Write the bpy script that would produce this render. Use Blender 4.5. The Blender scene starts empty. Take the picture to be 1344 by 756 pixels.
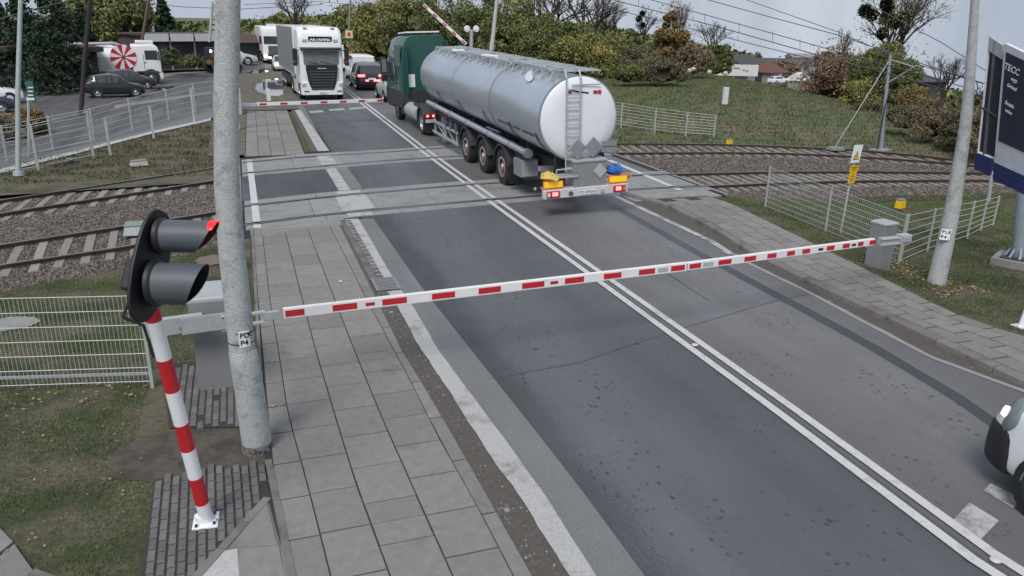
import bpy, bmesh, math, random
import numpy as np
from math import sin, cos, pi, radians
from mathutils import Vector, Matrix

SC = bpy.context.scene
COL = SC.collection
rnd = random.Random(7)

# ------------------------------------------------------------------ camera
CAM_H = 4.5
F_HALF = 1.5                      # focal length in half sensor widths
PITCH = math.atan((378-28)/(F_HALF*672)); ROLL = 0.02
def _frame():
    cr, sr, cp, sp = cos(ROLL), sin(ROLL), cos(PITCH), sin(PITCH)
    def w2c(x, y, z):
        y2 = y*cp-z*sp; z2 = y*sp+z*cp
        return [x*cr-y2*sr, x*sr+y2*cr, z2]
    M = np.array([w2c(1,0,0), w2c(0,1,0), w2c(0,0,1)]).T
    yr = radians(-19.31931895)
    W = np.array([[cos(yr),0,-sin(yr)],[sin(yr),0,cos(yr)],[0,-1,0]]).T
    return M@W
RC = _frame()                     # rows: right, down, forward in world axes
FP = F_HALF*672
cam_d = bpy.data.cameras.new('camera'); cam = bpy.data.objects.new('camera', cam_d); COL.objects.link(cam)
cam_d.sensor_width = 36; cam_d.lens = 18*F_HALF; cam_d.clip_start = 0.1; cam_d.clip_end = 5000
cm = np.eye(4); cm[:3,0] = RC[0]; cm[:3,1] = -RC[1]; cm[:3,2] = -RC[2]; cm[2,3] = CAM_H
cam.matrix_world = Matrix(cm.tolist()); SC.camera = cam

# survey helpers: where a sight line meets a height, a depth or a distance
def ray(px, py): return RC.T@np.array([(px-672)/FP, (py-378)/FP, 1.0])
def G(px, py, z=0.0):
    d = ray(px, py); t = (z-CAM_H)/d[2]; return Vector((d[0]*t, d[1]*t, z))
def AY(px, py, Y):
    d = ray(px, py); t = Y/d[1]; return Vector((d[0]*t, Y, CAM_H+d[2]*t))
def AD(px, py, D):
    d = ray(px, py); t = D/math.hypot(d[0], d[1]); return Vector((d[0]*t, d[1]*t, CAM_H+d[2]*t))

# ------------------------------------------------------------------ world, sun, exposure
SUN_EL, SUN_ROT = radians(52), radians(215)
w = bpy.data.worlds.new('World'); SC.world = w; w.use_nodes = True
nt = w.node_tree; N = nt.nodes; Lk = nt.links; N.clear()
out = N.new('ShaderNodeOutputWorld'); bg = N.new('ShaderNodeBackground'); sky = N.new('ShaderNodeTexSky')
sky.sky_type = 'NISHITA'; sky.sun_disc = False; sky.sun_elevation = SUN_EL; sky.sun_rotation = SUN_ROT
sky.air_density = 1.0; sky.dust_density = 2.0
tc = N.new('ShaderNodeTexCoord'); sep = N.new('ShaderNodeSeparateXYZ'); mx = N.new('ShaderNodeMath'); mx.operation = 'MAXIMUM'; mx.inputs[1].default_value = 0.03
com = N.new('ShaderNodeCombineXYZ')
Lk.new(tc.outputs['Generated'], sep.inputs[0]); Lk.new(sep.outputs['Z'], mx.inputs[0])
Lk.new(sep.outputs['X'], com.inputs[0]); Lk.new(sep.outputs['Y'], com.inputs[1]); Lk.new(mx.outputs[0], com.inputs[2])
Lk.new(com.outputs[0], sky.inputs[0])
# layered overcast: noise on a flat cloud deck overhead
dv = N.new('ShaderNodeMath'); dv.operation = 'DIVIDE'; dv.inputs[0].default_value = 1; ad = N.new('ShaderNodeMath'); ad.operation = 'ADD'; ad.inputs[1].default_value = .12
Lk.new(mx.outputs[0], ad.inputs[0]); Lk.new(ad.outputs[0], dv.inputs[1])
sc_ = N.new('ShaderNodeVectorMath'); sc_.operation = 'SCALE'; Lk.new(com.outputs[0], sc_.inputs[0]); Lk.new(dv.outputs[0], sc_.inputs['Scale'])
cn = N.new('ShaderNodeTexNoise'); cn.inputs['Scale'].default_value = .8; cn.inputs['Detail'].default_value = 7; cn.inputs['Roughness'].default_value = .55
Lk.new(sc_.outputs[0], cn.inputs['Vector'])
cr_ = N.new('ShaderNodeValToRGB'); cr_.color_ramp.elements[0].position = .35; cr_.color_ramp.elements[1].position = .68
cr_.color_ramp.elements[0].color = (3.8, 4.45, 5.7, 1); cr_.color_ramp.elements[1].color = (6.3, 6.85, 7.9, 1)
Lk.new(cn.outputs['Fac'], cr_.inputs[0])
mixw = N.new('ShaderNodeMixRGB'); mixw.inputs[0].default_value = .82
Lk.new(sky.outputs[0], mixw.inputs[1]); Lk.new(cr_.outputs[0], mixw.inputs[2])
Lk.new(mixw.outputs[0], bg.inputs[0]); bg.inputs[1].default_value = 0.055
Lk.new(bg.outputs[0], out.inputs[0])
sd = bpy.data.lights.new('sun', 'SUN'); sd.energy = 1.5; sd.angle = radians(26); sd.color = (1, .96, .9)
so = bpy.data.objects.new('sun', sd); COL.objects.link(so)
so.rotation_euler = (pi/2-SUN_EL, 0, pi-SUN_ROT)
SC.view_settings.view_transform = 'Standard'; SC.view_settings.look = 'None'
SC.view_settings.exposure = 0.92; SC.view_settings.gamma = 1

# ------------------------------------------------------------------ materials
MATS = {}
def mat(name, col, rough=.7, metal=0, var=.15, vs=6, bump=0, bs=40, rand=0, emit=None, spec=.5, coat=0, col2=None, c2s=1.5, c2t=(.45,.6), island=0, stretch=(1,1,1), dirt=None):
    if name in MATS: return MATS[name]
    m = bpy.data.materials.new(name); m.use_nodes = True
    n = m.node_tree.nodes; l = m.node_tree.links; b = n['Principled BSDF']
    b.inputs['Roughness'].default_value = rough; b.inputs['Metallic'].default_value = metal
    b.inputs['Specular IOR Level'].default_value = spec; b.inputs['Coat Weight'].default_value = coat
    geo = n.new('ShaderNodeNewGeometry'); mp = n.new('ShaderNodeVectorMath'); mp.operation = 'MULTIPLY'
    mp.inputs[1].default_value = stretch; l.new(geo.outputs['Position'], mp.inputs[0])
    base = n.new('ShaderNodeRGB'); base.outputs[0].default_value = (*col, 1); cur = base.outputs[0]
    def noise(scale, det=5, rg=.6):
        t = n.new('ShaderNodeTexNoise'); t.inputs['Scale'].default_value = scale; t.inputs['Detail'].default_value = det; t.inputs['Roughness'].default_value = rg
        l.new(mp.outputs[0], t.inputs['Vector']); return t.outputs['Fac']
    def rng(src, a, b_, lo, hi):
        r = n.new('ShaderNodeMapRange'); r.inputs[1].default_value = a; r.inputs[2].default_value = b_; r.inputs[3].default_value = lo; r.inputs[4].default_value = hi
        l.new(src, r.inputs[0]); return r.outputs[0]
    def mixc(fac, c1, c2):
        q = n.new('ShaderNodeMixRGB'); l.new(fac, q.inputs[0]); l.new(c1, q.inputs[1])
        if isinstance(c2, tuple): q.inputs[2].default_value = (*c2, 1)
        else: l.new(c2, q.inputs[2])
        return q.outputs[0]
    def mul(c, fac):
        q = n.new('ShaderNodeVectorMath'); q.operation = 'SCALE'; l.new(c, q.inputs[0]); l.new(fac, q.inputs['Scale']); return q.outputs[0]
    if col2: cur = mixc(rng(noise(c2s, 7, .65), c2t[0], c2t[1], 0, 1), cur, col2)
    if dirt: cur = mixc(rng(noise(dirt[1], 8, .7), dirt[2], dirt[2]+.12, 0, dirt[3]), cur, dirt[0])
    if var: cur = mul(cur, rng(noise(vs, 6, .7), .25, .75, 1-var, 1+var))
    if rand:
        oi = n.new('ShaderNodeObjectInfo'); cur = mul(cur, rng(oi.outputs['Random'], 0, 1, 1-rand, 1+rand))
    if island:
        cur = mul(cur, rng(geo.outputs['Random Per Island'], 0, 1, 1-island, 1+island))
    l.new(cur, b.inputs['Base Color'])
    if bump:
        bp = n.new('ShaderNodeBump'); bp.inputs['Strength'].default_value = bump; bp.inputs['Distance'].default_value = .02
        l.new(noise(bs, 4, .6), bp.inputs['Height']); l.new(bp.outputs[0], b.inputs['Normal'])
    if emit:
        b.inputs['Emission Color'].default_value = (*emit[0], 1); b.inputs['Emission Strength'].default_value = emit[1]
    MATS[name] = m; return m

def leafmat(name, cols):
    """foliage: every leaf face takes one of a few colours, in clumps"""
    m = bpy.data.materials.new(name); m.use_nodes = True
    n = m.node_tree.nodes; l = m.node_tree.links; b = n['Principled BSDF']; b.inputs['Roughness'].default_value = .75
    b.inputs['Specular IOR Level'].default_value = .2
    geo = n.new('ShaderNodeNewGeometry'); t = n.new('ShaderNodeTexNoise'); t.inputs['Scale'].default_value = .55; t.inputs['Detail'].default_value = 3
    l.new(geo.outputs['Position'], t.inputs['Vector'])
    a = n.new('ShaderNodeMath'); a.operation = 'MULTIPLY_ADD'; a.inputs[1].default_value = .45; l.new(geo.outputs['Random Per Island'], a.inputs[0])
    s = n.new('ShaderNodeMath'); s.operation = 'SUBTRACT'; s.inputs[1].default_value = .22; l.new(t.outputs['Fac'], s.inputs[0]); l.new(s.outputs[0], a.inputs[2])
    r = n.new('ShaderNodeValToRGB'); e = r.color_ramp.elements; k = len(cols)
    e[0].position = .25; e[1].position = .8; e[0].color = (*cols[0], 1); e[1].color = (*cols[-1], 1)
    for i in range(1, k-1):
        q = e.new(.25+.55*i/(k-1)); q.color = (*cols[i], 1)
    l.new(a.outputs[0], r.inputs[0]); l.new(r.outputs[0], b.inputs['Base Color'])
    MATS[name] = m; return m

def road_mat(name, col, pits=True, streak=.12, rough=.62, coarse=0):
    m = bpy.data.materials.new(name); m.use_nodes = True
    n = m.node_tree.nodes; l = m.node_tree.links; b = n['Principled BSDF']
    geo = n.new('ShaderNodeNewGeometry')
    def mapped(sc):
        q = n.new('ShaderNodeVectorMath'); q.operation = 'MULTIPLY'; q.inputs[1].default_value = sc; l.new(geo.outputs['Position'], q.inputs[0]); return q.outputs[0]
    def noise(v, s, d=6, rg=.65):
        t = n.new('ShaderNodeTexNoise'); t.inputs['Scale'].default_value = s; t.inputs['Detail'].default_value = d; t.inputs['Roughness'].default_value = rg; l.new(v, t.inputs['Vector']); return t.outputs['Fac']
    def rng(src, a, b_, lo, hi):
        r = n.new('ShaderNodeMapRange'); r.inputs[1].default_value = a; r.inputs[2].default_value = b_; r.inputs[3].default_value = lo; r.inputs[4].default_value = hi; l.new(src, r.inputs[0]); return r.outputs[0]
    def mm(a, c, op='MULTIPLY'):
        q = n.new('ShaderNodeMath'); q.operation = op; l.new(a, q.inputs[0]); l.new(c, q.inputs[1]); return q.outputs[0]
    one = mapped((1,1,1))
    f = rng(noise(mapped((1.5,.12,1)), 1.0, 5, .6), .3, .7, 1-streak, 1+streak)       # long streaks left by wheels
    f = mm(f, rng(noise(one, .45, 5, .6), .3, .7, .88, 1.12))
    f = mm(f, rng(noise(one, 70+coarse, 3, .9), .3, .7, .66-coarse*.002, 1.34+coarse*.002))
    if pits:
        vo = n.new('ShaderNodeTexVoronoi'); vo.inputs['Scale'].default_value = 9.5; l.new(mapped((1,.8,1)), vo.inputs['Vector'])
        pit = rng(mm(vo.outputs['Distance'], rng(noise(one, 14, 3, .8), .3, .7, -.12, .12), 'ADD'), .17, .24, 0, 1)
        sx_ = n.new('ShaderNodeSeparateXYZ'); l.new(geo.outputs['Position'], sx_.inputs[0])
        uy_ = n.new('ShaderNodeMath'); uy_.operation = 'MULTIPLY_ADD'; uy_.inputs[1].default_value = -.05; l.new(sx_.outputs[1], uy_.inputs[0]); l.new(sx_.outputs[0], uy_.inputs[2]); ux_ = uy_.outputs[0]
        def band_(c, wd):
            d_ = n.new('ShaderNodeMath'); d_.operation = 'SUBTRACT'; d_.inputs[1].default_value = c; l.new(ux_, d_.inputs[0])
            a_ = n.new('ShaderNodeMath'); a_.operation = 'ABSOLUTE'; l.new(d_.outputs[0], a_.inputs[0]); return rng(a_.outputs[0], 0, wd, .13, 0)
        tr_ = mm(band_(3.45,.5), band_(7.55,.7), 'ADD')
        msk = rng(mm(noise(mapped((1.1,.5,1)), 1.6, 5, .7), tr_, 'ADD'), .50, .64, 1, 0)
        # ravelled, coarser band beside the long joint near the left gutter
        dj = n.new('ShaderNodeMath'); dj.operation = 'SUBTRACT'; dj.inputs[1].default_value = 2.82; l.new(sx_.outputs[0], dj.inputs[0])
        fr_ = rng(mm(rng(dj.outputs[0], 0, .75, .85, 0), mm(rng(noise(mapped((1,.3,1)), 3, 4, .7), .3, .7, -.16, .16), rng(noise(one, 45, 3, .8), .3, .7, -.5, .5), 'ADD'), 'ADD'), .40, .55, 1, .62)
        f = mm(f, fr_)
        f = mm(f, rng(mm(pit, msk, 'MAXIMUM'), 0, 1, .4, 1))
        f = mm(f, rng(mm(band_(3.4,1.0), band_(7.3,1.4), 'ADD'), 0, .13, .94, 1.14))
    base = n.new('ShaderNodeRGB'); base.outputs[0].default_value = (*col, 1)
    q = n.new('ShaderNodeVectorMath'); q.operation = 'SCALE'; l.new(base.outputs[0], q.inputs[0]); l.new(f, q.inputs['Scale'])
    l.new(q.outputs[0], b.inputs['Base Color'])
    l.new(rng(noise(mapped((.8,.25,1)), .8, 5), .35, .65, rough-.16, rough+.15), b.inputs['Roughness'])
    bp = n.new('ShaderNodeBump'); bp.inputs['Strength'].default_value = .35+coarse*.01; bp.inputs['Distance'].default_value = .01
    l.new(noise(one, 120, 3, .8), bp.inputs['Height']); l.new(bp.outputs[0], b.inputs['Normal'])
    MATS[name] = m; return m

ASPH = road_mat('asphalt', (.088,.093,.1))
ASPH2 = road_mat('asphalt_side_lane', (.125,.125,.127))
ASPH_EDGE = road_mat('asphalt_edge', (.15,.152,.155), pits=False)
ASPH_ROUGH = road_mat('asphalt_ravelled', (.06,.064,.07), pits=False, streak=.3, coarse=50)
ASPH_FAR = road_mat('asphalt_yard', (.082,.078,.08), pits=False, streak=.4)
SEAL = road_mat('joint_sealant', (.045,.048,.054), pits=False, rough=.5)
CONC = mat('concrete', (.25,.25,.245), .85, var=.14, vs=5, bump=.3, dirt=((.15,.145,.135),1.1,.5,.5))
CONC_STRIP = mat('concrete_gutter', (.38,.38,.375), .9, var=.3, vs=60, bump=.5, dirt=((.14,.13,.12),1.6,.52,.6))
PANEL = mat('crossing_panel', (.235,.24,.24), .8, var=.16, vs=3, bump=.3, dirt=((.13,.13,.125),.9,.5,.5), rand=.05)
SLAB = mat('slab_concrete', (.198,.191,.178), .82, var=.16, vs=9, bump=.3, bs=120, rand=.12, dirt=((.11,.105,.1),1.5,.55,.5))
KERB = mat('kerb_concrete', (.17,.16,.15), .88, var=.2, vs=10, bump=.4, rand=.1, dirt=((.08,.07,.06),2.5,.5,.7))
SETT = mat('sett_concrete', (.125,.12,.118), .85, var=.2, vs=14, bump=.4, rand=.2)
TACT = mat('tactile_white', (.40,.40,.39), .8, var=.2, vs=20)
JOINT = mat('joint_sand', (.04,.036,.032), .95, var=.3, vs=30)
SOIL = mat('soil', (.085,.07,.055), .95, var=.35, vs=9, bump=.9, bs=25, col2=(.05,.045,.035), c2s=2.5)
DIRT = mat('verge_dirt', (.13,.11,.09), .95, var=.35, vs=7, bump=.6, bs=25, col2=(.075,.08,.045), c2s=1.6)
MUD = mat('gutter_mud', (.085,.075,.065), .8, var=.35, vs=18, bump=.7, bs=40, col2=(.15,.145,.135), c2s=6, c2t=(.62,.66))
GRASSG = mat('grass_ground', (.05,.058,.026), .95, var=.4, vs=14, bump=1, bs=30, col2=(.105,.09,.062), c2s=1.1, c2t=(.42,.55))
BANKG = mat('bank_grass_ground', (.08,.1,.046), .95, var=.4, vs=1.3, bump=1, bs=8, col2=(.14,.11,.075), c2s=.14, c2t=(.45,.6), stretch=(1,1,1))
BALLG = mat('ballast_bed', (.07,.062,.056), .95, var=.5, vs=30, bump=1, bs=50)
STONE = mat('ballast_stone', (.125,.105,.09), .9, var=.2, vs=2, island=.6)
WHITE_LINE = mat('road_paint', (.5,.5,.5), .75, var=.16, vs=60, dirt=((.27,.27,.27),7,.52,.5))
WHITE_LINE2 = mat('worn_road_paint', (.4,.4,.4), .75, var=.2, vs=40, dirt=((.15,.15,.15),3,.45,.8))
RAILS = mat('rail_rust', (.085,.058,.045), .7, metal=.3, var=.25, vs=8)
RAILT = mat('rail_head', (.28,.27,.26), .3, metal=.9, var=.15, vs=4)
SLEEP = mat('sleeper_concrete', (.235,.22,.2), .9, var=.2, vs=9, rand=.12, bump=.3)
GALV = mat('galvanised', (.4,.42,.44), .55, metal=.25, var=.14, vs=9)
GALVW = mat('galvanised_pale', (.40,.425,.41), .55, metal=.1, var=.1, vs=5)
POLEC = mat('pole_concrete', (.40,.415,.42), .85, var=.33, vs=45, bump=.5, bs=60, dirt=((.2,.2,.2),7,.5,.6))
POLED = mat('pole_dirty_foot', (.2,.2,.2), .9, var=.4, vs=30, dirt=((.03,.03,.03),20,.45,.9))
WHITEP = mat('white_paint', (.75,.76,.78), .35, var=.04, vs=3, coat=.3)
WHITEB = mat('barrier_white', (.74,.73,.73), .45, var=.06, vs=10, dirt=((.45,.42,.4),4,.6,.4))
REDB = mat('barrier_red', (.48,.018,.025), .42, var=.08, vs=10)
BLACK = mat('black_plastic', (.014,.015,.017), .5, var=.12)
DARKG = mat('dark_grey_plastic', (.075,.085,.102), .5, var=.1)
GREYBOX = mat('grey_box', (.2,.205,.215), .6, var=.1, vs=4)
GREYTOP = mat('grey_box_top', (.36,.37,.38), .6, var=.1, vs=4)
TYRE = mat('tyre', (.022,.022,.023), .85, var=.2)
RIM = mat('rim', (.42,.43,.44), .4, metal=.6, var=.1)
RIMRED = mat('rim_red', (.22,.03,.03), .5, var=.2, vs=20)
CHASSIS = mat('chassis', (.035,.036,.04), .6, var=.2)
GLASS = mat('dark_glass', (.045,.052,.058), .08, var=0, spec=.8)
GLASSL = mat('pale_glass', (.16,.19,.19), .08, var=.3, vs=2, spec=.8)
STEEL = mat('polished_steel', (.56,.6,.64), .36, metal=.75, var=.07, vs=.6, stretch=(1,1,.4))
STEELD = mat('brushed_steel', (.32,.33,.34), .45, metal=.5, var=.12)
TANKEND = mat('tank_end_white', (.72,.74,.78), .4, var=.03)
GREEN = mat('truck_green', (.012,.075,.062), .35, var=.06, coat=.4)
YELLOW = mat('reflector_yellow', (.8,.5,.02), .45, var=.05, emit=((.9,.5,.02),.15))  # faint glow added to the colour; the plates are not lamps
ORANGE = mat('reflector_orange', (.75,.2,.03), .45, var=.05)
REDL = mat('lamp_red', (.4,.02,.02), .25, var=.05)
REDLIT = mat('lamp_red_lit', (.6,.05,.05), .3, var=0, emit=((1,.2,.2),1.6))
WLIT = mat('lamp_white_lit', (.9,.9,.9), .3, var=0, emit=((1,.93,.86),5))
BLUE = mat('blue_plastic', (.03,.13,.4), .5, var=.1)
YELR = mat('yellow_rag', (.6,.45,.12), .8, var=.2)
SIGNY = mat('sign_yellow', (.75,.45,.01), .5, var=.04)
NAVY = mat('billboard_print', (.02,.025,.05), .4, var=.2, vs=2)
BLUEB = mat('billboard_blue', (.02,.045,.2), .5, var=.15, vs=3)
CURT = mat('curtain_grey', (.23,.235,.235), .6, var=.1, vs=1)
CARDK = mat('paint_black_green', (.008,.014,.015), .25, coat=.5, var=.05)
CARRED = mat('paint_dark', (.02,.015,.018), .25, coat=.5, var=.05)
CARSIL = mat('paint_silver', (.55,.56,.58), .35, metal=.3, var=.05, coat=.3)
BARK = mat('bark', (.06,.05,.042), .95, var=.3, vs=8)
BARKP = mat('bark_pale', (.16,.145,.125), .95, var=.3, vs=8)
BROWNR = mat('roof_brown', (.075,.045,.04), .85, var=.25, vs=3)
BRICKR = mat('roof_red_brown', (.13,.06,.045), .85, var=.25, vs=6)
WALLG = mat('wall_grey', (.24,.235,.23), .85, var=.15)
WALLD = mat('wall_dark', (.05,.048,.05), .8, var=.2)
WALLW = mat('wall_white', (.62,.62,.62), .8, var=.08)
WOODP = mat('pole_wood', (.11,.09,.075), .9, var=.3, vs=10)
WIRE = mat('wire_dark', (.06,.065,.075), .6, var=0)
WATER = mat('puddle_water', (.05,.05,.055), .03, var=0, spec=1)
PEBW = mat('pale_stone', (.45,.43,.36), .8, var=.1)

# ------------------------------------------------------------------ mesh builder
class MB:
    def __init__(s): s.v = []; s.f = []; s.m = []; s.mats = []
    def mi(s, m):
        if m not in s.mats: s.mats.append(m)
        return s.mats.index(m)
    def add(s, vs, fs, m):
        o = len(s.v); s.v += [tuple(v) for v in vs]; k = s.mi(m)
        for f in fs: s.f.append(tuple(i+o for i in f)); s.m.append(k)
    def box(s, c, d, m, rot=None, taper=1.0, ch=0):
        hx, hy, hz = d[0]/2, d[1]/2, d[2]/2
        if ch:
            vs = [(-hx,-hy,-hz),(hx,-hy,-hz),(hx,hy,-hz),(-hx,hy,-hz),(-hx,-hy,hz-ch),(hx,-hy,hz-ch),(hx,hy,hz-ch),(-hx,hy,hz-ch),
                  (-hx+ch,-hy+ch,hz),(hx-ch,-hy+ch,hz),(hx-ch,hy-ch,hz),(-hx+ch,hy-ch,hz)]
            fs = [(3,2,1,0),(0,1,5,4),(1,2,6,5),(2,3,7,6),(3,0,4,7),(4,5,9,8),(5,6,10,9),(6,7,11,10),(7,4,8,11),(8,9,10,11)]
        else:
            t = taper
            vs = [(-hx,-hy,-hz),(hx,-hy,-hz),(hx,hy,-hz),(-hx,hy,-hz),(-hx*t,-hy*t,hz),(hx*t,-hy*t,hz),(hx*t,hy*t,hz),(-hx*t,hy*t,hz)]
            fs = [(3,2,1,0),(4,5,6,7),(0,1,5,4),(1,2,6,5),(2,3,7,6),(3,0,4,7)]
        c = Vector(c)
        vs = [(rot@Vector(v) if rot else Vector(v))+c for v in vs]
        s.add(vs, fs, m)
    def cyl(s, p0, p1, r0, r1, n, m, caps=True):
        p0 = Vector(p0); p1 = Vector(p1); d = (p1-p0)
        if d.length < 1e-6: return
        d.normalize(); a = Vector((0,0,1)) if abs(d.z) < .9 else Vector((1,0,0)); u = d.cross(a).normalized(); v = d.cross(u)
        vs = [p0+(u*cos(2*pi*i/n)+v*sin(2*pi*i/n))*r0 for i in range(n)]+[p1+(u*cos(2*pi*i/n)+v*sin(2*pi*i/n))*r1 for i in range(n)]
        fs = [(i,(i+1)%n,n+(i+1)%n,n+i) for i in range(n)]
        if caps: fs += [tuple(range(n))[::-1], tuple(range(n,2*n))]
        s.add(vs, fs, m)
    def tube(s, pts, r, n, m):
        for a, b in zip(pts[:-1], pts[1:]): s.cyl(a, b, r, r, n, m)
    def rings(s, rings, m, closed=True, cap=True, fm=None):
        n = len(rings[0]); o = len(s.v)
        for r in rings: s.v += [tuple(p) for p in r]
        for j in range(len(rings)-1):
            for i in range(n if closed else n-1):
                k = fm(j, i) if fm else m
                if k is None: continue
                s.f.append((o+j*n+i, o+j*n+(i+1)%n, o+(j+1)*n+(i+1)%n, o+(j+1)*n+i)); s.m.append(s.mi(k))
        if cap:
            s.f.append(tuple(o+i for i in range(n))[::-1]); s.m.append(s.mi(m))
            s.f.append(tuple(o+(len(rings)-1)*n+i for i in range(n))); s.m.append(s.mi(m))
    def lathe(s, prof, c, axis, n, m, cap=False):
        """prof: (radius, height along axis)"""
        ax = Vector(axis).normalized(); a = Vector((0,0,1)) if abs(ax.z) < .9 else Vector((1,0,0)); u = ax.cross(a).normalized(); v = ax.cross(u); c = Vector(c)
        s.rings([[c+ax*h+(u*cos(2*pi*i/n)+v*sin(2*pi*i/n))*r for i in range(n)] for r, h in prof], m, cap=cap)
    def poly(s, pts, m, thick=0, up=(0,0,1)):
        n = len(pts)
        if not thick: s.add(pts, [tuple(range(n))], m); return
        up = Vector(up)*thick; vs = [Vector(p) for p in pts]+[Vector(p)+up for p in pts]
        s.add(vs, [tuple(range(n))[::-1], tuple(range(n,2*n))]+[(i,(i+1)%n,n+(i+1)%n,n+i) for i in range(n)], m)
    def build(s, name, parent=None, smooth=35, bevel=0, loc=None, **tags):
        me = bpy.data.meshes.new(name); me.from_pydata(s.v, [], s.f)
        for m in s.mats: me.materials.append(m)
        me.polygons.foreach_set('material_index', s.m)
        bm = bmesh.new(); bm.from_mesh(me); bmesh.ops.recalc_face_normals(bm, faces=bm.faces) if len(s.f) < 20000 else None; bm.to_mesh(me); bm.free()
        if smooth:
            me.polygons.foreach_set('use_smooth', [True]*len(me.polygons)); me.set_sharp_from_angle(angle=radians(smooth))
        o = bpy.data.objects.new(name, me); COL.objects.link(o)
        if parent: o.parent = parent
        if loc is not None: o.location = loc
        if bevel:
            md = o.modifiers.new('edge', 'BEVEL'); md.width = bevel; md.segments = 2; md.limit_method = 'ANGLE'; md.angle_limit = radians(40)
        for k, v in tags.items(): o[k] = v
        return o
def tag(o, label=None, cat=None, group=None, kind=None):
    if label: o['label'] = label
    if cat: o['category'] = cat
    if group: o['group'] = group
    if kind: o['kind'] = kind
    return o
def thing(name, label, cat, loc=(0,0,0), rz=0, group=None, scale=1, ry=0):
    o = bpy.data.objects.new(name, None); COL.objects.link(o); o.location = loc; o.rotation_euler = (0, ry, rz)
    o.scale = (scale,)*3 if not isinstance(scale, tuple) else scale; o.empty_display_size = .2
    return tag(o, label, cat, group)
def sheet(name, pts, m, z=None, kind='structure', parent=None, sub=0):
    b = MB(); b.poly([(p[0],p[1],z if z is not None else p[2]) for p in pts], m)
    o = b.build(name, parent, smooth=0)
    for p in o.data.polygons:
        if p.normal.z < 0: p.flip()
    if parent is None: o['kind'] = kind
    return o
def strip(name, left, right, m, z, kind='structure', parent=None):
    b = MB(); n = len(left)
    b.add([(p[0],p[1],z) for p in left]+[(p[0],p[1],z) for p in right], [(i,i+1,n+i+1,n+i) for i in range(n-1)], m)
    o = b.build(name, parent, smooth=0)
    for p in o.data.polygons:
        if p.normal.z < 0: p.flip()
    if parent is None: o['kind'] = kind
    return o
_txt = {}
def text(name, body, size, m, parent, mtx, ext=.002, bold=0):
    cu = bpy.data.curves.new(name, 'FONT'); cu.body = body; cu.size = size; cu.extrude = ext; cu.align_x = 'CENTER'; cu.align_y = 'CENTER'; cu.offset = bold
    cu.resolution_u = 2
    t = bpy.data.objects.new('t', cu); COL.objects.link(t)
    dg = bpy.context.evaluated_depsgraph_get(); me = bpy.data.meshes.new_from_object(t.evaluated_get(dg))
    bpy.data.objects.remove(t); me.materials.clear(); me.materials.append(m)
    o = bpy.data.objects.new(name, me); COL.objects.link(o); o.parent = parent; o.matrix_local = mtx; return o
def face_mtx(loc, right, up):
    r = Vector(right).normalized(); u = Vector(up); u = (u-r*u.dot(r)).normalized(); n = r.cross(u)
    M = Matrix((( r.x,u.x,n.x,loc[0]),(r.y,u.y,n.y,loc[1]),(r.z,u.z,n.z,loc[2]),(0,0,0,1))); return M
def copy_tree(o, parent=None):
    c = o.copy(); COL.objects.link(c); c.parent = parent
    for ch in [x for x in o.children]: copy_tree(ch, c)
    return c
def npmesh(name, V, Fc, m, parent=None, smooth=False):
    """V (n,3), Fc (k,3|4) arrays"""
    me = bpy.data.meshes.new(name); V = np.asarray(V, np.float32); Fc = np.asarray(Fc, np.int32); k, q = Fc.shape
    me.vertices.add(len(V)); me.vertices.foreach_set('co', V.ravel()); me.loops.add(k*q); me.loops.foreach_set('vertex_index', Fc.ravel())
    me.polygons.add(k); me.polygons.foreach_set('loop_start', np.arange(k)*q); me.polygons.foreach_set('loop_total', np.full(k, q))
    me.update(calc_edges=True); me.materials.append(m)
    if smooth: me.polygons.foreach_set('use_smooth', [True]*k)
    o = bpy.data.objects.new(name, me); COL.objects.link(o)
    if parent: o.parent = parent
    return o
def inpoly(x, y, poly):
    c = np.zeros(len(x), bool); n = len(poly)
    for i in range(n):
        x0, y0 = poly[i][0], poly[i][1]; x1, y1 = poly[(i+1)%n][0], poly[(i+1)%n][1]
        if y0 == y1: continue
        c ^= ((y0 > y) != (y1 > y)) & (x < (x1-x0)*(y-y0)/(y1-y0)+x0)
    return c
def scatter(poly, dens, seed, holes=()):
    r = np.random.RandomState(seed); xs = [p[0] for p in poly]; ys = [p[1] for p in poly]
    n = int(dens*(max(xs)-min(xs))*(max(ys)-min(ys))); x = r.uniform(min(xs), max(xs), n); y = r.uniform(min(ys), max(ys), n)
    k = inpoly(x, y, poly)
    for h in holes: k &= ~inpoly(x, y, h)
    return x[k], y[k], r
def interp(poly, Y):
    """x of a polyline (list of points sorted any way in y) at Y, extrapolating"""
    p = sorted([(q[1], q[0]) for q in poly])
    if Y <= p[0][0]: a, b = p[0], p[1]
    elif Y >= p[-1][0]: a, b = p[-2], p[-1]
    else:
        for a, b in zip(p[:-1], p[1:]):
            if a[0] <= Y <= b[0]: break
    return a[1]+(b[1]-a[1])*(Y-a[0])/(b[0]-a[0])
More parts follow.
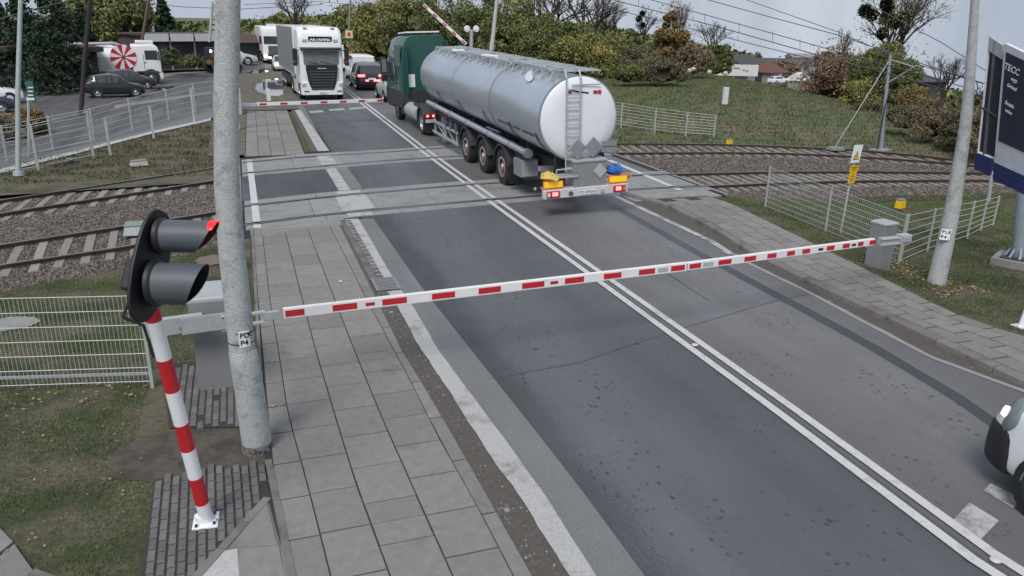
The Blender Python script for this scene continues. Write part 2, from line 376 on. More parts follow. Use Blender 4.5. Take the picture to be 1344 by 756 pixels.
# ================================================================== SETTING
# ---- terrain: one sheet to the horizon, level round the crossing, falling away beyond the grassy brow on the right
def az2px(az):      # azimuth (from +Y towards +X) -> column on the horizon
    q = RC@np.array([sin(az), cos(az), 0]); return 672+FP*q[0]/q[2] if q[2] > .1 else (3000 if q[0] > 0 else -3000)
CR = [(-200,1500),(640,1500),(760,300)]
for _p in [(860,88),(1000,109),(1063,122),(1163,146),(1246,178),(1310,204)]:      # brow of the bank as seen
    _g = G(*_p); CR.append((az2px(math.atan2(_g.x, _g.y)), math.hypot(_g.x, _g.y)))
CR += [(1500,27),(2200,27)]
SK = [(-200,.004),(700,.006),(800,.012),(900,.022),(990,.036),(1060,.045),(1150,.066),(1250,.083),(1344,.095),(2200,.1)]
def lin(T, x):
    if x <= T[0][0]: return T[0][1]
    for (a, b), (c, d) in zip(T[:-1], T[1:]):
        if x <= c: return b+(d-b)*(x-a)/(c-a)
    return T[-1][1]
def ground_z(x, y):
    r = math.hypot(x, y); px = az2px(math.atan2(x, y)) if y > -5 else -3000
    if x > 15 and y <= 12: px = 1500
    rc = lin(CR, px)
    if r <= rc: return -.13
    s = lin(SK, px); t = min(1, (r-rc)/600); t = t*t*(3-2*t); a = CAM_H/rc; a = a-(a-s)*t
    return CAM_H-a*r-.13
V = []; Fc = []
rs = [0.01]+[1.5*1.09**i for i in range(70)]+[800, 1000, 1400, 2000, 3200]
NA = 240
for r in rs:
    for i in range(NA):
        a = 2*pi*i/NA; x, y = r*sin(a), r*cos(a); V.append((x, y, ground_z(x, y)))
for j in range(len(rs)-1):
    for i in range(NA): Fc.append((j*NA+i, j*NA+(i+1)%NA, (j+1)*NA+(i+1)%NA, (j+1)*NA+i))
g = npmesh('ground', V, Fc, BANKG, smooth=True); g['kind'] = 'structure'

# ---- rails (photo columns, then rows) as surveyed lines on the ground
R1 = [G(*p) for p in [(-60,275),(0,263),(276,221),(314,213.8),(405,205),(510,199.5),(602,192.7),(700,189.5),(820,188),(947,189),(1020,191.4),(1119,196),(1200,203),(1284,213),(1420,232)]]
R2 = [G(*p) for p in [(-60,291),(0,280),(276,237.7),(312,228.5),(405,220),(510,210.6),(606,205),(700,201.8),(820,200.3),(947,199.7),(1020,200.3),(1106,203.8),(1200,210),(1284,217),(1420,235)]]
R3 = [G(*p) for p in [(-60,331),(0,321.5),(278,279),(315,271),(421,259),(510,251),(612,242.5),(720,236),(829,230),(894,228),(1007,225.3),(1119,224.7),(1252,226),(1420,231)]]
R4 = [G(*p) for p in [(-60,358),(0,348),(169,323),(316,296),(446,279.7),(510,274),(643,262.5),(713,256.5),(820,249.5),(904,245),(1020,240),(1119,237),(1252,236),(1420,237)]]
XL = .02                                             # left end of the crossing deck
def xr_end(y): return 12.45+(y-19)*.02               # right end
def yat(R, x):
    for a, b in zip(R[:-1], R[1:]):
        if a.x <= x <= b.x: return a.y+(b.y-a.y)*(x-a.x)/(b.x-a.x)
    a, b = (R[0], R[1]) if x < R[0].x else (R[-2], R[-1])
    return a.y+(b.y-a.y)*(x-a.x)/(b.x-a.x)
def cut(R, x0, x1, n=24): return [(x0+(x1-x0)*i/n, yat(R, x0+(x1-x0)*i/n)) for i in range(n+1)]

# ---- road
dbl = [(6.5,3.96-3),(5.98,3.9),(6.05,7),(6.07,12.6),(6.08,18.9),(6.15,27.5),(6.42,41),(6.6,50),(7.0,70),(8.2,100),(11,150)]
seamL = [(3.0,0),(2.93,4.75),(2.93,6.15),(2.9,7.46),(2.83,9.8),(2.75,12.6),(2.74,18)]
seamLt = [(2.78,27.8),(3.15,42.3),(3.4,60)]
def off(poly, d): return [(p[0]+d, p[1]) for p in poly]
def ys(a, b, n): return [a+(b-a)*i/n for i in range(n+1)]
YS = ys(-1, 60, 122)
strL = [G(*p) for p in [(452.3,288),(493,359),(526,410),(553,460),(600,530),(645,601),(690,665),(747,756)]]
strR = [G(*p) for p in [(470.8,288),(517,367),(545,407),(575,460),(620,520),(668,585),(715,650),(782,756)]]
re_ = [G(*p) for p in [(807,256),(940,318),(979,345),(1060,384),(1138,426),(1222,470),(1344,515)]]
dk = [G(*p) for p in [(790,262),(940,345),(1047,402),(1150,458),(1250,518),(1344,583)]]
# carriageway: one lane sheet each side of the centre line
YR = ys(-1, 150, 151)
def rightedge(y):
    if y < 6.4: return 9.5
    if y < 19: return interp(re_, y)
    return 9.7+(y-19)*.012 if y < 45 else 10.0+(y-45)*.03
def leftedge(y):
    if y < 18: return interp(strR, y)-.02
    if y < 28: return 2.5
    return 2.9+(y-28)*.012
def dblx(y): return interp(dbl, y)
y0s = [y for y in YR]
strip('road', [(leftedge(y), y) for y in YR], [(dblx(y), y) for y in YR], ASPH, 0)
strip('road', [(dblx(y), y) for y in YR], [(rightedge(y), y) for y in YR], ASPH2, 0)
# lighter strip between gutter and seam, ravelled band beside it
Yn = ys(1, 17.9, 60); Yt = ys(28.2, 44, 30)
strip('road_edge_band', [(interp(strR, y)-.01, y) for y in Yn], [(interp(seamL, y), y) for y in Yn], ASPH_EDGE, .004)
strip('road_edge_band', [(2.84, y) for y in Yt], [(interp(seamLt, y), y) for y in Yt], ASPH_EDGE, .004)
rr = random.Random(3)
def wob(y, a, s=1.0): return a*(sin(y*2.1*s+1)+sin(y*5.3*s)+.7*sin(y*11.7*s+2)+.5*sin(y*23*s))/3
Yf = ys(1, 17.9, 300)
# dark sealed joint along the right lane
Yd = ys(2, 18.6, 80)
strip('sealed_joint', [(interp(dk, y)-.11+wob(y,.012), y) for y in Yd], [(interp(dk, y)+.11+wob(y+3,.012), y) for y in Yd], SEAL, .004)
# faint transverse joint
jt = [G(*p) for p in [(640,497),(760,476),(830,452),(905,428),(1010,397),(1060,386)]]
strip('transverse_joint', [(p.x, p.y-.016+wob(p.x*3,.01)) for p in jt], [(p.x, p.y+.012+wob(p.x*3+2,.012)) for p in jt], road_mat('faint_joint',(.078,.08,.086),pits=False), .0045)
ck = [G(*p) for p in [(876,359),(890,368),(897,373),(908,381),(915,385),(930,394)]]
strip('road_crack', [(p.x-.012+wob(p.y*9,.008), p.y) for p in ck], [(p.x+.012+wob(p.y*9+2,.01), p.y) for p in ck], SEAL, .0046)
# double centre line, broken at the rail grooves
gro = [(yat(R, 6.1)) for R in (R1, R2, R3, R4)]
def painted(name, f0, f1, y0, y1, m, gaps, z=.008, step=.4):
    segs = []; cuts = sorted([c for c in gaps if y0 < c < y1]); a = y0
    for c in cuts+[None]:
        b = (c-.13) if c else y1
        if b > a: segs.append((a, b))
        a = (c+.13) if c else y1
    for a, b in segs:
        n = max(1, int((b-a)/step)); Y = ys(a, b, n)
        o = strip(name, [(f0(y), y) for y in Y], [(f1(y), y) for y in Y], m, z)
pl = []
for s in (-1, 1):
    painted('road_marking', lambda y: dblx(y)+s*.125-.06, lambda y: dblx(y)+s*.125+.06, 0, 60, WHITE_LINE, gro, .016)
# stop line dashes before the far barrier, road block in the right lane near the van
for a, b in [((406,147),(424,146)),((432,144.5),(452,143)),((458,143),(480,141))]:
    p, q = G(*a), G(*b); sheet('road_marking', [(p.x,p.y-.5),(q.x,q.y-.5),(q.x,q.y+.35),(p.x,p.y+.35)], WHITE_LINE2, .008)
for a in [[(1247,688),(1272,660),(1311,684),(1282,714)],[(1290,645),(1300,635),(1340,655),(1330,668)]]:
    sheet('road_marking', [G(*p) for p in a], WHITE_LINE2, .008)
# right edge line, then its continuation along the gutter
painted('road_marking', lambda y: interp(re_, y)-.14, lambda y: interp(re_, y)+.02, 13.0, 19.2, WHITE_LINE2, [], .008, .5)
Yg = ys(3, 13, 50)
strip('gutter_strip', [(interp(re_, y)-.02, y) for y in Yg], [(interp(re_, y)+.08+wob(y,.02), y) for y in Yg], CONC, .006)

# ---- left gutter: pale strip, mud, edging
Ys = ys(1, 17.95, 120)
strip('gutter_strip', [(interp(strL, y)+wob(y,.015)+.0, y) for y in Ys], [(interp(strR, y)+wob(y+5,.006), y) for y in Ys], CONC_STRIP, .010)
kerbL = [(1.90,17.8),(1.88,12.4),(1.87,10.0),(1.92,8.8),(1.96,7.4),(2.0,5.05)]
c3 = [G(*p) for p in [(430,290.6),(480,390),(545,512),(577,577),(622,656),(674,756)]]
c2 = [G(*p) for p in [(402,296),(440.4,396),(465,460),(504,555),(555,669),(594,756)]]
c1 = [G(*p) for p in [(373,298.5),(399,401.7),(414.4,460),(444,560),(469,640),(512,756)]]
c0 = [G(*p) for p in [(343.8,301),(354.4,396),(365.4,460),(378,545),(402,630),(434,756)]]
le = [(-.02,1),(-.02,17.6)]
strip('gutter_mud', [(interp(kerbL, y)-.03, y) for y in Ys], [(interp(strL, y)+.05, y) for y in Ys], MUD, .002)
# broken fragments lying in the mud
b = MB()
for k in range(150):
    y = rr.uniform(3.5, 14); x = rr.uniform(interp(kerbL, y)+.03, interp(strL, y)-.01); s = rr.uniform(.005, .018) if rr.random() < .96 else rr.uniform(.03, .07)
    b.box((x, y, .006), (s, s*rr.uniform(.6,1.6), .012), CONC, Matrix.Rotation(rr.uniform(0,3), 3, 'Z'))
b.build('gutter_grit', smooth=0, kind='stuff')
# old block edging in the gutter near the crossing
b0 = None
unit = MB(); unit.box((0,0,-.5), (1,1,1), SLAB, ch=0)
def unit_me(name, m, chx=.012):
    q = MB(); q.box((0,0,-.5), (1,1,1), m, ch=0)
    # bevelled top ring so joints read as joints
    q = MB(); vs = [(-.5,-.5,-1),(.5,-.5,-1),(.5,.5,-1),(-.5,.5,-1),(-.5,-.5,-.18),(.5,-.5,-.18),(.5,.5,-.18),(-.5,.5,-.18),(-.5+chx,-.5+chx,0),(.5-chx,-.5+chx,0),(.5-chx,.5-chx,0),(-.5+chx,.5-chx,0)]
    q.add(vs, [(0,1,5,4),(1,2,6,5),(2,3,7,6),(3,0,4,7),(4,5,9,8),(5,6,10,9),(6,7,11,10),(7,4,8,11),(8,9,10,11)], m)
    o = q.build(name, smooth=0); me = o.data; bpy.data.objects.remove(o); return me
M_SLAB = unit_me('slab', SLAB); M_SETT = unit_me('sett', SETT, .07); M_KERB = unit_me('kerb_block', KERB, .02); M_TACT = unit_me('tactile', TACT)
def piece(name, me, parent, x0, x1, y0, y1, z, h=.05, rot=0, gap=.006):
    o = bpy.data.objects.new(name, me); COL.objects.link(o); o.parent = parent
    o.location = ((x0+x1)/2, (y0+y1)/2, z+rnd.uniform(-.0015,.0015)); o.scale = (x1-x0-gap, y1-y0-gap, h); o.rotation_euler = (rnd.gauss(0,.0015), rnd.gauss(0,.0015), rot); return o
def quadpiece(name, m, parent, pts, z, h=.05, gap=.005, ch=.006):
    """a flat stone with any quadrilateral outline"""
    c = sum((Vector((p[0],p[1],0)) for p in pts), Vector())/len(pts)
    def ins(d): 
        out_ = []
        for p in pts:
            v = Vector((p[0],p[1],0))-c; L = v.length; out_.append(c+v*(1-d*1.3/L)); 
        return out_
    a, t = ins(gap), ins(gap+ch); n = len(pts); zz = z+rnd.uniform(-.0015,.0015)
    vs = [(p.x,p.y,zz-h) for p in a]+[(p.x,p.y,zz-.004) for p in a]+[(p.x,p.y,zz) for p in t]
    fs = [(i,(i+1)%n,n+(i+1)%n,n+i) for i in range(n)]+[(n+i,n+(i+1)%n,2*n+(i+1)%n,2*n+i) for i in range(n)]+[tuple(range(2*n,3*n))]
    q = MB(); q.add(vs, fs, m); return q.build(name, parent, smooth=0)
pav = thing('pavement', None, None); del_ = [pav.pop(k) for k in list(pav.keys())]; pav['kind'] = 'structure'
ZS = .012
Yall = ys(1, 17.6, 60)
strip('pavement_bed', [(-.07, y) for y in Yall], [(interp(kerbL, y)-.01, y) for y in Yall], JOINT, -.002, parent=pav)
cols = [(le, c0, .67, .1), (c0, c1, .67, .30), (c1, c2, .672, .0), (c2, c3, .66, .38), (c3, kerbL, 1.0, .3)]
shorts = {2: (9,)}
for ci, (A, B, pitch, o0) in enumerate(cols):
    y = 1.2+o0; lim = 17.5
    # anchor the joints to the surveyed ones (9.86, 9.18 ... in the third column)
    anchor = {0: 9.5, 1: 9.52, 2: 9.86, 3: 9.45, 4: 9.0}[ci]
    k0 = int((anchor-2.6)/pitch); y = anchor-k0*pitch
    while y < lim:
        y1 = min(y+pitch, 17.55)
        if y1-y > .1:
            parts_ = [(y, y1)]
            if ci == 2 and abs(y-5.9) < .35: parts_ = [(y, (y+y1)/2), ((y+y1)/2, y1)]
            if ci == 1 and abs(y-5.8) < .3: parts_ = [(y, (y+y1)/2), ((y+y1)/2, y1)]
            for a, c in parts_:
                quadpiece('slab', SLAB, pav, [(interp(A,a),a),(interp(B,a),a),(interp(B,c),c),(interp(A,c),c)], ZS, gap=.009, ch=.006)
        y += pitch
# upper pavement beyond the tracks
u0, u1, u2, u3, u4 = [(.0,28),(.26,41.7)], [(.42,28),(.66,41)], [(.86,29),(1.12,41.2)], [(1.34,29),(1.6,41.5)], [(1.95,28),(2.22,42.1)]
strip('pavement_bed', [(interp(u0,y)-.05,y) for y in (27.5,41.3)], [(interp(u4,y)+.05,y) for y in (27.5,41.3)], JOINT, -.002, parent=pav)
for ci, (A, B) in enumerate([(u0,u1),(u1,u2),(u2,u3),(u3,u4)]):
    y = 27.55-(ci%2)*.0
    while y < 41.3:
        y1 = min(y+.82, 41.3)
        if y1-y > .15: quadpiece('slab', SLAB, pav, [(interp(A,y),y),(interp(B,y),y),(interp(B,y1),y1),(interp(A,y1),y1)], ZS, gap=.012, ch=.004)
        y += .82
strip('bare_soil', [(-1.2,27.9),(-1.3,36),(-.8,42)], [(-.02,27.9),(.12,36),(.25,42)], DIRT, -.0)
strip('bare_soil', [(9.8,27.6),(10.0,36),(10.2,44)], [(12.3,26.2),(12.4,32),(12,44)], DIRT, -.012)
strip('bare_soil', [(-.2,41.6),(-.2,42.4)],[(3,41.9),(3,42.6)], DIRT, .0)
strip('gutter_mud', [(2.2,28.1),(2.4,41.5)], [(2.5,28.1),(2.6,41.5)], MUD, .002)
strip('gutter_strip', [(2.44,28.1),(2.58,41.5)], [(2.84,28.1),(2.86,41.5)], CONC_STRIP, .010)
# old block gutter rows near the crossing
for (a, b_) in ((2.0, 2.13), (2.13, 2.26)):
    y = 12.6
    while y < 17.8:
        L = rr.uniform(.22, .3); d = (interp(kerbL, y)-1.9)*.6+.02
        piece('gutter_block', M_SETT, pav, a-.05, b_-.05, y, y+L, .012, .05); y += L
# drain
dr = thing('storm_drain', 'cast iron storm drain grate sunk in the gutter below the near barrier', 'drain', G(508,371,0.0))
b = MB(); b.box((-.06,-.13,.012), (.42,.70,.012), mat('drain_frame', (.02,.02,.02), .7)); b.build('frame', dr)
b = MB()
for i in range(9): b.box((-.04,-.43+i*.078,.026), (.34,.034,.018), GREYBOX)
for x_ in (-.24,.155): b.box((x_,-.12,.026), (.05,.70,.018), GREYBOX)
b.build('grate', dr)

# ---- settlement beside the signal: small setts, separators, tactile plate
pav2 = tag(bpy.data.objects.new('sett_paving', None), kind='structure'); COL.objects.link(pav2)
bed = [G(205,628),(*G(345,612)[:2],0),G(372,756),G(180,800)]
sheet('paving_bed', [G(203,629), G(346,616), G(358,660), G(385,756), G(395,810), G(175,810)], JOINT, .001, parent=pav2)
pw, ph = .083, .165
# diagonal kerb line from (352,657) to (262,756)
dA, dB = G(352,655), G(250,770)
def left_of_diag(x, y): return (dB.x-dA.x)*(y-dA.y)-(dB.y-dA.y)*(x-dA.x) < -.02
c = 0; x = -1.15
while x < -.12:
    y = 5.25+(c%2)*ph/2+(.01 if c%3 else -.02)
    while y < 7.55-abs(x+.6)*.06:
        cx, cy = x+pw/2-.0+ (y-6.6)*-.03, y+ph/2
        if left_of_diag(cx+.03, cy) and cx < -.13+(cy-7)*.0:
            piece('sett', M_SETT, pav2, cx-pw/2, cx+pw/2, cy-ph/2, cy+ph/2, .014, .05, gap=.017)
        y += ph
    x += pw; c += 1
# second patch round the barrier cabinet
bedp = [G(213,478), G(300,468), G(330,548), G(318,556), G(232,562)]
sheet('paving_bed', [G(213,478), G(312,468), G(335,560), G(222,562)], JOINT, .001, parent=pav2)
x = -1.4; c = 0
pp = [G(217,484), G(308,472), G(332,556), G(238,560)]
while x < -.15:
    y = 8.3+(c%2)*ph/2
    while y < 10.8:
        cx, cy = x+pw/2, y+ph/2
        if inpoly(np.array([cx]), np.array([cy]), pp)[0] and rr.random() > .03: piece('sett', M_SETT, pav2, x, x+pw, y, y+ph, .012, .05, gap=.016)
        y += ph
    x += pw; c += 1
# separators: long edging stones
def edging(p, q, wd, n, name='edging_stone', m=KERB, z=.02):
    p, q = Vector((p[0],p[1],0)), Vector((q[0],q[1],0)); d = q-p; L = d.length/n; u = d.normalized(); sdir = Vector((-u.y,u.x,0))*wd/2
    for i in range(n):
        a, c_ = p+u*L*i, p+u*L*(i+1); quadpiece(name, m, pav2, [a-sdir, a+sdir, c_+sdir, c_-sdir][::-1], z, h=.08, gap=.004, ch=.006)
edging(G(352,654), G(215,806), .085, 4)
edging(G(352,604), G(392,800), .07, 3)
edging(G(331,302), G(345,540), .05, 12, z=.03)
# slabs and tactile plate in the lower triangle
sheet('slab_bed', [G(352,657), G(394,806), G(215,806)], mat('bed_mortar',(.13,.125,.115),.9), .006, parent=pav2)
quadpiece('slab', SLAB, pav2, [G(350,659), G(365,716), G(300,720)], .012)
quadpiece('slab', SLAB, pav2, [G(311,719), G(366,716), G(383,802), G(318,802)], .012)
tp = quadpiece('tactile_plate', TACT, pav2, [G(294,723), G(312,720), G(319,802), G(218,802)], .012)
b = MB()
for i in range(12):
    for j in range(14):
        p = Vector((-.62+i*.045, 4.9+j*.045, .012))
        if inpoly(np.array([p.x]), np.array([p.y]), [G(298,728), G(308,726), G(315,800), G(232,800)])[0]:
            b.lathe([(.017,0),(.014,.009),(.006,.012)], p, (0,0,1), 8, TACT, cap=True)
b.build('studs', tp, smooth=0)
# bottom-left path corner
quadpiece('slab', SLAB, pav2, [G(-60,640), G(-2,690), G(18,712), G(-40,760)], .012)
quadpiece('slab', SLAB, pav2, [G(19,714), G(52,760), G(20,800), G(-38,762)], .012)
edging(G(40,752), G(150,790), .08, 2)
quadpiece('tactile_plate', TACT, pav2, [G(-80,720), G(-10,735), G(14,770), G(-60,800)], .004)
# soil round the pole
def blob(name, pts, m, z, seed=0, kind='structure', a=.04):
    r = random.Random(seed); out_ = []; n = len(pts)
    for i in range(n):
        p, q = Vector(pts[i][:2]), Vector(pts[(i+1)%n][:2])
        for k in range(8):
            v = p.lerp(q, k/8); out_.append((v.x+r.gauss(0,a), v.y+r.gauss(0,a), 0))
    return sheet(name, out_, m, z, kind)
blob('bare_soil', [G(200,570), G(330,545), G(345,612), G(300,626), G(205,632), G(150,625), G(140,590)], SOIL, -.012, 2, a=.02)
XLN = [-16+15.95*i/40 for i in range(41)]
def lawn_top(x): return yat(R4, x)-(1.35+min(1.2, abs(x)*.12))+(.9 if x > -1.0 else 0)*(1+x)
strip('lawn', [(x, 2.5) for x in XLN], [(x, lawn_top(x)) for x in XLN], GRASSG, -.02)
blob('bare_soil', [(-.42,8.6),(-.42,6.9),(-.1,6.9),(-.1,8.6)], SOIL, -.013, 3, a=.015)

# ---- right pavement, raised behind a kerb
ZP = .1
kt = [G(*p, ZP) for p in [(826,252),(885,268),(940,295),(1003,333),(1081,371),(1186,418),(1344,491)]]
po = [G(*p, ZP) for p in [(905.7,250),(956,265),(1018,295),(1132,351),(1237,404),(1288,425),(1344,439)]]
kt = [(kt[0].x+.0, 19.0)]+[(p.x, p.y) for p in kt[1:]]+[(9.75, 3)]
po = [(p.x, p.y) for p in po]+[(11.5,3)]
pr = tag(bpy.data.objects.new('right_pavement', None), kind='structure'); COL.objects.link(pr)
YP = ys(3, 17.8, 50)
b = MB(); n = len(YP)
b.add([(interp(kt,y)-.12,y,ZP-.016) for y in YP]+[(interp(po,y)+.03,y,ZP-.014) for y in YP]+[(interp(po,y)+.03,y,-.06) for y in YP],
      [(i,i+1,n+i+1,n+i) for i in range(n-1)]+[(n+i,n+i+1,2*n+i+1,2*n+i) for i in range(n-1)], JOINT)
b.build('pavement_bed', pr, smooth=0)
y = 3.0
while y < 18.4:                                     # kerb blocks with a visible face
    y1 = y+1.0; x0, x1 = interp(kt,y), interp(kt,y1)
    zt0 = ZP*min(1, (18.8-y)/1.5) if y > 17 else ZP
    q = MB(); g_ = .009
    vs = [(x0-.19,y+g_,-.05),(x0-.008,y+g_,-.05),(x1-.008,y1-g_,-.05),(x1-.19,y1-g_,-.05),(x0-.175,y+g_,zt0-.025),(x0-.008,y+g_,zt0),(x1-.008,y1-g_,zt0),(x1-.175,y1-g_,zt0-.025),(x0-.145,y+g_,zt0),(x1-.145,y1-g_,zt0)]
    q.add(vs, [(0,4,7,3),(4,8,9,7),(8,5,6,9),(0,1,5,8,4),(3,7,9,6,2),(1,2,6,5)], KERB); q.build('kerb_block', pr, smooth=0); y = y1
NC = 4
for ci in range(NC):
    y = 3+(ci%2)*.31; 
    while y < 17.9:
        y1 = min(y+.60, 18.0)
        def X(yy, f): a, c_ = interp(kt,yy)+.004, interp(po,yy); return a+(c_-a)*f
        if y1-y > .12:
            quadpiece('slab', SLAB, pr, [(X(y,ci/NC),y),(X(y,(ci+1)/NC),y),(X(y1,(ci+1)/NC),y1),(X(y1,ci/NC),y1)], ZP-(0 if y < 16.8 else .03*(y-16.8)), gap=.015, ch=.005)
        y += .60
Yg = ys(3, 18.5, 50)
strip('gutter_mud', [(interp(re_,y)-.0,y) for y in Yg], [(interp(kt,y)-.16,y) for y in Yg], MUD, .002)
# slope of soil beside the right pavement, lawn, ballast shoulder
vergeR = [(po[0][0],17.6),(13,17.6)]
YV = ys(3, 17.7, 40)
b = MB(); n = len(YV)
b.add([(interp(po,y)+.02,y,ZP-.012) for y in YV]+[(interp(po,y)+.5,y,-.02+.06) for y in YV]+[(interp(po,y)+1.6,y,-.015) for y in YV], [(k*n+i,k*n+i+1,(k+1)*n+i+1,(k+1)*n+i) for i in range(n-1) for k in range(2)], GRASSG)
o = b.build('verge', smooth=60, kind='structure')
sheet('lawn', [(11.5,3),(30,3),(30,13.2),(20.5,13.2),(16.5,13.6),(13.2,16.6),(12.6,17.2),(12.2,16.5),(11.6,11)], GRASSG, -.02)
# setts and white foot at the right frame edge
# ---- crossing deck
dk_parent = tag(bpy.data.objects.new('crossing_deck', None), kind='structure'); COL.objects.link(dk_parent)
x_r = 12.5
def band(name, Ra, da, Rb, db, m, z, x0, x1, n=26, parent=dk_parent):
    L = [(x0+(x1-x0)*i/n) for i in range(n+1)]
    return strip(name, [(x, yat(Ra,x)+da) for x in L], [(x, yat(Rb,x)+db) for x in L], m, z, parent=parent)
# bed that fills the whole crossing, then panels between and beside the rails
band('deck_bed', R4, -1.15, R1, 1.0, mat('deck_groove', (.012,.012,.013), .8), -.0115, -.2, 12.75)
band('deck_end', R4, -1.15, R1, 1.0, CONC, -.0118, -.24, -.19, 2); band('deck_end', R4, -1.15, R1, .6, CONC, -.0118, 12.74, 12.85, 2)
def panels(Ra, da, Rb, db, m, x0, x1, n, z=.006):
    for i in range(n):
        a, c_ = x0+(x1-x0)*i/n, x0+(x1-x0)*(i+1)/n
        quadpiece('crossing_panel', m, dk_parent, [(a, yat(Ra,a)+da), (c_, yat(Ra,c_)+da), (c_, yat(Rb,c_)+db), (a, yat(Rb,a)+db)], z, gap=.006, ch=.006)
panels(R2, .15, R1, -.15, PANEL, -.15, 12.6, 8)
panels(R4, .15, R3, -.15, PANEL, -.15, 12.6, 8)
panels(R1, .1, R1, .52, PANEL, -.15, 12.2, 7); panels(R2, -.5, R2, -.1, PANEL, -.15, 12.6, 7)
panels(R3, .1, R3, .55, PANEL, -.15, 12.7, 7); panels(R4, -.52, R4, -.1, PANEL, -.15, 12.7, 7)
# asphalt in between, near side
band('crossing_asphalt', R3, .56, R2, -.51, ASPH, .004, .12, dblx(22), 16)
band('crossing_asphalt', R3, .56, R2, -.51, ASPH2, .004, dblx(22), 12.4, 16)
band('crossing_asphalt', R3, .56, R2, -.51, SEAL, .004, -.18, .02, 2)
band('crossing_asphalt', R4, -1.3, R4, -.53, ASPH, .003, 2.75, dblx(18), 12)
band('crossing_asphalt', R4, -1.3, R4, -.53, ASPH2, .003, dblx(18), 9.7, 12)
band('deck_apron', R4, -1.15, R4, -.53, CONC, .003, -.05, 2.06, 6)
band('deck_apron', R4, -1.4, R4, -.53, CONC, .003, 9.75, 12.5, 8)
# pale edge bands over the deck
for (xa, xb, m) in ((2.34,2.66,CONC_STRIP),(2.66,3.02,ASPH_EDGE)):
    band('deck_edge_band', R3, .57, R2, -.52, m, .009, xa, xb, 2)
for (Ra, da, Rb, db, xa, xb) in ((R2,.14,R1,-.14,2.3,2.78),(R4,.14,R3,-.14,2.15,2.95),(R4,-.5,R4,-.12,2.2,2.8),(R3,.12,R3,.5,2.25,2.9)):
    band('deck_edge_band', Ra, da, Rb, db, CONC_STRIP, .0105, xa, xb, 2)
# painted pedestrian edge lines
gl = [yat(R,.1) for R in (R1,R2,R3,R4)]; gr_ = [yat(R,11.8) for R in (R1,R2,R3,R4)]
painted('edge_marking', lambda y: -.0+.02, lambda y: .19, yat(R4,.1)-.45, yat(R1,.1)+.35, WHITE_LINE, gl, .014)
wr0, wr1 = G(799,210.5), G(893,250)
painted('edge_marking', lambda y: interp([wr0,wr1],y)-.1, lambda y: interp([wr0,wr1],y)+.1, wr1.y, wr0.y, WHITE_LINE, gr_, .014)

# ---- tracks outside the deck
def ballast_poly(side):
    if side == 'l':
        return [(-14,yat(R1,-14)+1.0),(-8,yat(R1,-8)+.6),(-.2,yat(R1,-.2)+.55),(-.2,yat(R4,-.2)-.9),(-1.2,yat(R4,-1.2)-1.4),(-8,yat(R4,-8)-1.9),(-14,yat(R4,-14)-2)]
    return [(12.3,yat(R1,12.3)+.7),(20,yat(R1,20)+.6),(26,yat(R1,26)+.5),(34,yat(R1,34)+.5),(34,yat(R4,34)-1.6),(24,yat(R4,24)-2.0),(20,yat(R4,20)-2.2),(14.5,yat(R4,14.5)-2.3),(12.9,yat(R4,12.9)-1.2),(12.6,yat(R4,12.6)-.4)]
for sd_ in 'lr': sheet('ballast_bed', ballast_poly(sd_), BALLG, -.115)
RZ = .012; RB = -.13
def rail_obj(name, R, x0, x1, label, group='rails of the two tracks'):
    pts = []
    n = max(6, int(abs(x1-x0)/.8))
    for i in range(n+1):
        x = x0+(x1-x0)*i/n; pts.append(Vector((x, yat(R, x), 0)))
    prof = [(-.065,RB,0),(.065,RB,0),(.065,RB+.02,0),(.012,RB+.04,0),(.012,RZ-.035,0),(.036,RZ-.025,1),(.036,RZ,1),(-.036,RZ,1),(-.036,RZ-.025,1),(-.012,RZ-.035,0),(-.012,RB+.04,0),(-.065,RB+.02,0)]
    rg = []
    for i, p in enumerate(pts):
        t = (pts[min(i+1,n)]-pts[max(i-1,0)]).normalized(); s_ = Vector((-t.y,t.x,0))
        rg.append([p+s_*a+Vector((0,0,z)) for a, z, _ in prof])
    b = MB(); b.rings(rg, RAILS, fm=lambda j, i: RAILT if i in (5,6,7) and i == 6 else RAILS)
    o = b.build(name, smooth=0); tag(o, label, 'rail', None); return o
trk = {}
for k, (R, nm) in enumerate(((R1,'far rail of the far track'),(R2,'near rail of the far track'),(R3,'far rail of the near track'),(R4,'near rail of the near track'))):
    rail_obj('rail', R, -15, -.2, 'rusty '+nm+', left of the road crossing')
    rail_obj('rail', R, 12.65, 34, 'rusty '+nm+', right of the road crossing')
    # flush rail head inside the deck
    for s_ in (0,):
        b = MB(); L = [(-.25+13*i/26) for i in range(27)]
        for dy, m, hz, wd in ((0, RAILT, .004, .032),):
            pts1 = [(x, yat(R,x)-wd+dy, hz) for x in L]; pts2 = [(x, yat(R,x)+wd+dy, hz) for x in L]
            b.add(pts1+pts2, [(i,i+1,27+i+1,27+i) for i in range(26)], m)
        o = b.build('crossing_rail_head', smooth=0)
        for p in o.data.polygons:
            if p.normal.z < 0: p.flip()
        o.parent = dk_parent
slp = MB(); slp.add([(-1,-.5,-1),(1,-.5,-1),(1,.5,-1),(-1,.5,-1),(-1,-.42,0),(1,-.42,0),(1,.42,0),(-1,.42,0)], [(0,1,5,4),(1,2,6,5),(2,3,7,6),(3,0,4,7),(4,5,6,7)], SLEEP)
so_ = slp.build('sleeper', smooth=0); SLME = so_.data; bpy.data.objects.remove(so_)
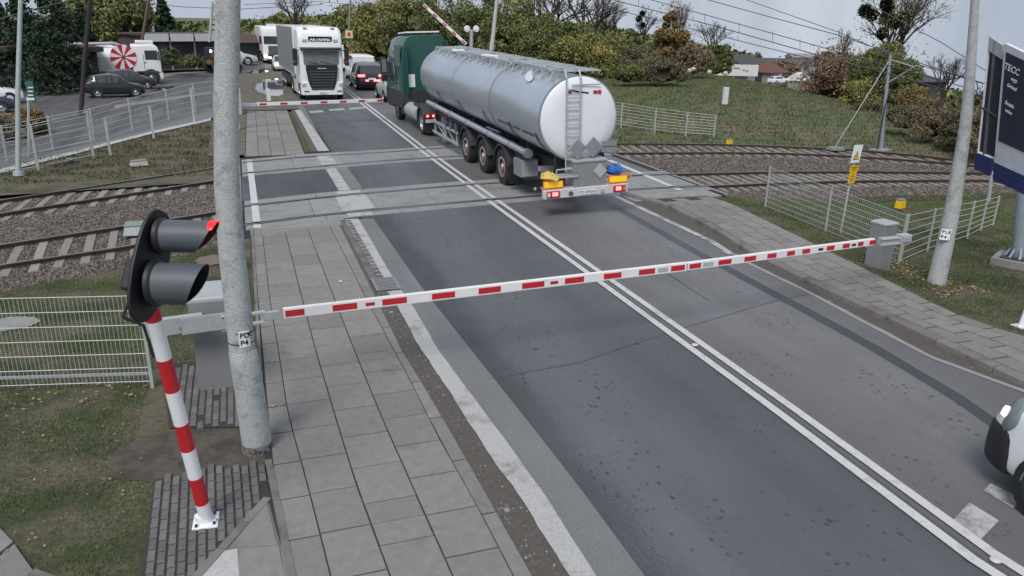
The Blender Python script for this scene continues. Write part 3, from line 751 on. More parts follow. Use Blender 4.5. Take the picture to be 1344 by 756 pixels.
def sleepers(Rf, Rn, x0, x1, step, nearext, farext, skew, label, wd):
    par = None; x = x0; k = 0
    while x < x1:
        # near end on Rn, far end on Rf, skewed as seen
        pn = Vector((x, yat(Rn,x), 0)); t = Vector((1, yat(Rn,x+.5)-yat(Rn,x-.5), 0)).normalized(); nrm = Vector((-t.y,t.x,0)); d = Vector((cos(radians(skew)), sin(radians(skew)), 0))
        gap = (yat(Rf,x)-yat(Rn,x))*nrm.y
        a = pn-d*nearext; c_ = pn+d*(gap/max(.3,d.dot(nrm))+farext); mid = (a+c_)/2
        o = bpy.data.objects.new('sleeper', SLME); COL.objects.link(o); o.location = (mid.x, mid.y, -.075+rnd.uniform(-.006,.004))
        o.scale = ((c_-a).length/2, wd*rnd.uniform(.93,1.07), .08); o.rotation_euler = (0,0,math.atan2(d.y,d.x)+rnd.gauss(0,.01))
        o['kind'] = 'structure'
        x += step; k += 1
sleepers(R1, R2, -13, -.5, .42, .5, .3, 88, '', .19)
sleepers(R3, R4, -12, -.5, .42, .5, .3, 95, '', .19)
sleepers(R1, R2, 12.9, 27.5, .38, .5, .35, 77, '', .15)
sleepers(R3, R4, 12.95, 25, .34, .5, .35, 83.5, '', .14)
# ballast stones
def stones(name, poly, dens, s0, s1, seed, zf=lambda x, y: 0):
    x, y, r = scatter(poly, dens, seed); n = len(x)
    base = np.array([(1,0,0),(0,1,0),(-1,0,0),(0,-1,0),(0,0,1),(0,0,-1)], float)
    fc = np.array([(0,1,4),(1,2,4),(2,3,4),(3,0,4),(1,0,5),(2,1,5),(3,2,5),(0,3,5)])
    fc = fc[:4] if False else fc[:6]
    P = base[None]*r.uniform(.55,1.25,(n,6,1)); a = r.uniform(0,2*pi,n); ca, sa = np.cos(a)[:,None], np.sin(a)[:,None]
    s = r.uniform(s0,s1,n)[:,None]; tl = r.uniform(-.6,.6,(n,1))
    X = P[...,0]*ca-P[...,1]*sa; Y_ = P[...,0]*sa+P[...,1]*ca; Z = P[...,2]*.75+X*tl
    V = np.stack([X*s+x[:,None], Y_*s+y[:,None], Z*s-.112+r.uniform(-.012,.012,(n,1))], -1).reshape(-1,3)
    F = (fc[None]+np.arange(n)[:,None,None]*6).reshape(-1,3)
    o = npmesh(name, V, F, STONE); o['kind'] = 'stuff'; return o
stones('ballast', [p for p in ballast_poly('l') if True], 560, .022, .045, 1)
stones('ballast', ballast_poly('r'), 230, .03, .055, 2)
# ================================================================== BARRIERS, SIGNAL, POLES
def lerp(a, b, t): return a+(b-a)*t
def boom_parts(parent, p0, p1, h, dpt, segs, m_w=WHITEB):
    """striped boom; segs = list of (t0, t1, kind)"""
    p0, p1 = Vector(p0), Vector(p1); d = (p1-p0); L = d.length; u = d.normalized(); up = Vector((0,0,1)); up = (up-u*up.dot(u)).normalized(); n = u.cross(up)
    R = Matrix((u, n, up)).transposed()
    return p0, L, u, up, n, R
# --- near barrier
bar = thing('level_crossing_barrier', 'long red and white barrier boom lowered across the road in the foreground', 'barrier', (0,0,0))
A0 = G(372,411,1.0); A1 = G(900,349.5,1.02); A2 = G(1146,317,.98)
def boom(parent, P0, P1, hh, tt, blocks, name='boom'):
    p0, L, u, up, n, R = boom_parts(parent, P0, P1, hh, tt, [])
    b = MB(); b.box(p0+u*L/2, (L, tt, hh), WHITEB, R); o = b.build(name, parent, smooth=0, bevel=.006)
    for a, c, k in blocks:
        q = MB()
        if k == 'r': q.box(p0+u*L*(a+c)/2, ((c-a)*L, tt+.008, hh*.62), REDB, R); q.build('red_stripe', o, smooth=0)
        elif k == 's': q.box(p0+u*L*(a+c)/2, ((c-a)*L, tt+.010, hh*.32), REDL, R); q.build('reflector', o, smooth=0)
        elif k == 'k': q.box(p0+u*L*(a+c)/2, ((c-a)*L, tt+.012, hh*.32), BLACK, R); q.build('lamp', o, smooth=0)
        elif k == 'w':
            q.box(p0+u*L*(a+c)/2, ((c-a)*L, tt+.010, hh*.5), GALVW, R); q.box(p0+u*L*(a+c)/2-n*(tt/2+.008)*(1), ((c-a)*L*.35, .02, hh*.3), WHITEP, R); q.build('lamp', o, smooth=0)
    return o
def tt_(x, a, c): return (x-a)/(c-a)
S1 = [(374,399,'r'),(436,468,'r'),(479,491,'s'),(501,533,'r'),(566,596,'r'),(627,656,'r'),(684,713,'r'),(721,731,'s'),(740,765,'r'),(791,814,'r'),(837,858,'r'),(862,875,'w'),(879,897,'r')]
# positions along the boom from the photo columns (sight line meets the boom)
def along(px, P0, P1, row0, row1, x0, x1):
    py = row0+(row1-row0)*(px-x0)/(x1-x0); d = ray(px, py); best = 0; 
    o_ = np.array([0,0,CAM_H]); a = np.array(P0); bb = np.array(P1)-a
    M = np.array([bb, -d]).T; s_ = np.linalg.lstsq(M, o_-a, rcond=None)[0]; return float(s_[0])
def conv(S, P0, P1, r0, r1, x0, x1): return [(along(a,P0,P1,r0,r1,x0,x1), along(c,P0,P1,r0,r1,x0,x1), k) for a, c, k in S]
boom(bar, A0, A1, .132, .07, conv(S1, A0, A1, 411, 349.5, 372, 900))
S2 = [(903,918,'r'),(921,934,'w'),(941,958,'r'),(975,990,'r'),(1005,1017,'r'),(1031,1041,'r'),(1051,1061,'r'),(1072,1078,'k'),(1083,1093,'r'),(1104,1113,'r'),(1116,1121,'k'),(1124,1131,'r'),(1139,1147,'r')]
A1b = A1.lerp(A2, .004)
boom(bar, A1b, A2, .122, .07, conv(S2, A1b, A2, 349.5, 317, 900, 1146))
q = MB(); q.box(A1.lerp(A2,-.0)+Vector((0,0,.0)), (.03,.05,.07), BLACK); q.build('joint', bar, smooth=0)
# tip rest mechanism on the right cabinet: separate thing
# cabinet and arm (left)
cz = 1.22
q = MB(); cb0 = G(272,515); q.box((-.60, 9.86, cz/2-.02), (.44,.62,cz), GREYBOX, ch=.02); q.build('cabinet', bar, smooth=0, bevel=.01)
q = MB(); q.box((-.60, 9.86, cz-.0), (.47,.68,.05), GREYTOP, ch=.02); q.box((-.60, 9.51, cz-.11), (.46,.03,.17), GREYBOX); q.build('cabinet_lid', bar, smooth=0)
q = MB()
a0 = Vector(A0)+Vector((0,.0,0)); arm0 = G(238,429,1.0); arm1 = G(372,410,1.0)
u = (arm1-arm0).normalized(); up = Vector((0,0,1)); n = u.cross(up); R = Matrix((u,n,up)).transposed()
q.box(arm0+u*.28-n*.0, (.56,.02,.21), GALV, R); q.build('arm_plate', bar, smooth=0, bevel=.003)
q = MB(); aL = G(192,428,1.0); aR = G(266,424,1.0); q.box((aL+aR)/2+Vector((0,-.02,0)), ((aR-aL).length,.09,.21), GALV, R); q.build('counterweight_arm', bar, smooth=0, bevel=.006)
q = MB(); p = (aL+aR)/2; 
for s_ in (.25,): q.cyl(p+u*.06-n*.0+Vector((0,-.09,-.02)), p+u*.06+Vector((0,-.06,-.02)), .014, .012, 8, STEELD)
q.build('bolt', bar)
q = MB()
for dz in (.055,-.075): q.box(G(315,418,1.0)+Vector((.05,-.03,dz)), (.5,.05,.03), GALVW, R)
q.box(G(300,420,1.0)+Vector((0,-.04,-.02)), (.16,.05,.20), GALV, R)
q.box(G(356,413,1.0)+Vector((0,-.02,0)), (.2,.05,.10), GALV, R)
q.build('boom_clamp', bar, smooth=0, bevel=.003)
q = MB()
for fx in (-.06,.06):
    for dz in (.06,-.09): q.cyl(G(300,420,1.0)+Vector((fx,-.08,dz)), G(300,420,1.0)+Vector((fx,-.06,dz)), .009,.009,8,BLACK)
q.build('clamp_bolts', bar)
q = MB(); q.box((-.5,9.2,.03), (.5,.12,.06), SOIL); 
# --- right cabinet with boom rest
rc = thing('barrier_rest_cabinet', 'narrow grey metal cabinet holding the tip end of the lowered boom on the right pavement', 'cabinet', (0,0,0))
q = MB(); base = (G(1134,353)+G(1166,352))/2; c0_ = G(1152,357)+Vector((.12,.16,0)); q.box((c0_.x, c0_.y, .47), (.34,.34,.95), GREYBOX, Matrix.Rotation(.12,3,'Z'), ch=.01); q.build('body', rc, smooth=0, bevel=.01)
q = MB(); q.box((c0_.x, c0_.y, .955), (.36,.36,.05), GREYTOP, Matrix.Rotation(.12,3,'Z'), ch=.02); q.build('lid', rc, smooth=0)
q = MB(); pa, pb = G(1150,316,.95), G(1192,312,.95); u2 = (pb-pa).normalized(); R2m = Matrix((u2, u2.cross(Vector((0,0,1))), Vector((0,0,1)))).transposed()
q.box(pa.lerp(pb,.3)+Vector((0,-.06,0)), ((pb-pa).length*.55,.10,.13), GALV, R2m); q.box(pa.lerp(pb,.3)+Vector((0,-.12,.05)), ((pb-pa).length*.6,.03,.02), GALVW, R2m); q.box(pa.lerp(pb,.3)+Vector((0,-.12,-.05)), ((pb-pa).length*.6,.03,.02), GALVW, R2m)
q.build('boom_bearing', rc, smooth=0, bevel=.004)
q = MB(); q.box(pa.lerp(pb,.85), (.24,.16,.15), GALVW, R2m); q.box(pa.lerp(pb,.85)+Vector((0,-.09,0)), (.18,.02,.1), GALV, R2m); q.build('gear_box', rc, smooth=0, bevel=.008)

# --- road signal on striped post
sg = thing('crossing_signal', 'black twin-lamp crossing signal with visors on a red and white striped post', 'signal', G(272,685))
base = G(272,685); top = AY(198,404,6.38); 
L = (top-base)
rz = [(690,1)]
bands_ = [(.0,'w'),(.155,'r'),(.30,'w'),(.425,'r'),(.555,'w'),(.665,'r'),(.795,'w'),(.945,'r'),(1.0,'r')]
# rows where the colour changes, taken along the post
rows = [(688,659,'w'),(659,625,'r'),(625,589,'w'),(589,555,'r'),(555,512,'w'),(512,470,'r'),(470,420,'w'),(420,396,'r')]
def on_post(row):
    # parameter t where base+L*t projects to this row
    lo, hi = -.1, 1.2
    for _ in range(40):
        m_ = (lo+hi)/2; P = np.array(base+L*m_)-np.array([0,0,CAM_H]); c_ = RC@P; yy = c_[1]/c_[2]*FP+378
        if yy > row: lo = m_
        else: hi = m_
    return m_
loc = Vector((0,0,0))
q = MB(); q.box((-.01,0,.012), (.225,.24,.02), WHITEP, Matrix.Rotation(-.06,3,'Z')); q.build('base_plate', sg, smooth=0, bevel=.004)
for sx in (-1,1):
    for sy in (-1,1):
        q = MB(); q.cyl((sx*.078-.012,sy*.082,.022), (sx*.078-.012,sy*.082,.045), .014,.014,6,BLACK); q.build('anchor_bolt', sg)
q = MB(); q.cyl((-.03,0,.02),(-.035,0,.09),.072,.066,20,WHITEP); q.build('collar', sg)
for r0, r1, k in rows:
    t0, t1 = max(0,on_post(r0)), on_post(r1); q = MB()
    q.cyl(L*t0+Vector((0,0,.02 if t0 < .02 else 0)), L*t1, .062, .062, 24, WHITEP if k == 'w' else REDB, caps=False); q.build('post_band', sg)
Np = AY(182,422,6.05)-base; Fp_ = AY(212,277,6.45)-base
cen = (Np+Fp_)/2; uu = (Fp_-Np).normalized(); nn = Vector((.87,-.46,.02)); nn = (nn-uu*nn.dot(uu)).normalized(); ss = nn.cross(uu)
HL = (Fp_-Np).length/2; HW = .215
def bp_(a, r=1.0):
    # stadium with pointed ends like the photo
    x = cos(a); y = sin(a); return cen+uu*(HL*r*(abs(x)**.9)*(1 if x > 0 else -1))+ss*(HW*r*(abs(y)**.75)*(1 if y > 0 else -1))
q = MB(); nA = 40
ringF = [bp_(2*pi*i/nA)+nn*.012 for i in range(nA)]; ringB = [bp_(2*pi*i/nA)-nn*.012 for i in range(nA)]; ringE = [bp_(2*pi*i/nA,1.012) for i in range(nA)]
q.rings([ringB, ringE, ringF], BLACK, cap=True); q.build('backboard', sg, smooth=50)
q = MB(); q.box(cen-nn*.09-uu*.1, (.12,.2,.24), BLACK, Matrix((nn,ss,uu)).transposed()); q.build('housing', sg, smooth=0, bevel=.02)
vd = (AY(278,306,6.32)-AY(203,313,6.32)).normalized()
def visor(c, r, ln, name='visor', redtip=False):
    # tunnel visor: open underside cut at an angle
    nS = 30; q = MB(); rg = []
    ax = nn*.93+vd*.35; ax.normalize(); a1 = Vector((0,0,1)); a1 = (a1-ax*a1.dot(ax)).normalized(); a2 = ax.cross(a1)
    rows_ = []
    for k in range(7):
        t = k/6; ring_ = []
        for i in range(nS):
            an = 2*pi*i/nS; f = .5+.5*cos(an)                     # 1 at the top, 0 at the bottom
            ext = ln*(.50+.46*f**.6)
            ring_.append(c+ax*(.01+t*ext)+(a1*cos(an)+a2*sin(an))*(r*(1-.03*t)))
        rows_.append(ring_)
    q.rings(rows_, DARKG, cap=False)
    inner = []
    for rgx in rows_: inner.append([p+(c+ax*((p-c).dot(ax))-p).normalized()*.006 for p in rgx])
    q.rings(inner, BLACK, cap=False); q.rings([rows_[-1], inner[-1]], DARKG, cap=False)
    o = q.build(name, sg, smooth=50)
    q = MB(); q.lathe([(r*1.12,0),(r*1.12,.03),(r*1.02,.045),(r*1.0,.045)], c, ax, 30, BLACK, cap=True); q.build('lamp_rim', o, smooth=40)
    q = MB(); q.lathe([(r*.9,.05),(r*.7,.065),(r*.3,.075),(.001,.078)], c, ax, 24, REDLIT if redtip else REDL); q.build('lens', o, smooth=60)
    if redtip:  # glowing red tab stands in for lamp light caught on the visor edge
        q = MB(); nT = 9; A_, B_ = [], []
        for i in range(nT):
            an = (-.6+1.5*i/(nT-1)); f = .5+.5*cos(an); ext = ln*(.50+.46*f**.6); tp_ = .085*(1-((i-(nT-1)/2)/((nT-1)/2))**2)
            A_.append(c+ax*(.012+ext*.97+.03)+(a1*cos(an)+a2*sin(an))*(r*1.0)); B_.append(c+ax*(.012+ext*.97-tp_*.45)+(a1*cos(an)+a2*sin(an))*(r*1.02)-a1*.0)
        q.add(A_+B_, [(i,i+1,nT+i+1,nT+i) for i in range(nT-1)], mat('painted_lamp_glow',(.75,.01,.015),.4,emit=((1,.02,.03),.35))); q.build('glow_tab', o, smooth=0)
    return o
visor(cen+uu*.24+nn*.03-ss*.0, .128, .47, redtip=True)
visor(cen-uu*.135+nn*.05-ss*.02, .165, .42)
q = MB()
for t in (.36,.03): q.cyl(cen+uu*t-ss*.15+nn*.012, cen+uu*t-ss*.15+nn*.02, .01,.01,8,GALV)
q.build('board_bolts', sg)

# --- concrete pole left
def pole(name, label, cat, segs, m, n=28, group=None):
    t = thing(name, label, cat, segs[0][0]); o0 = Vector(segs[0][0]); return t, o0
pl_ = thing('concrete_pole', 'thick pale grey concrete pole rising out of the frame beside the near barrier cabinet', 'pole', G(338,588))
b0_ = G(338,590); mid = AY(325.5,500,b0_.y); j1 = AY(318,462,b0_.y); m2 = AY(297.5,240,b0_.y); tp_ = AY(300,-40,b0_.y)
ring_pts = [(b0_+Vector((0,0,-.05)), .158), (b0_+Vector((0,0,.12)), .158), (AY(331,540,b0_.y), .154), (AY(322,480,b0_.y), .148)]
q = MB()
def rr_(P, r, n=32, ax=Vector((0,0,1))): return [P+Vector((cos(2*pi*i/n)*r, sin(2*pi*i/n)*r, 0)) for i in range(n)]
q.rings([rr_(p-b0_, r) for p, r in ring_pts]+[rr_(AY(318.5,462,b0_.y)-b0_, .142), rr_(AY(318,458,b0_.y)-b0_, .128)], POLEC, cap=True); q.build('lower_shaft', pl_, smooth=40)
q = MB(); q.rings([rr_(AY(318,460,b0_.y)-b0_, .133), rr_(AY(304,330,b0_.y)-b0_, .128), rr_(m2-b0_, .119), rr_(AY(296.5,130,b0_.y)-b0_, .114), rr_(tp_-b0_, .108)], POLEC, cap=True); q.build('upper_shaft', pl_, smooth=40)
q = MB(); q.rings([rr_(b0_+Vector((0,0,-.04))-b0_, .162), rr_(b0_+Vector((.0,0,.09))-b0_, .161)], POLED, cap=False); q.build('dirty_foot', pl_, smooth=40)
for py, nm in ((438,'band'),(452,'band')):
    P = AY(316.8,py-4,b0_.y)-b0_; q = MB(); q.lathe([(.136,-.006),(.137,-.004),(.137,.004),(.136,.006)], P, (0,0,1), 32, BLACK); q.build('strap', pl_, smooth=0)
# plate wrapped round the pole, facing right
Pm = AY(316,441,b0_.y)-b0_
q = MB(); a0_, a1_ = radians(-98), radians(-50); rad = .139
grid = []
for z_ in (-.09,.09): grid.append([Pm+Vector((cos(a0_+(a1_-a0_)*i/8)*rad, sin(a0_+(a1_-a0_)*i/8)*rad, z_)) for i in range(9)])
q.add(grid[0]+grid[1], [(i,i+1,9+i+1,9+i) for i in range(8)], WHITEP); plate = q.build('number_plate', pl_, smooth=60)
for body_, dz in (('PLK',.04),('P4',-.04)):
    for k, ch_ in enumerate(body_):
        an = radians(-86+k*17); P = Pm+Vector((cos(an)*(rad+.003), sin(an)*(rad+.003), dz)); text('lettering', ch_, .08, BLACK, plate, face_mtx(P, (-sin(an),cos(an),0), (0,0,1)), bold=.001)
# --- right concrete pole
pr_ = thing('concrete_pole', 'slimmer concrete lighting pole standing on the lawn behind the right pavement', 'pole', G(1228,372))
b1_ = G(1228,370); q = MB(); pts_ = [(1228,372,.165),(1240,320,.147),(1252,262,.128),(1267,165,.10),(1272,110,.086),(1279.5,0,.066),(1283,-60,.06)]
q.rings([rr_(AY(x_,y_,b1_.y)-b1_, r_) for x_, y_, r_ in pts_], POLEC, cap=True); q.build('shaft', pr_, smooth=40)
Pm = AY(1240,304,b1_.y)-b1_; q = MB(); a0_, a1_ = radians(-165), radians(-95); rad = .145
grid = []
for z_ in (-.1,.1): grid.append([Pm+Vector((cos(a0_+(a1_-a0_)*i/8)*rad+.015*z_*10, sin(a0_+(a1_-a0_)*i/8)*rad, z_)) for i in range(9)])
q.add(grid[0]+grid[1], [(i,i+1,9+i+1,9+i) for i in range(8)], WHITEP); plate = q.build('number_plate', pr_, smooth=60)
for body_, dz in (('PLK',.045),('P4',-.045)):
    for k, ch_ in enumerate(body_):
        an = radians(-150+k*20); P = Pm+Vector((cos(an)*(rad+.004)+.015*dz*10, sin(an)*(rad+.004), dz)); text('lettering', ch_, .085, BLACK, plate, face_mtx(P, (-sin(an),cos(an),0), (0,0,1)), bold=.001)

def simple_pole(name, label, cat, pts, m, n=12, group=None, parts=None):
    """pts: (px, py, Y, radius) from the foot up"""
    b0 = AY(pts[0][0], pts[0][1], pts[0][2]); t = thing(name, label, cat, b0, group=group); q = MB()
    q.rings([rr_(AY(x_,y_,Y_)-b0, r_, n) for x_, y_, Y_, r_ in pts], m, cap=True); q.build('shaft', t, smooth=40); return t, b0
t, b_ = simple_pole('lamp_post', 'slim grey-green lamp post at the far left edge of the rails lawn', 'lamp post', [(25,230,25.6,.10),(24,222,25.6,.075),(23.5,120,25.8,.07),(27,0,26.2,.06),(29,-60,26.4,.055)], mat('post_green_grey', (.33,.38,.36), .6))
q = MB(); q.cyl((0,0,0),(0,0,.12),.16,.14,12,GALV); q.build('foot', t)
y_ = G(107,150).y
simple_pole('telegraph_pole', 'dark wooden utility pole between the parked hatchback and the fence', 'pole', [(106,150,y_,.11),(111,80,y_,.10),(118,0,y_,.09),(122,-50,y_,.085)], mat('pole_tarred', (.035,.03,.03), .9))
y_ = G(109,149).y-.3
simple_pole('marker_post', 'short pale post at the foot of the dark utility pole', 'post', [(108.5,149,y_,.07),(108.5,133,y_,.06)], GALV)
simple_pole('telegraph_pole', 'leaning brown wooden pole behind the vacuum truck cab', 'pole', [(180,95,64,.12),(187,50,64,.11),(195,0,64,.10),(201,-40,64,.10)], WOODP)
simple_pole('lamp_post', 'pale concrete lamp post rising behind the tanker roof', 'lamp post', [(645,66,60,.19),(648,40,60,.16),(652,0,60,.13),(655,-30,60,.12)], mat('post_pale', (.42,.45,.42), .7))
simple_pole('lamp_post', 'thin pole with a small square sign above the white truck', 'post', [(457,62,85,.14),(458,40,85,.12),(460,0,85,.10),(461,-20,85,.1)], mat('post_olive', (.2,.2,.15), .8))
# catenary mast
t, b_ = simple_pole('catenary_mast', 'grey steel overhead line mast with stay rod beyond the right-hand tracks', 'mast', [(1156,197,24.04,.075),(1162,130,24.04,.065),(1169,70,24.04,.055)], mat('mast_steel', (.3,.34,.38), .5, metal=.2))
Pt = AY(1168,78,24.04)-b_; q = MB(); q.cyl(AY(1096,193,24.5)-b_, Pt, .022,.022,6,GALV); q.build('stay_rod', t)
q = MB(); q.cyl(AY(1167,108,24.04)-b_, AY(1203,86,23.0)-b_, .035,.03,6,GALV); q.cyl(AY(1168,78,24.04)-b_, AY(1200,88,23.0)-b_, .02,.02,6,GALV); q.build('bracket_arm', t)
q = MB(); q.cyl(AY(1151,196,23.9)-b_, AY(1164,128,24)-b_, .03,.03,6,CHASSIS); q.build('cable_duct', t)
q = MB(); q.box((0,0,-.02),(.8,.6,.12),CONC,Matrix.Rotation(.4,3,'Z')); q.build('footing', t, smooth=0); q = MB(); q.box(AY(1096,195,24.5)-b_,(.6,.4,.10),CONC); q.build('stay_footing', t, smooth=0)
t, b_ = simple_pole('raised_mast', 'thin steel mast on the bank right of the overhead line mast', 'post', [(1238,204,24,.04),(1240,165,24,.04)], BARKP)
q = MB(); q.box(AY(1241,166,24)-b_,(.14,.05,.2),BARKP); q.build('cap', t, smooth=0)

# --- warning sign by the right fence
b_ = G(1103,306); t = thing('warning_sign', 'high-voltage warning triangle above two yellow text plates on a thin post by the right fence', 'sign', b_)
tpp = AY(1124,195,b_.y)-b_; q = MB(); q.cyl((0,0,0), tpp*.98, .022,.022,10,GALVW); q.build('post', t)
def srow(px, py): return AY(px, py, b_.y-.04)-b_
ua = (srow(1126,192)-srow(1114,243)).normalized(); ra = Vector((1,.12,0)).normalized()
def plate_(c, w_, h_, m, name): 
    q = MB(); nrm = ra.cross(ua).normalized(); q.box(c, (w_,.01,h_), m, Matrix((ra, -nrm, ua)).transposed()); return q.build(name, t, smooth=0, bevel=.003)
c1_ = srow(1124.5,202); pw1 = plate_(c1_, .27, .40, WHITEP, 'white_plate')
tri = MB(); nrm = ra.cross(ua).normalized(); cc = c1_-ua*.03
tri.add([cc+nrm*.008-ra*.095-ua*.10, cc+nrm*.008+ra*.095-ua*.10, cc+nrm*.008+ua*.10], [(0,1,2)], BLACK); tri.add([cc+nrm*.010-ra*.07-ua*.085, cc+nrm*.010+ra*.07-ua*.085, cc+nrm*.010+ua*.065], [(0,1,2)], SIGNY)
tri.add([cc+nrm*.012+ra*.01+ua*.03, cc+nrm*.012-ra*.018-ua*.03, cc+nrm*.012+ra*.004-ua*.022, cc+nrm*.012-ra*.006-ua*.07, cc+nrm*.012+ra*.02-ua*.015, cc+nrm*.012-ra*.002-ua*.02], [(0,1,2,5),(2,3,4)], BLACK); tri.build('warning_triangle', pw1, smooth=0)
c2_ = srow(1121,221.5); p2 = plate_(c2_, .26, .135, SIGNY, 'yellow_plate')
c3_ = srow(1118.5,233); p3 = plate_(c3_, .21, .27, SIGNY, 'yellow_plate')
for (pc, pp_, offs) in ((c2_, p2, ((.035,.2,.022),(.0,.16,.014),(-.035,.18,.014))), (c3_, p3, ((.10,.10,.014),(.06,.05,.014),(.02,.12,.016),(-.03,.15,.016),(-.08,.09,.018)))):
    q = MB()
    for dz_, w_, h_ in offs:
        n_ = max(2, int(w_/.022)); 
        for k in range(n_): q.box(pc+nrm*.007+ua*dz_+ra*(-w_/2+w_*(k+.5)/n_), (w_/n_*.7,.003,h_*rr.uniform(.75,1.05)), BLACK, Matrix((ra,-nrm,ua)).transposed())
    q.build('text_lines', pp_, smooth=0)
# white foot and yellow boxes, small things
t = thing('white_bollard', 'white post foot with base plate at the right frame edge', 'bollard', G(1339,432,.0)); q = MB(); q.box((0,0,.05),(.24,.2,.02),WHITEP); q.build('base_plate', t, smooth=0); q = MB(); q.cyl((0,0,.05),(.12,0,.75),.045,.045,14,WHITEP); q.build('post', t)
def ybox(lbl, px, py, w_, h_, m=SIGNY):
    p = G(px, py); t = thing('marker_box', lbl, 'marker', p); q = MB(); q.box((0,0,h_/2),(w_,w_*.7,h_),m,Matrix.Rotation(.3,3,'Z'),taper=.85); q.build('body', t, smooth=0, bevel=.01); q = MB(); q.box((0,0,h_+.01),(w_*.9,w_*.6,.03),GREYBOX,Matrix.Rotation(.3,3,'Z')); q.build('lid', t, smooth=0)
ybox('yellow cable marker on the grass patch in front of the corner of the right fence', 1181,273,.26,.22)
ybox('small yellow marker beside the far rail, right of the tanker', 957,189,.24,.18)
ybox('pale yellow box lying on the grass left of the thick pole', 183,217,.5,.14, PEBW)
ybox('dark low cover lying in the grass by the path edge', 95,212,.36,.08, DARKG)
t = thing('white_marker_post', 'white square-topped marker post on the grassy bank', 'marker', G(951,137)); q = MB(); q.box((0,0,.5),(.3,.22,1.0),WALLW); q.build('body', t, smooth=0, bevel=.02); q = MB(); q.box((.17,.0,.5),(.03,.2,1.0),GREYBOX); q.build('back', t, smooth=0)
# box on the near left track
p_ = G(178,305); t = thing('track_box', 'green-grey equipment box between the rails behind the signal', 'box', p_); q = MB(); q.box((0,0,.08),(.45,.5,.2),GALV,taper=.8); q.build('body', t, smooth=0, bevel=.02); q = MB(); q.box((0,0,.19),(.38,.42,.03),mat('box_green',(.2,.25,.22),.7)); q.build('lid', t, smooth=0)
p_ = G(278,341); t = tag(blob('manhole_cover', [p_+Vector((.32*cos(a*.7854), .36*sin(a*.7854),0)) for a in range(8)], mat('cover_brown',(.16,.13,.11),.9,var=.3,vs=12), -.0, 5, a=.006), 'round brown concrete cover in the grass behind the signal visors', 'cover'); del t['kind']
p_ = G(10,425); t = tag(blob('stone_slab', [p_+Vector((.45*cos(a*.7854), .32*sin(a*.7854),0)) for a in range(8)], CONC, .0, 6, a=.01), 'flat pale round slab in the grass behind the left mesh fence', 'slab'); del t['kind']

# ================================================================== FENCES
def fence(label, posts, hts, rails, m=GALVW, group=None, vert=0, pr_=.028, wr=.008, top=None, z0=0, skip=()):
    """posts: list of foot points; hts: height per post"""
    b0 = Vector(posts[0]); t = thing('fence', label, 'fence', b0, group=group)
    for p, h in zip(posts, hts):
        p = Vector(p)
        q = MB(); q.box((0,0,h/2-.05), (pr_*2,pr_*1.6,h+.1), m); o = q.build('post', t, smooth=0, loc=p-b0)
    for i in range(len(posts)-1):
        if i in skip: continue
        a, c_ = Vector(posts[i]), Vector(posts[i+1]); ha, hc = hts[i]-.03, hts[i+1]-.03
        for k in range(rails):
            f = .06+(1-.06)*k/(rails-1); q = MB(); q.cyl(a-b0+Vector((0,0,ha*f)), c_-b0+Vector((0,0,hc*f)), wr, wr, 4, m, caps=False); q.build('wire', t, smooth=0)
        if vert:
            n_ = int((c_-a).length/vert); q = MB()
            for k in range(1, n_):
                u_ = k/n_; p = a.lerp(c_, u_)-b0; hh = ha+(hc-ha)*u_; q.cyl(p+Vector((0,0,hh*.04)), p+Vector((0,0,hh*1.0)), wr*.5, wr*.5, 3, m, caps=False)
            o = q.build('vertical_wires', t, smooth=0); o['kind'] = 'stuff'
    return t
# near left double-wire panel
pA = G(200,507); pB = G(-190,520); 
t = fence('white double-wire mesh fence panel on the lawn at the left edge of the picture', [pA, pB], [1.26,1.26], 7, vert=.052, pr_=.020, wr=.0065)
q = MB(); q.box((pB-pA)/2+Vector((0,.03,.17)), ((pB-pA).length,.02,.035), GALV, Matrix.Rotation(math.atan2((pB-pA).y,(pB-pA).x),3,'Z')); q.build('bottom_rail', t, smooth=0)
# right fence: along the pavement, then turning away
P1_, P2_, P3_ = G(1004,273), G(1083,305), G(1179,346)
fence('pale mesh fence panels running from the tracks along the right pavement', [P1_,P2_,P3_], [1.1,1.07,1.03], 9, vert=.06, pr_=.018, wr=.006)
cor = [G(1181,345),G(1217,329),G(1248,319),G(1269,312),G(1287,302),G(1303,296)]
fence('pale mesh fence panels turning away from the barrier cabinet across the right lawn', cor, [1.02,.93,.9,.86,.78,.74], 7, vert=.0, pr_=.018, wr=.008)
fence('grey wire fence panels on the bank behind the tanker, far side of the tracks', [G(780,160),G(815,165),G(859,172),G(900,176),G(937,178)], [1.05,1.05,1.02,.95,.88], 8, pr_=.03, wr=.012)
fence('long pale wire fence along the far side of the footpath on the left', [G(-20,220),G(10,213),G(70,197),G(124,186),G(174,172),G(222,158),G(257,148),G(300,140)], [1.15,1.15,1.15,1.2,1.3,1.35,1.4,1.4], 6, pr_=.035, wr=.013)
fence('pale pipe fence posts with wires along the near side of the footpath, left', [G(-10,232),G(50,222),G(123,207)], [1.35,1.35,1.5], 4, pr_=.04, wr=.014)
for k, (x_, yb, yt, lb) in enumerate([(145,204,156,'pale single fence post on the near edge of the footpath, paired with the fence end'),(202,182,140,'lone pale post half way along the footpath edge'),(255,160,116,'tall pale post at the path close to the thick concrete pole')]):
    p = G(x_, yb); h = (AY(x_, yt, p.y).z); t = thing('fence_post', lb, 'post', p, group='single posts along the footpath'); q = MB(); q.box((0,0,h/2),(.08,.07,h),GALVW); q.build('post', t, smooth=0); q = MB(); q.box((0,0,h+.01),(.1,.09,.03),GALV); q.build('cap', t, smooth=0)
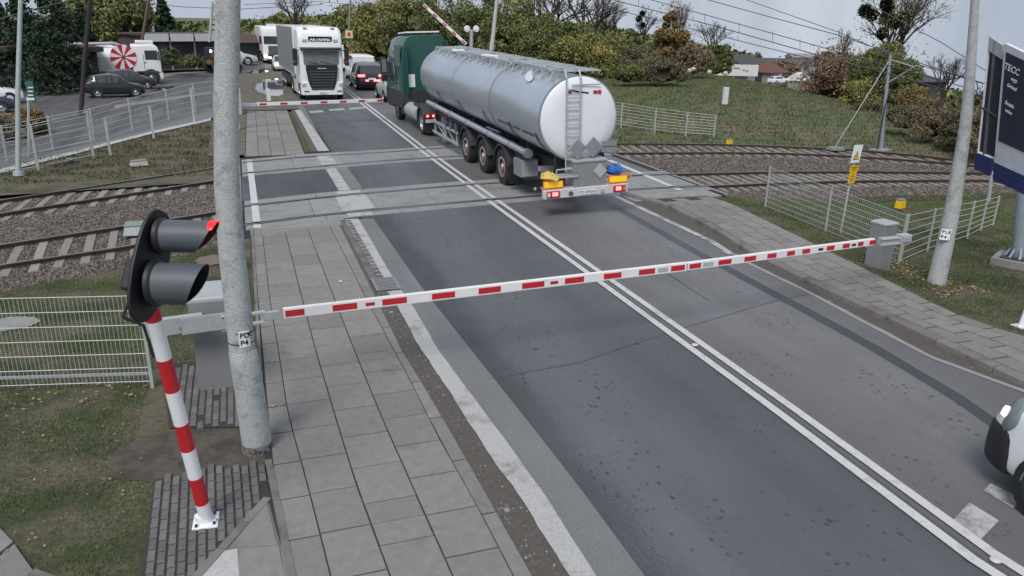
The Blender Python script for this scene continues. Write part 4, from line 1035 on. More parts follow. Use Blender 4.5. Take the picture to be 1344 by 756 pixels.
# footpath on the left
strip('footpath', [G(-300,262),G(0,213),G(100,190),G(200,163),G(277,141),G(315,132)], [G(-300,300),G(0,222),G(100,197.5),G(200,172),G(277,155),G(315,148)], mat('path_concrete', (.15,.155,.158), .85, var=.1), -.01)
strip('path_kerb', [G(-300,300),G(0,222),G(100,197.5),G(200,172),G(277,155)], [G(-300,306),G(0,226.5),G(100,201.5),G(200,175.3),G(277,158)], TACT, .0)
# yard asphalt left
sheet('yard', [(.0,41.8),(-.6,36.8),G(277,141.5),G(200,163.5),G(100,190.5),G(0,213.5),(-14,24),(-26,44),(-22,66),(-8,74),(0,76),(3.2,100),(3.9,100),(3.0,60),(3.0,42.5)], ASPH_FAR, -.008)
strip('side_road', [(9.9,40),(10.6,52),(12,62),(15,72)], [(10.1,30),(12.5,46),(16,54),(21,60)], ASPH_FAR, -.006)
blob('bare_soil', [G(*p) for p in [(318,100),(345,88),(372,92),(388,120),(396,136),(318,140)]], DIRT, -.003, 19, a=.1)
for k, pts_ in enumerate([[(335,112),(345,104),(362,103),(372,108),(374,122),(366,126),(352,125),(338,120)],[(322,94),(345,91),(352,94),(340,96),(324,96)],[(197,118),(212,114),(228,113),(226,116),(205,120)]]):
    o = blob('puddle', [G(*p) for p in pts_], WATER, .003, 20+k, a=.05)
for a in [[(196,99),(278,90),(278,93),(196,103)],[(150,138),(277,120),(277,123),(150,142)],[(60,120),(110,112),(190,97),(190,100),(110,116),(60,124)]]:
    sheet('wet_patch', [G(*p) for p in a], mat('yard_kerb', (.2,.19,.18), .8, var=.3, vs=5), .0)

for (px_, py_, lb_) in ((912,454,'white road stud set into the double centre line in mid picture'),(1306,737,'pale road stud on the double centre line at the bottom right corner')):
    t = thing('road_stud', lb_, 'stud', G(px_,py_)+Vector((0,0,.018))); q = MB(); q.lathe([(.05,0),(.043,.010),(.02,.016),(.001,.018)], (0,0,0), (0,0,1), 14, mat('stud_white',(.5,.5,.48),.4)); q.build('body', t)
# cable loop and conduit on the signal
q = MB(); q.tube([cen-nn*.09-uu*.18, cen-nn*.14-uu*.42, L*.93+Vector((-.09,.02,0)), L*.80+Vector((-.075,.0,0))], .012, 6, BLACK); q.build('cable', sg)
q = MB(); q.box((.095,-.03,.024),(.035,.045,.006),GREYBOX); q.build('maker_plate', sg, smooth=0)
# ================================================================== VEHICLES
def wheel(parent, loc, r, wd, side=-1, rimm=None, hub=RIM, spokes=0, n=28, name='wheel'):
    """axle along x; side -1 shows its face to -x"""
    rimm = rimm or RIM; q = MB(); h = wd/2
    q.lathe([(r*.62,-h*.8),(r*.66,-h),(r*.93,-h*.96),(r,-h*.6),(r,h*.6),(r*.93,h*.96),(r*.66,h),(r*.62,h*.8)], loc, (1,0,0), n, TYRE); w_ = q.build(name, parent, smooth=40)
    q = MB(); s = side; ax = (s,0,0)
    q.lathe([(r*.64,h*.85),(r*.60,h*.9),(r*.57,h*.35),(r*.38,h*.2),(r*.34,h*.55),(r*.2,h*.75),(r*.16,h*.9),(.001,h*.95)], loc, ax, n, rimm); q.build('rim', w_, smooth=35)
    if spokes:
        q = MB()
        for i in range(spokes):
            a = 2*pi*i/spokes; c_ = Vector(loc)+Vector((s*h*.86, cos(a)*r*.38, sin(a)*r*.38)); R = Matrix.Rotation(a, 3, 'X')
            q.box(c_, (.03, r*.42, r*.11), rimm, R)
        q.build('spokes', w_, smooth=0)
    elif hub is not rimm:
        q = MB(); q.lathe([(r*.2,h*.9),(r*.18,h*1.05),(.001,h*1.08)], loc, ax, 14, hub)
        q.build('hub', w_)
    return w_
def pbox(parent, name, c, d, m, rot=None, bevel=0, ch=0, taper=1):
    q = MB(); q.box(c, d, m, rot, ch=ch, taper=taper); return q.build(name, parent, smooth=0 if not bevel else 40, bevel=bevel)
def pcyl(parent, name, a, c, r0, r1, m, n=16, smooth=40):
    q = MB(); q.cyl(a, c, r0, r1, n, m); return q.build(name, parent, smooth=smooth)

# ---------------- tanker
tk = thing('tanker_truck', 'polished silver tank semi-trailer with white round end, pulled by a green tractor across the rails', 'tanker truck', (8.05,17.2,0), ry=radians(-2))
TL = 14.1; R_ = 1.0
def tcx(y): return -.33+.014*y
def tcz(y): return 2.33+.008*y
def trg(y, r, n=56, sq=1.0): return [Vector((tcx(y)+cos(2*pi*i/n)*r, y, tcz(y)+sin(2*pi*i/n)*r*sq)) for i in range(n)]
q = MB(); ysr = [.02,.05,1.6,1.62,3.9,3.92,6.2,6.22,8.6,8.62,11,11.02,TL-.35,TL-.12,TL]
rad = [.985,1.0,1,1.004,1.004,1,1,1.004,1.004,1,1,1.004,1,.93,.6]
q.rings([trg(y, R_*k) for y, k in zip(ysr, rad)], STEEL, cap=True); tank = q.build('tank_shell', tk, smooth=30)
q = MB(); q.rings([trg(.03,.99),trg(-.005,.985),trg(-.03,.96),trg(-.07,.7),trg(-.085,.35),trg(-.09,.02)], TANKEND, cap=True); tend = q.build('tank_end', tk, smooth=60)
q = MB(); q.rings([trg(.06,1.004),trg(.06,1.02),trg(.0,1.02),trg(.0,.985)], STEELD, cap=False); q.build('end_rim', tank, smooth=40)
for y in (4.2,8.6):
    q = MB(); q.rings([trg(y,1.004),trg(y,1.012),trg(y+.05,1.012),trg(y+.05,1.004)], STEELD, cap=False); q.build('weld_band', tank, smooth=40)
# lower ribs of the tank (dark lettering strip on the flank)
for k in range(11):
    an = radians(202); y = 3.2-k*.13; 
    pass
q = MB()
for k in range(20):
    an = radians(206); y = 3.6-k*.15
    if k in (8,13): continue
    P = Vector((tcx(y)+cos(an)*1.006, y, tcz(y)+sin(an)*1.006)); q.box(P, (.012,.09,.09*rr.uniform(.7,1)), DARKG, Matrix.Rotation(-(an-pi), 3, 'Y'))
q.build('lettering_strip', tank, smooth=0)['kind'] = 'stuff'
# small mark at the top of the end
q = MB()
for (x_, z_, w_, h_, m_) in ((-.26,.71,.05,.05,REDL),(-.17,.73,.09,.02,BLACK),(-.08,.705,.12,.022,BLACK),(.04,.68,.14,.022,BLACK),(.26,.68,.06,.05,REDL),(.35,.68,.06,.05,REDL)):
    q2 = MB(); q2.box((tcx(0)+x_*1.25+.06,-.075,tcz(0)+z_-.06),(w_*1.5,.02,h_*1.5),m_,Matrix.Rotation(radians(8),3,'Y')); q2.build('mark', tend, smooth=0)
pbox(tend, 'lamp_bar', (tcx(0)+.15,-.09,tcz(0)+.80), (.75,.02,.02), STEELD)
# walkway on top
wz = 3.42
for k in range(9):
    y0_ = .15+k*1.5; 
    if y0_ > 13: break
    fr = tk; q = MB(); x0_ = tcx(y0_)+.12; W_ = .95
    for dx in (-.48,.48):
        q = MB(); q.box((x0_+dx, y0_+.68, wz+.008*y0_), (.04,1.36,.05), GALV); o = q.build('walkway_frame', tk, smooth=0)
    q = MB()
    for i in range(9): q.box((x0_, y0_+.08+i*.15, wz+.0+.008*y0_), (.92,.075,.025), GALV)
    q.build('tread', o, smooth=0)
    for s_ in (0,1):
        ya = y0_+.1+s_*.65; an = radians(122)
        S = Vector((tcx(ya)+cos(an)*1.0, ya+.28, tcz(ya)+sin(an)*1.0)); 
        q = MB(); q.cyl((x0_-.46,ya,wz+.008*ya), S, .016,.016,6,GALV); q.cyl((x0_-.46,ya+.56,wz+.008*ya), S, .016,.016,6,GALV)
        q.build('walkway_strut', tk, smooth=0)
for k in range(4):
    y0_ = 1.6+k*3.1; q = MB(); q.lathe([(.27,0),(.27,.16),(.24,.19),(.0,.2)], (tcx(y0_)+.05,y0_,tcz(y0_)+.95), (0,0,1), 20, STEELD, cap=True); q.build('manhole_cover', tk, smooth=30)
for (ya, yb) in ((0.2,2.6),(3.2,6.8),(7.5,12)):
    q = MB(); q.tube([(tcx(ya)-.62,ya,wz+.02),(tcx(ya)-.66,ya+.1,wz+.08),(tcx(yb)-.66,yb,wz+.12)],.018,6,GALV); q.build('handrail', tk, smooth=0)
q = MB(); q.cyl((tcx(2)-.72,1.55,3.22),(tcx(2)-.5,2.05,3.25),.10,.10,12,WHITEP); q.build('white_canister', tk)
q = MB(); q.cyl((tcx(5)-.3,5.6,3.52),(tcx(5)-.45,6.6,3.50),.055,.055,10,WHITEP); q.cyl((tcx(10)-.3,9.6,3.52),(tcx(10)-.45,10.4,3.50),.055,.055,10,WHITEP); q.build('vent_pipe', tk)
_n0 = set(o.name for o in tk.children_recursive)
# ladder
lx = tcx(0)+.06
for s_ in (-.18,.18):
    q = MB(); q.tube([(lx+s_,-.16,1.12),(lx+s_,-.16,3.30),(lx+s_,-.05,3.48),(lx+s_,.25,3.50)],.02,8,GALV); q.build('ladder_rail', tk)
for k in range(10):
    z_ = 1.2+k*.205; q = MB(); q.box((lx,-.16,z_),(.36,.04,.025),GALV); q.build('ladder_rung', tk, smooth=0)
q = MB(); q.tube([(lx-.42,.05,2.9),(lx-.42,.02,3.5),(lx-.1,.02,3.55)],.018,8,GALV); q.build('grab_rail', tk)
# rear cabinet, plates
cab_ = pbox(tk, 'valve_cabinet', (.12,-.06,1.04), (.86,.55,.62), STEELD, bevel=.01)
pbox(cab_, 'cabinet_lid', (.12,-.06,1.37), (.9,.6,.04), GALV)
def diamond(parent, c, s, m, nm='hazard_plate'):
    q = MB(); q.box(c, (s,.015,s), GALV, Matrix.Rotation(pi/4,3,'Y')); o = q.build(nm, parent, smooth=0); q = MB(); q.box(Vector(c)+Vector((0,-.01,0)), (s*.88,.012,s*.88), m, Matrix.Rotation(pi/4,3,'Y')); q.build('face', o, smooth=0)
diamond(cab_, (.38,-.345,1.1), .27, GALVW)
diamond(tk, (-.17,-.22,1.66), .35, STEELD); diamond(tk, (.24,-.22,1.68), .35, STEELD)
pbox(tk, 'orange_plate_holder', (.66,-.22,1.66), (.40,.02,.27), STEELD); pbox(tk, 'plate_divider', (.66,-.232,1.66), (.34,.01,.012), BLACK)
q = MB(); q.tube([(-.75,-.3,1.02),(-.75,-.3,1.2),(-.35,-.3,1.2),(-.2,-.3,1.02)],.018,8,GALV); q.build('step_rail', tk)
pbox(tk, 'step', (-.52,-.18,1.02), (.62,.4,.03), GALV)
# bumper
bm_ = pbox(tk, 'bumper', (0.02,-.30,.63), (2.24,.14,.22), mat('bumper_pale', (.55,.53,.53), .5), bevel=.015)
pbox(bm_, 'bumper_shelf', (0.02,-.16,.75), (2.2,.3,.02), GALVW)
for s_ in (-1,1):
    q = MB(); q.box((.02+s_*.88,-.385,.63),(.34,.04,.16),REDL); o = q.build('tail_light', tk, smooth=40, bevel=.02)
    q = MB(); q.box((.02+s_*.84,-.408,.64),(.14,.015,.09),REDLIT); q.build('brake_lamp', o, smooth=0)
    q = MB(); q.box((.02+s_*1.0,-.408,.63),(.06,.012,.09),WHITEP if s_ < 0 else ORANGE); q.build('reflector', o, smooth=0)
    pbox(tk, 'marker_plate', (.02+s_*.86,-.32,.86), (.52,.02,.2), ORANGE)
    pbox(tk, 'marker_plate', (.02+s_*.86,-.335,.86), (.46,.012,.14), YELLOW)
    q = MB(); q.cyl((.02+s_*.42,-.36,.62),(.02+s_*.42,-.40,.62),.06,.055,12,GALVW if s_ > 0 else DARKG); q.build('rear_lamp', tk)
npl = pbox(tk, 'number_plate', (.05,-.385,.62), (.46,.01,.11), WHITEP)
text('lettering', 'PO 870AX', .1, BLACK, npl, face_mtx((.05,-.392,.62), (1,0,0), (0,0,1)))
q = MB(); q.lathe([(.001,-.12),(.12,-.1),(.2,0),(.17,.1),(.08,.14),(.001,.15)], (.85,-.2,1.05), (0,0,1), 14, BLUE); q.v = [tuple(Vector(v)+Vector((rr.gauss(0,.02),rr.gauss(0,.02),rr.gauss(0,.02)))) for v in q.v]; q.build('blue_bundle', tk, smooth=60)
q = MB(); q.lathe([(.001,-.08),(.2,-.07),(.26,0),(.18,.07),(.001,.1)], (-.88,-.2,1.02), (.2,0,1), 9, YELR); q.v = [tuple(Vector(v)+Vector((rr.gauss(0,.045),rr.gauss(0,.03),rr.gauss(0,.035)))) for v in q.v]; q.build('yellow_rag', tk, smooth=20)
q = MB(); q.cyl((-1.1,-.2,.8),(-1.22,-.2,.78),.012,.012,6,BLACK); q.box((-1.26,-.2,.77),(.05,.04,.06),GALVW); q.build('marker_lamp', tk)
q = MB(); q.cyl((1.12,-.2,.8),(1.24,-.2,.86),.014,.014,6,BLACK); q.box((1.27,-.2,.88),(.06,.05,.08),ORANGE); q.build('marker_lamp', tk)
for o_ in tk.children:
    if o_.name not in _n0: o_.location.x -= .27
# chassis
for s_ in (-.42,.42): pbox(tk, 'chassis_beam', (s_,7,1.02), (.14,13.8,.28), CHASSIS)
pbox(tk, 'cross_skirt', (0,3,.95), (1.7,1.4,.5), CHASSIS)
for y in (.4,2.5,5,8,11,13.4): 
    q = MB(); q.rings([[Vector((tcx(y)+cos(a_)*r_, y+dy, tcz(y)+sin(a_)*r_)) for a_ in [radians(200+14*i) for i in range(11)]] for r_, dy in ((1.03,0),(1.03,.12))], CHASSIS, closed=False, cap=False); q.build('tank_saddle', tk, smooth=0)
    pbox(tk, 'saddle_block', (tcx(y)+.2,y,1.28), (1.3,.16,.3), CHASSIS)
for k, y in enumerate((3.85,5.75,7.7)):
    for s_ in (-1,1):
        wheel(tk, (s_*.875,y,.55), .55, .34, s_, RIMRED if s_ < 0 else RIM, hub=RIM)
        q = MB(); rg = []
        for i in range(13):
            a_ = radians(10+160*i/12); rg.append([Vector((s_*.66,y+cos(a_)*.66,.56+sin(a_)*.66)),Vector((s_*1.08,y+cos(a_)*.66,.56+sin(a_)*.66)),Vector((s_*1.08,y+cos(a_)*.60,.56+sin(a_)*.60))])
        q.rings(rg, CHASSIS, closed=False, cap=False); q.build('mudguard', tk, smooth=50)
    pcyl(tk, 'axle', (-.8,y,.55), (.8,y,.55), .09,.09, CHASSIS)
# red and white rims: bolt ring
for y in (3.85,5.75,7.7):
    q = MB(); q.lathe([(.30,.155),(.30,.175),(.24,.175),(.24,.155)], (-.875,y,.55), (-1,0,0), 20, RIM)
    q.build('rim_ring', tk)
# side pipe
q = MB(); q.cyl((-1.02,1.7,1.28),(-1.0,13.2,1.46),.09,.09,16,STEEL); pipe = q.build('hose_tube', tk)
q = MB(); q.cyl((-1.02,1.62,1.28),(-1.02,1.78,1.28),.125,.125,16,STEELD); q.build('tube_cap', pipe)
for y in (3,5,7.4,9.6,11.8): pcyl(pipe, 'tube_clip', (-1.02,y,1.28+.0157*(y-1.7)), (-1.02,y+.06,1.28+.0157*(y-1.7)), .108,.108, STEELD)
# side boxes and rails
sb = pbox(tk, 'side_box', (-.84,2.35,.80), (.5,.62,.46), STEELD, bevel=.01); pbox(sb, 'box_door', (-.84,2.03,.80), (.44,.02,.4), GALV)
pbox(tk, 'mud_flap', (-.9,3.0,.5), (.4,.02,.55), BLACK); pbox(tk, 'mud_flap', (.9,3.0,.5), (.4,.02,.55), BLACK)
pbox(tk, 'cross_tube', (-.3,1.2,.95), (1.2,.12,.12), GALV)
for z_ in (.45,.85): pbox(tk, 'side_guard', (-1.03,10.6,z_), (.04,3.7,.09), GALV)
for y in (9.0,10.6,12.2): pbox(tk, 'guard_post', (-.99,y,.65), (.05,.07,.6), GALV)
q = MB(); q.cyl((-1.0,9.2,.45),(-1.0,10.6,.9),.02,.02,6,GALV); q.cyl((-1.0,10.6,.45),(-1.0,12.2,.9),.02,.02,6,GALV); q.build('guard_brace', tk)
for y in (8.9,9.6,10.3):
    q = MB(); q.box((-1.06,y,1.02),(.015,.25,.25),DARKG,Matrix.Rotation(pi/4,3,'X')); q.build('hazard_plate', tk, smooth=0)
for s_ in (-.8,.8): pbox(tk, 'landing_leg', (s_,11.6,.6), (.12,.14,.9), GALV)
q = MB(); q.cyl((-.2,10.8,.6),(-.2,12.6,.6),.3,.3,16,CHASSIS); q.build('air_tank', tk)
# tractor
for s_ in (-.4,.4): pbox(tk, 'tractor_beam', (s_,16.2,.85), (.12,7.0,.24), CHASSIS)
wheel(tk, (-.84,14.45,.53), .53, .44, -1, RIM); wheel(tk, (.84,14.45,.53), .53, .44, 1, RIM)
wheel(tk, (-.9,19.6,.53), .53, .32, -1, RIM); wheel(tk, (.9,19.6,.53), .53, .32, 1, RIM)
q = MB(); rg = []
for i in range(13):
    a_ = radians(-12+190*i/12); rg.append([Vector((-1.1,14.45+cos(a_)*.66,.56+sin(a_)*.62)),Vector((-.5,14.45+cos(a_)*.66,.56+sin(a_)*.62)),Vector((-.5,14.45+cos(a_)*.6,.56+sin(a_)*.56)),Vector((-1.1,14.45+cos(a_)*.6,.56+sin(a_)*.56))])
q.rings(rg, CHASSIS, cap=True); q.build('mudguard', tk, smooth=50)
q = MB(); rg = [[Vector((-v.x,v.y,v.z)) for v in r_] for r_ in rg]; q.rings(rg, CHASSIS, cap=True); q.build('mudguard', tk, smooth=50)
pbox(tk, 'tractor_flap', (-.82,13.72,.55), (.5,.02,.75), BLACK)
o = pbox(tk, 'tail_light', (-.83,13.68,.86), (.42,.05,.13), REDL); 
for dx in (-.12,.12): pbox(o, 'lamp', (-.83+dx,13.65,.86), (.09,.02,.09), REDLIT)
pbox(tk, 'number_plate', (-.83,13.67,.66), (.42,.02,.14), mat('plate_dirty', (.5,.42,.42), .6))
q = MB(); q.rings([[Vector((-.82+cos(a_)*.30*1.0, y, .72+sin(a_)*.33)) for a_ in [2*pi*i/20 for i in range(20)]] for y in (15.4,15.45,16.2,16.22,16.9,16.95,17.6,17.65)], GALV, cap=True); q.build('fuel_tank', tk, smooth=40)
pbox(tk, 'deck_plate', (0,15.4,1.08), (1.9,1.9,.05), CHASSIS); pbox(tk, 'battery_box', (-.8,18.3,.75), (.5,.8,.6), CHASSIS)
q = MB()
prof = [(-1.10,.95),(-1.12,1.3),(-1.10,2.5),(-1.02,3.15),(-.85,3.75),(-.7,3.86),(.7,3.86),(.85,3.75),(1.02,3.15),(1.10,2.5),(1.12,1.3),(1.10,.95)]
def cabring(y, dz=0, sx=1, top=3.86): return [Vector((x*sx, y, .95+(z-.95)*((top-.95)/2.91))) for x, z in prof]
q.rings([cabring(17.6), cabring(18.8), cabring(20.3,top=3.7), cabring(20.75,sx=.97,top=3.3), cabring(20.95,sx=.95,top=2.7)], GREEN, cap=True); cabo = q.build('cab', tk, smooth=35, bevel=.03)
pbox(cabo, 'side_window', (-1.12,19.6,2.3), (.04,1.3,.8), GLASS, bevel=.02); pbox(cabo, 'side_deflector', (-1.11,18.3,3.0), (.04,.9,.9), mat('deflector_grey',(.1,.14,.14),.4)); pbox(cabo, 'door_handle', (-1.13,18.9,1.75), (.03,.2,.05), BLACK); pbox(cabo, 'door_gap', (-1.115,18.7,2.0), (.02,.03,1.5), BLACK); pbox(cabo, 'door_step', (-1.09,19.9,.95), (.08,.95,.55), CHASSIS)
pbox(cabo, 'side_window', (1.115,19.9,2.25), (.03,.85,.75), GLASS); pbox(cabo, 'windscreen', (0,20.96,2.2), (1.9,.04,.85), GLASS); pbox(cabo, 'wheel_panel', (-1.10,19.5,1.25), (.04,1.3,.35), CHASSIS)
for s_ in (-1,1): 
    q = MB(); q.box((s_*1.36,20.0,2.5),(.26,.2,.75),BLACK); q.box((s_*1.36,20.0,1.95),(.28,.2,.3),BLACK); o = q.build('mirror', tk, smooth=40, bevel=.03); q = MB(); q.box((s_*1.36,19.89,2.5),(.2,.01,.6),GLASSL); q.build('mirror_glass', o, smooth=0)
    q = MB(); q.cyl((s_*1.08,20.7,2.7),(s_*1.32,20.1,2.72),.025,.025,8,BLACK); q.build('mirror_arm', tk)
pbox(tk, 'back_fairing', (-.93,17.45,2.5), (.05,.3,2.2), GREEN); pbox(tk, 'back_fairing', (.93,17.45,2.5), (.05,.3,2.2), GREEN)
pbox(tk, 'roof_spoiler', (0,18.6,3.95), (1.5,1.5,.06), WHITEP, Matrix.Rotation(-.05,3,'X')); pbox(tk, 'white_plate', (-.72,17.57,1.95), (.34,.03,.55), WHITEP)
q = MB(); 
for k in range(3): q.tube([(-.5+k*.2,17.55,1.5),(-.55+k*.2,16.9,1.2),(-.4+k*.2,16.4,1.15),(-.3+k*.2,15.9,1.25)],.025,6,BLACK)
q.build('air_hoses', tk)['kind'] = 'stuff'

pbox(tk, 'lower_panel', (-1.12,19.2,1.12), (.05,3.0,.75), CHASSIS, bevel=.02); pbox(tk, 'lower_panel', (0,17.56,1.2), (2.1,.05,.6), CHASSIS)
_R = Matrix.Translation((-.02,17.6,0))@Matrix.Rotation(radians(3.2),4,'Z')@Matrix.Translation((0,-17.6,0))
for o_ in tk.children:
    if o_.name.split('.')[0] in ('cab','lower_panel','mirror_arm','roof_spoiler','back_fairing','white_plate') or (o_.name.startswith('mirror')):
        o_.matrix_basis = _R@o_.matrix_basis

# ---------------- car builder
def car(parent_kw, st, paint, wheels, wr, wz=None, hwx=.8, tyre_w=.2, heads=(), tails=(), tail_lit=False, head_lit=False, plate=None, rimm=None):
    """st: stations front to back (y, half width, z bottom, z belt, roof half width, z roof)"""
    t = thing(**parent_kw)
    def ring(s):
        y, hw, z0, zb, hr, zr = s; zr = max(zr, zb+.012); hr = hr if zr > zb+.05 else hw*.8
        return [Vector(p) for p in [(hw*.86,y,z0),(hw*.98,y,z0+.12),(hw,y,(z0+zb)/2),(hw*.985,y,zb-.07),(hw*.94,y,zb),(hr,y,zr-.04 if zr > zb+.05 else zb+.004),(hr*.82,y,zr),(0,y,zr+.02),
                (-hr*.82,y,zr),(-hr,y,zr-.04 if zr > zb+.05 else zb+.004),(-hw*.94,y,zb),(-hw*.985,y,zb-.07),(-hw,y,(z0+zb)/2),(-hw*.98,y,z0+.12),(-hw*.86,y,z0)]]
    rg = [ring(s) for s in st]
    def isglass(j, i):
        tall = [s[5]-s[3] > .25 for s in (st[j], st[j+1])]; dz = abs(st[j][5]-st[j+1][5])
        if i in (4,9): return any(tall) and dz < .2
        if i in (5,6,7,8): return dz > .25
        return False
    b = MB(); b.rings(rg, paint, fm=lambda j, i: None if isglass(j, i) else paint, cap=True); body = b.build('body', t, smooth=30)
    b = MB(); b.rings(rg, GLASS, fm=lambda j, i: GLASS if isglass(j, i) else None, cap=False); b.build('windows', t, smooth=30)
    for j in range(1, len(st)-1):
        if st[j][5]-st[j][3] > .25 and j % 1 == 0:
            for s_ in (-1,1):
                k = 4 if s_ > 0 else 9; a_, c_ = (rg[j][4], rg[j][5]) if s_ > 0 else (rg[j][10], rg[j][9])
                q = MB(); q.cyl(a_, c_, .035, .03, 6, paint); q.build('pillar', t, smooth=0)
    for (x_, y_) in [(sx*hwx, y) for y in wheels for sx in (-1,1)]:
        wheel(t, (x_,y_,wr), wr, tyre_w, -1 if x_ < 0 else 1, rimm, n=20)
        q = MB(); q.lathe([(wr*1.16,0),(wr*1.16,.02),(wr*.9,.02)], (x_+(.0 if x_ > 0 else 0)+(tyre_w*.38)*(1 if x_ > 0 else -1),y_,wr*1.02), (1 if x_ > 0 else -1,0,0), 20, BLACK, cap=False); q.build('arch', t)
    for (x_,y_,z_,w_,h_) in heads:
        pbox(t, 'headlight', (x_,y_,z_), (w_,.08,h_), WLIT if head_lit else GLASSL, bevel=.02)
    for (x_,y_,z_,w_,h_) in tails:
        pbox(t, 'tail_light', (x_,y_,z_), (w_,.08,h_), REDLIT if tail_lit else REDL, bevel=.015)
    if plate: pbox(t, 'number_plate', plate, (.44,.02,.1), WHITEP)
    return t
def hatch_st(L, H, W, boxy=0):
    h = W/2; return [(L/2,h*.72,.28,.52,h*.6,.52),(L/2-.08,h*.88,.22,.66,h*.7,.66),(L/2-.35,h*.97,.2,.78,h*.7,.78),(L/2-1.05,h,.2,.92,h*.78,.94),(L/2-1.7,h,.2,.96,h*.74,H-.08),(L/2-2.15,h,.2,.97,h*.74,H),(-.55,h,.2,.98,h*.73,H-.01),(-L/2+.75,h,.22,1.0,h*.70,H-.07),(-L/2+.42+boxy*-.2,h*.98,.25,1.0,h*.68,H-.14),(-L/2+.1,h*.95,.3,.98,h*.62,1.0),(-L/2,h*.88,.34,.75,h*.6,.75)]
def sc3(s): return (s,s,s)
# SUV (rear towards us), silver car, white van behind
car(dict(name='parked_car', label='dark car with glowing red brake lights waiting behind the silver car', cat='car', loc=(8.25,54.3,0), scale=1.08, group=None), hatch_st(4.3,1.6,1.8), CARRED, (1.35,-1.3), .33, heads=(), tails=[(-.62,-2.12,.9,.42,.14),(.62,-2.12,.9,.42,.14),(-.3,-2.16,.62,.2,.1),(.35,-2.16,.62,.5,.12)], tail_lit=True, plate=(0,-2.16,.72))
car(dict(name='parked_car', label='silver hatchback half hidden in front of the green tractor, across the far barrier tip', cat='car', loc=(8.62,46.2,0), scale=1.0), hatch_st(3.9,1.45,1.72), CARSIL, (1.25,-1.2), .31, tails=[(-.68,-1.93,.85,.2,.28),(.68,-1.93,.85,.2,.28)], plate=(0,-1.96,.6))
def van_st(L, H, W):
    h = W/2; return [(L/2,h*.8,.3,.6,h*.7,.6),(L/2-.15,h*.93,.25,.9,h*.7,.9),(L/2-.75,h,.25,1.1,h*.8,1.15),(L/2-1.35,h,.25,1.15,h*.85,H-.15),(L/2-1.8,h,.25,1.15,h*.88,H),(L/2-2.4,h,.25,1.15,h*.9,H),(-L/2+.1,h,.3,1.15,h*.88,H-.02),(-L/2,h*.97,.35,1.1,h*.85,H-.1)]
def boxvan(kw, L, H, W, **k):
    t = car(kw, van_st(L,H,W), WHITEP, (L/2-.8,-L/2+.9), .34, hwx=W/2-.12, **k); 
    for s_ in (-1,1): pbox(t, 'side_panel', (s_*(W/2*.985),-L*.18,1.4), (.05,L*.56,.55), WHITEP)
    return t
boxvan(dict(name='white_van', label='white van with plain back standing behind the dark car', cat='van', loc=(8.9,62,0), scale=.95), 4.6,2.0,1.9, tails=[(-.85,-2.3,.9,.12,.4),(.85,-2.3,.9,.12,.4)])
boxvan(dict(name='white_van', label='white van farther back between the white truck mirrors and the other van', cat='van', loc=(8.1,74,0), scale=1.0), 5.2,2.3,1.95, tails=[(-.85,-2.6,.9,.12,.4),(.85,-2.6,.9,.12,.4)])
# parked cars on the left
hd = -math.atan2(1.25,2.0)
t = car(dict(name='parked_car', label='dark green hatchback parked beside the footpath fence', cat='car', loc=G(150,128)+Vector((0,.7,0)), rz=-radians(76), scale=(.85,.78,.84)), hatch_st(3.9,1.5,1.75), CARDK, (1.25,-1.25), .33, heads=[(-.6,1.9,.62,.3,.16),(.6,1.9,.62,.3,.16)], tails=[(-.72,-1.93,.85,.16,.26),(.72,-1.93,.85,.16,.26)])
t = car(dict(name='parked_car', label='dark saloon partly hidden behind the green hatchback', cat='car', loc=G(168,118)+Vector((0,.9,0)), rz=-radians(76), scale=(.8,.72,.82)), hatch_st(4.3,1.45,1.75), mat('paint_graphite',(.03,.035,.04),.3,coat=.4), (1.35,-1.35), .33, heads=[(-.6,2.1,.62,.3,.16),(.6,2.1,.62,.3,.16)])
t = car(dict(name='parked_car', label='white car cut off by the left picture edge, dark windows', cat='car', loc=G(4,137)+Vector((-.9,.6,0)), rz=-radians(75), scale=.82), hatch_st(4.2,1.5,1.8), WHITEP, (1.3,-1.3), .33, heads=[(-.6,2.05,.7,.3,.16),(.6,2.05,.7,.3,.16)])
t = car(dict(name='parked_car', label='dark blue car in front of the white one at the left picture edge', cat='car', loc=G(-6,148)+Vector((-.8,.2,0)), rz=-radians(75), scale=.78), hatch_st(4.0,1.4,1.75), mat('paint_blue',(.02,.035,.08),.3,coat=.4), (1.3,-1.3), .33)
t = car(dict(name='parked_car', label='silver car nose showing just right of the thick concrete pole', cat='car', loc=G(303,86)+Vector((0,1,0)), rz=-radians(85), scale=1.15), hatch_st(4.3,1.5,1.8), CARSIL, (1.3,-1.3), .33, heads=[(-.6,2.05,.7,.3,.16),(.6,2.05,.7,.3,.16)])

# ---------------- white truck with grey curtain trailer
wt = thing('white_truck', 'white articulated truck with black grille and grey side curtain waiting at the far barrier', 'truck', (4.55,46.6,0), rz=pi+radians(1.5), scale=(1.0,1.0,1.0))
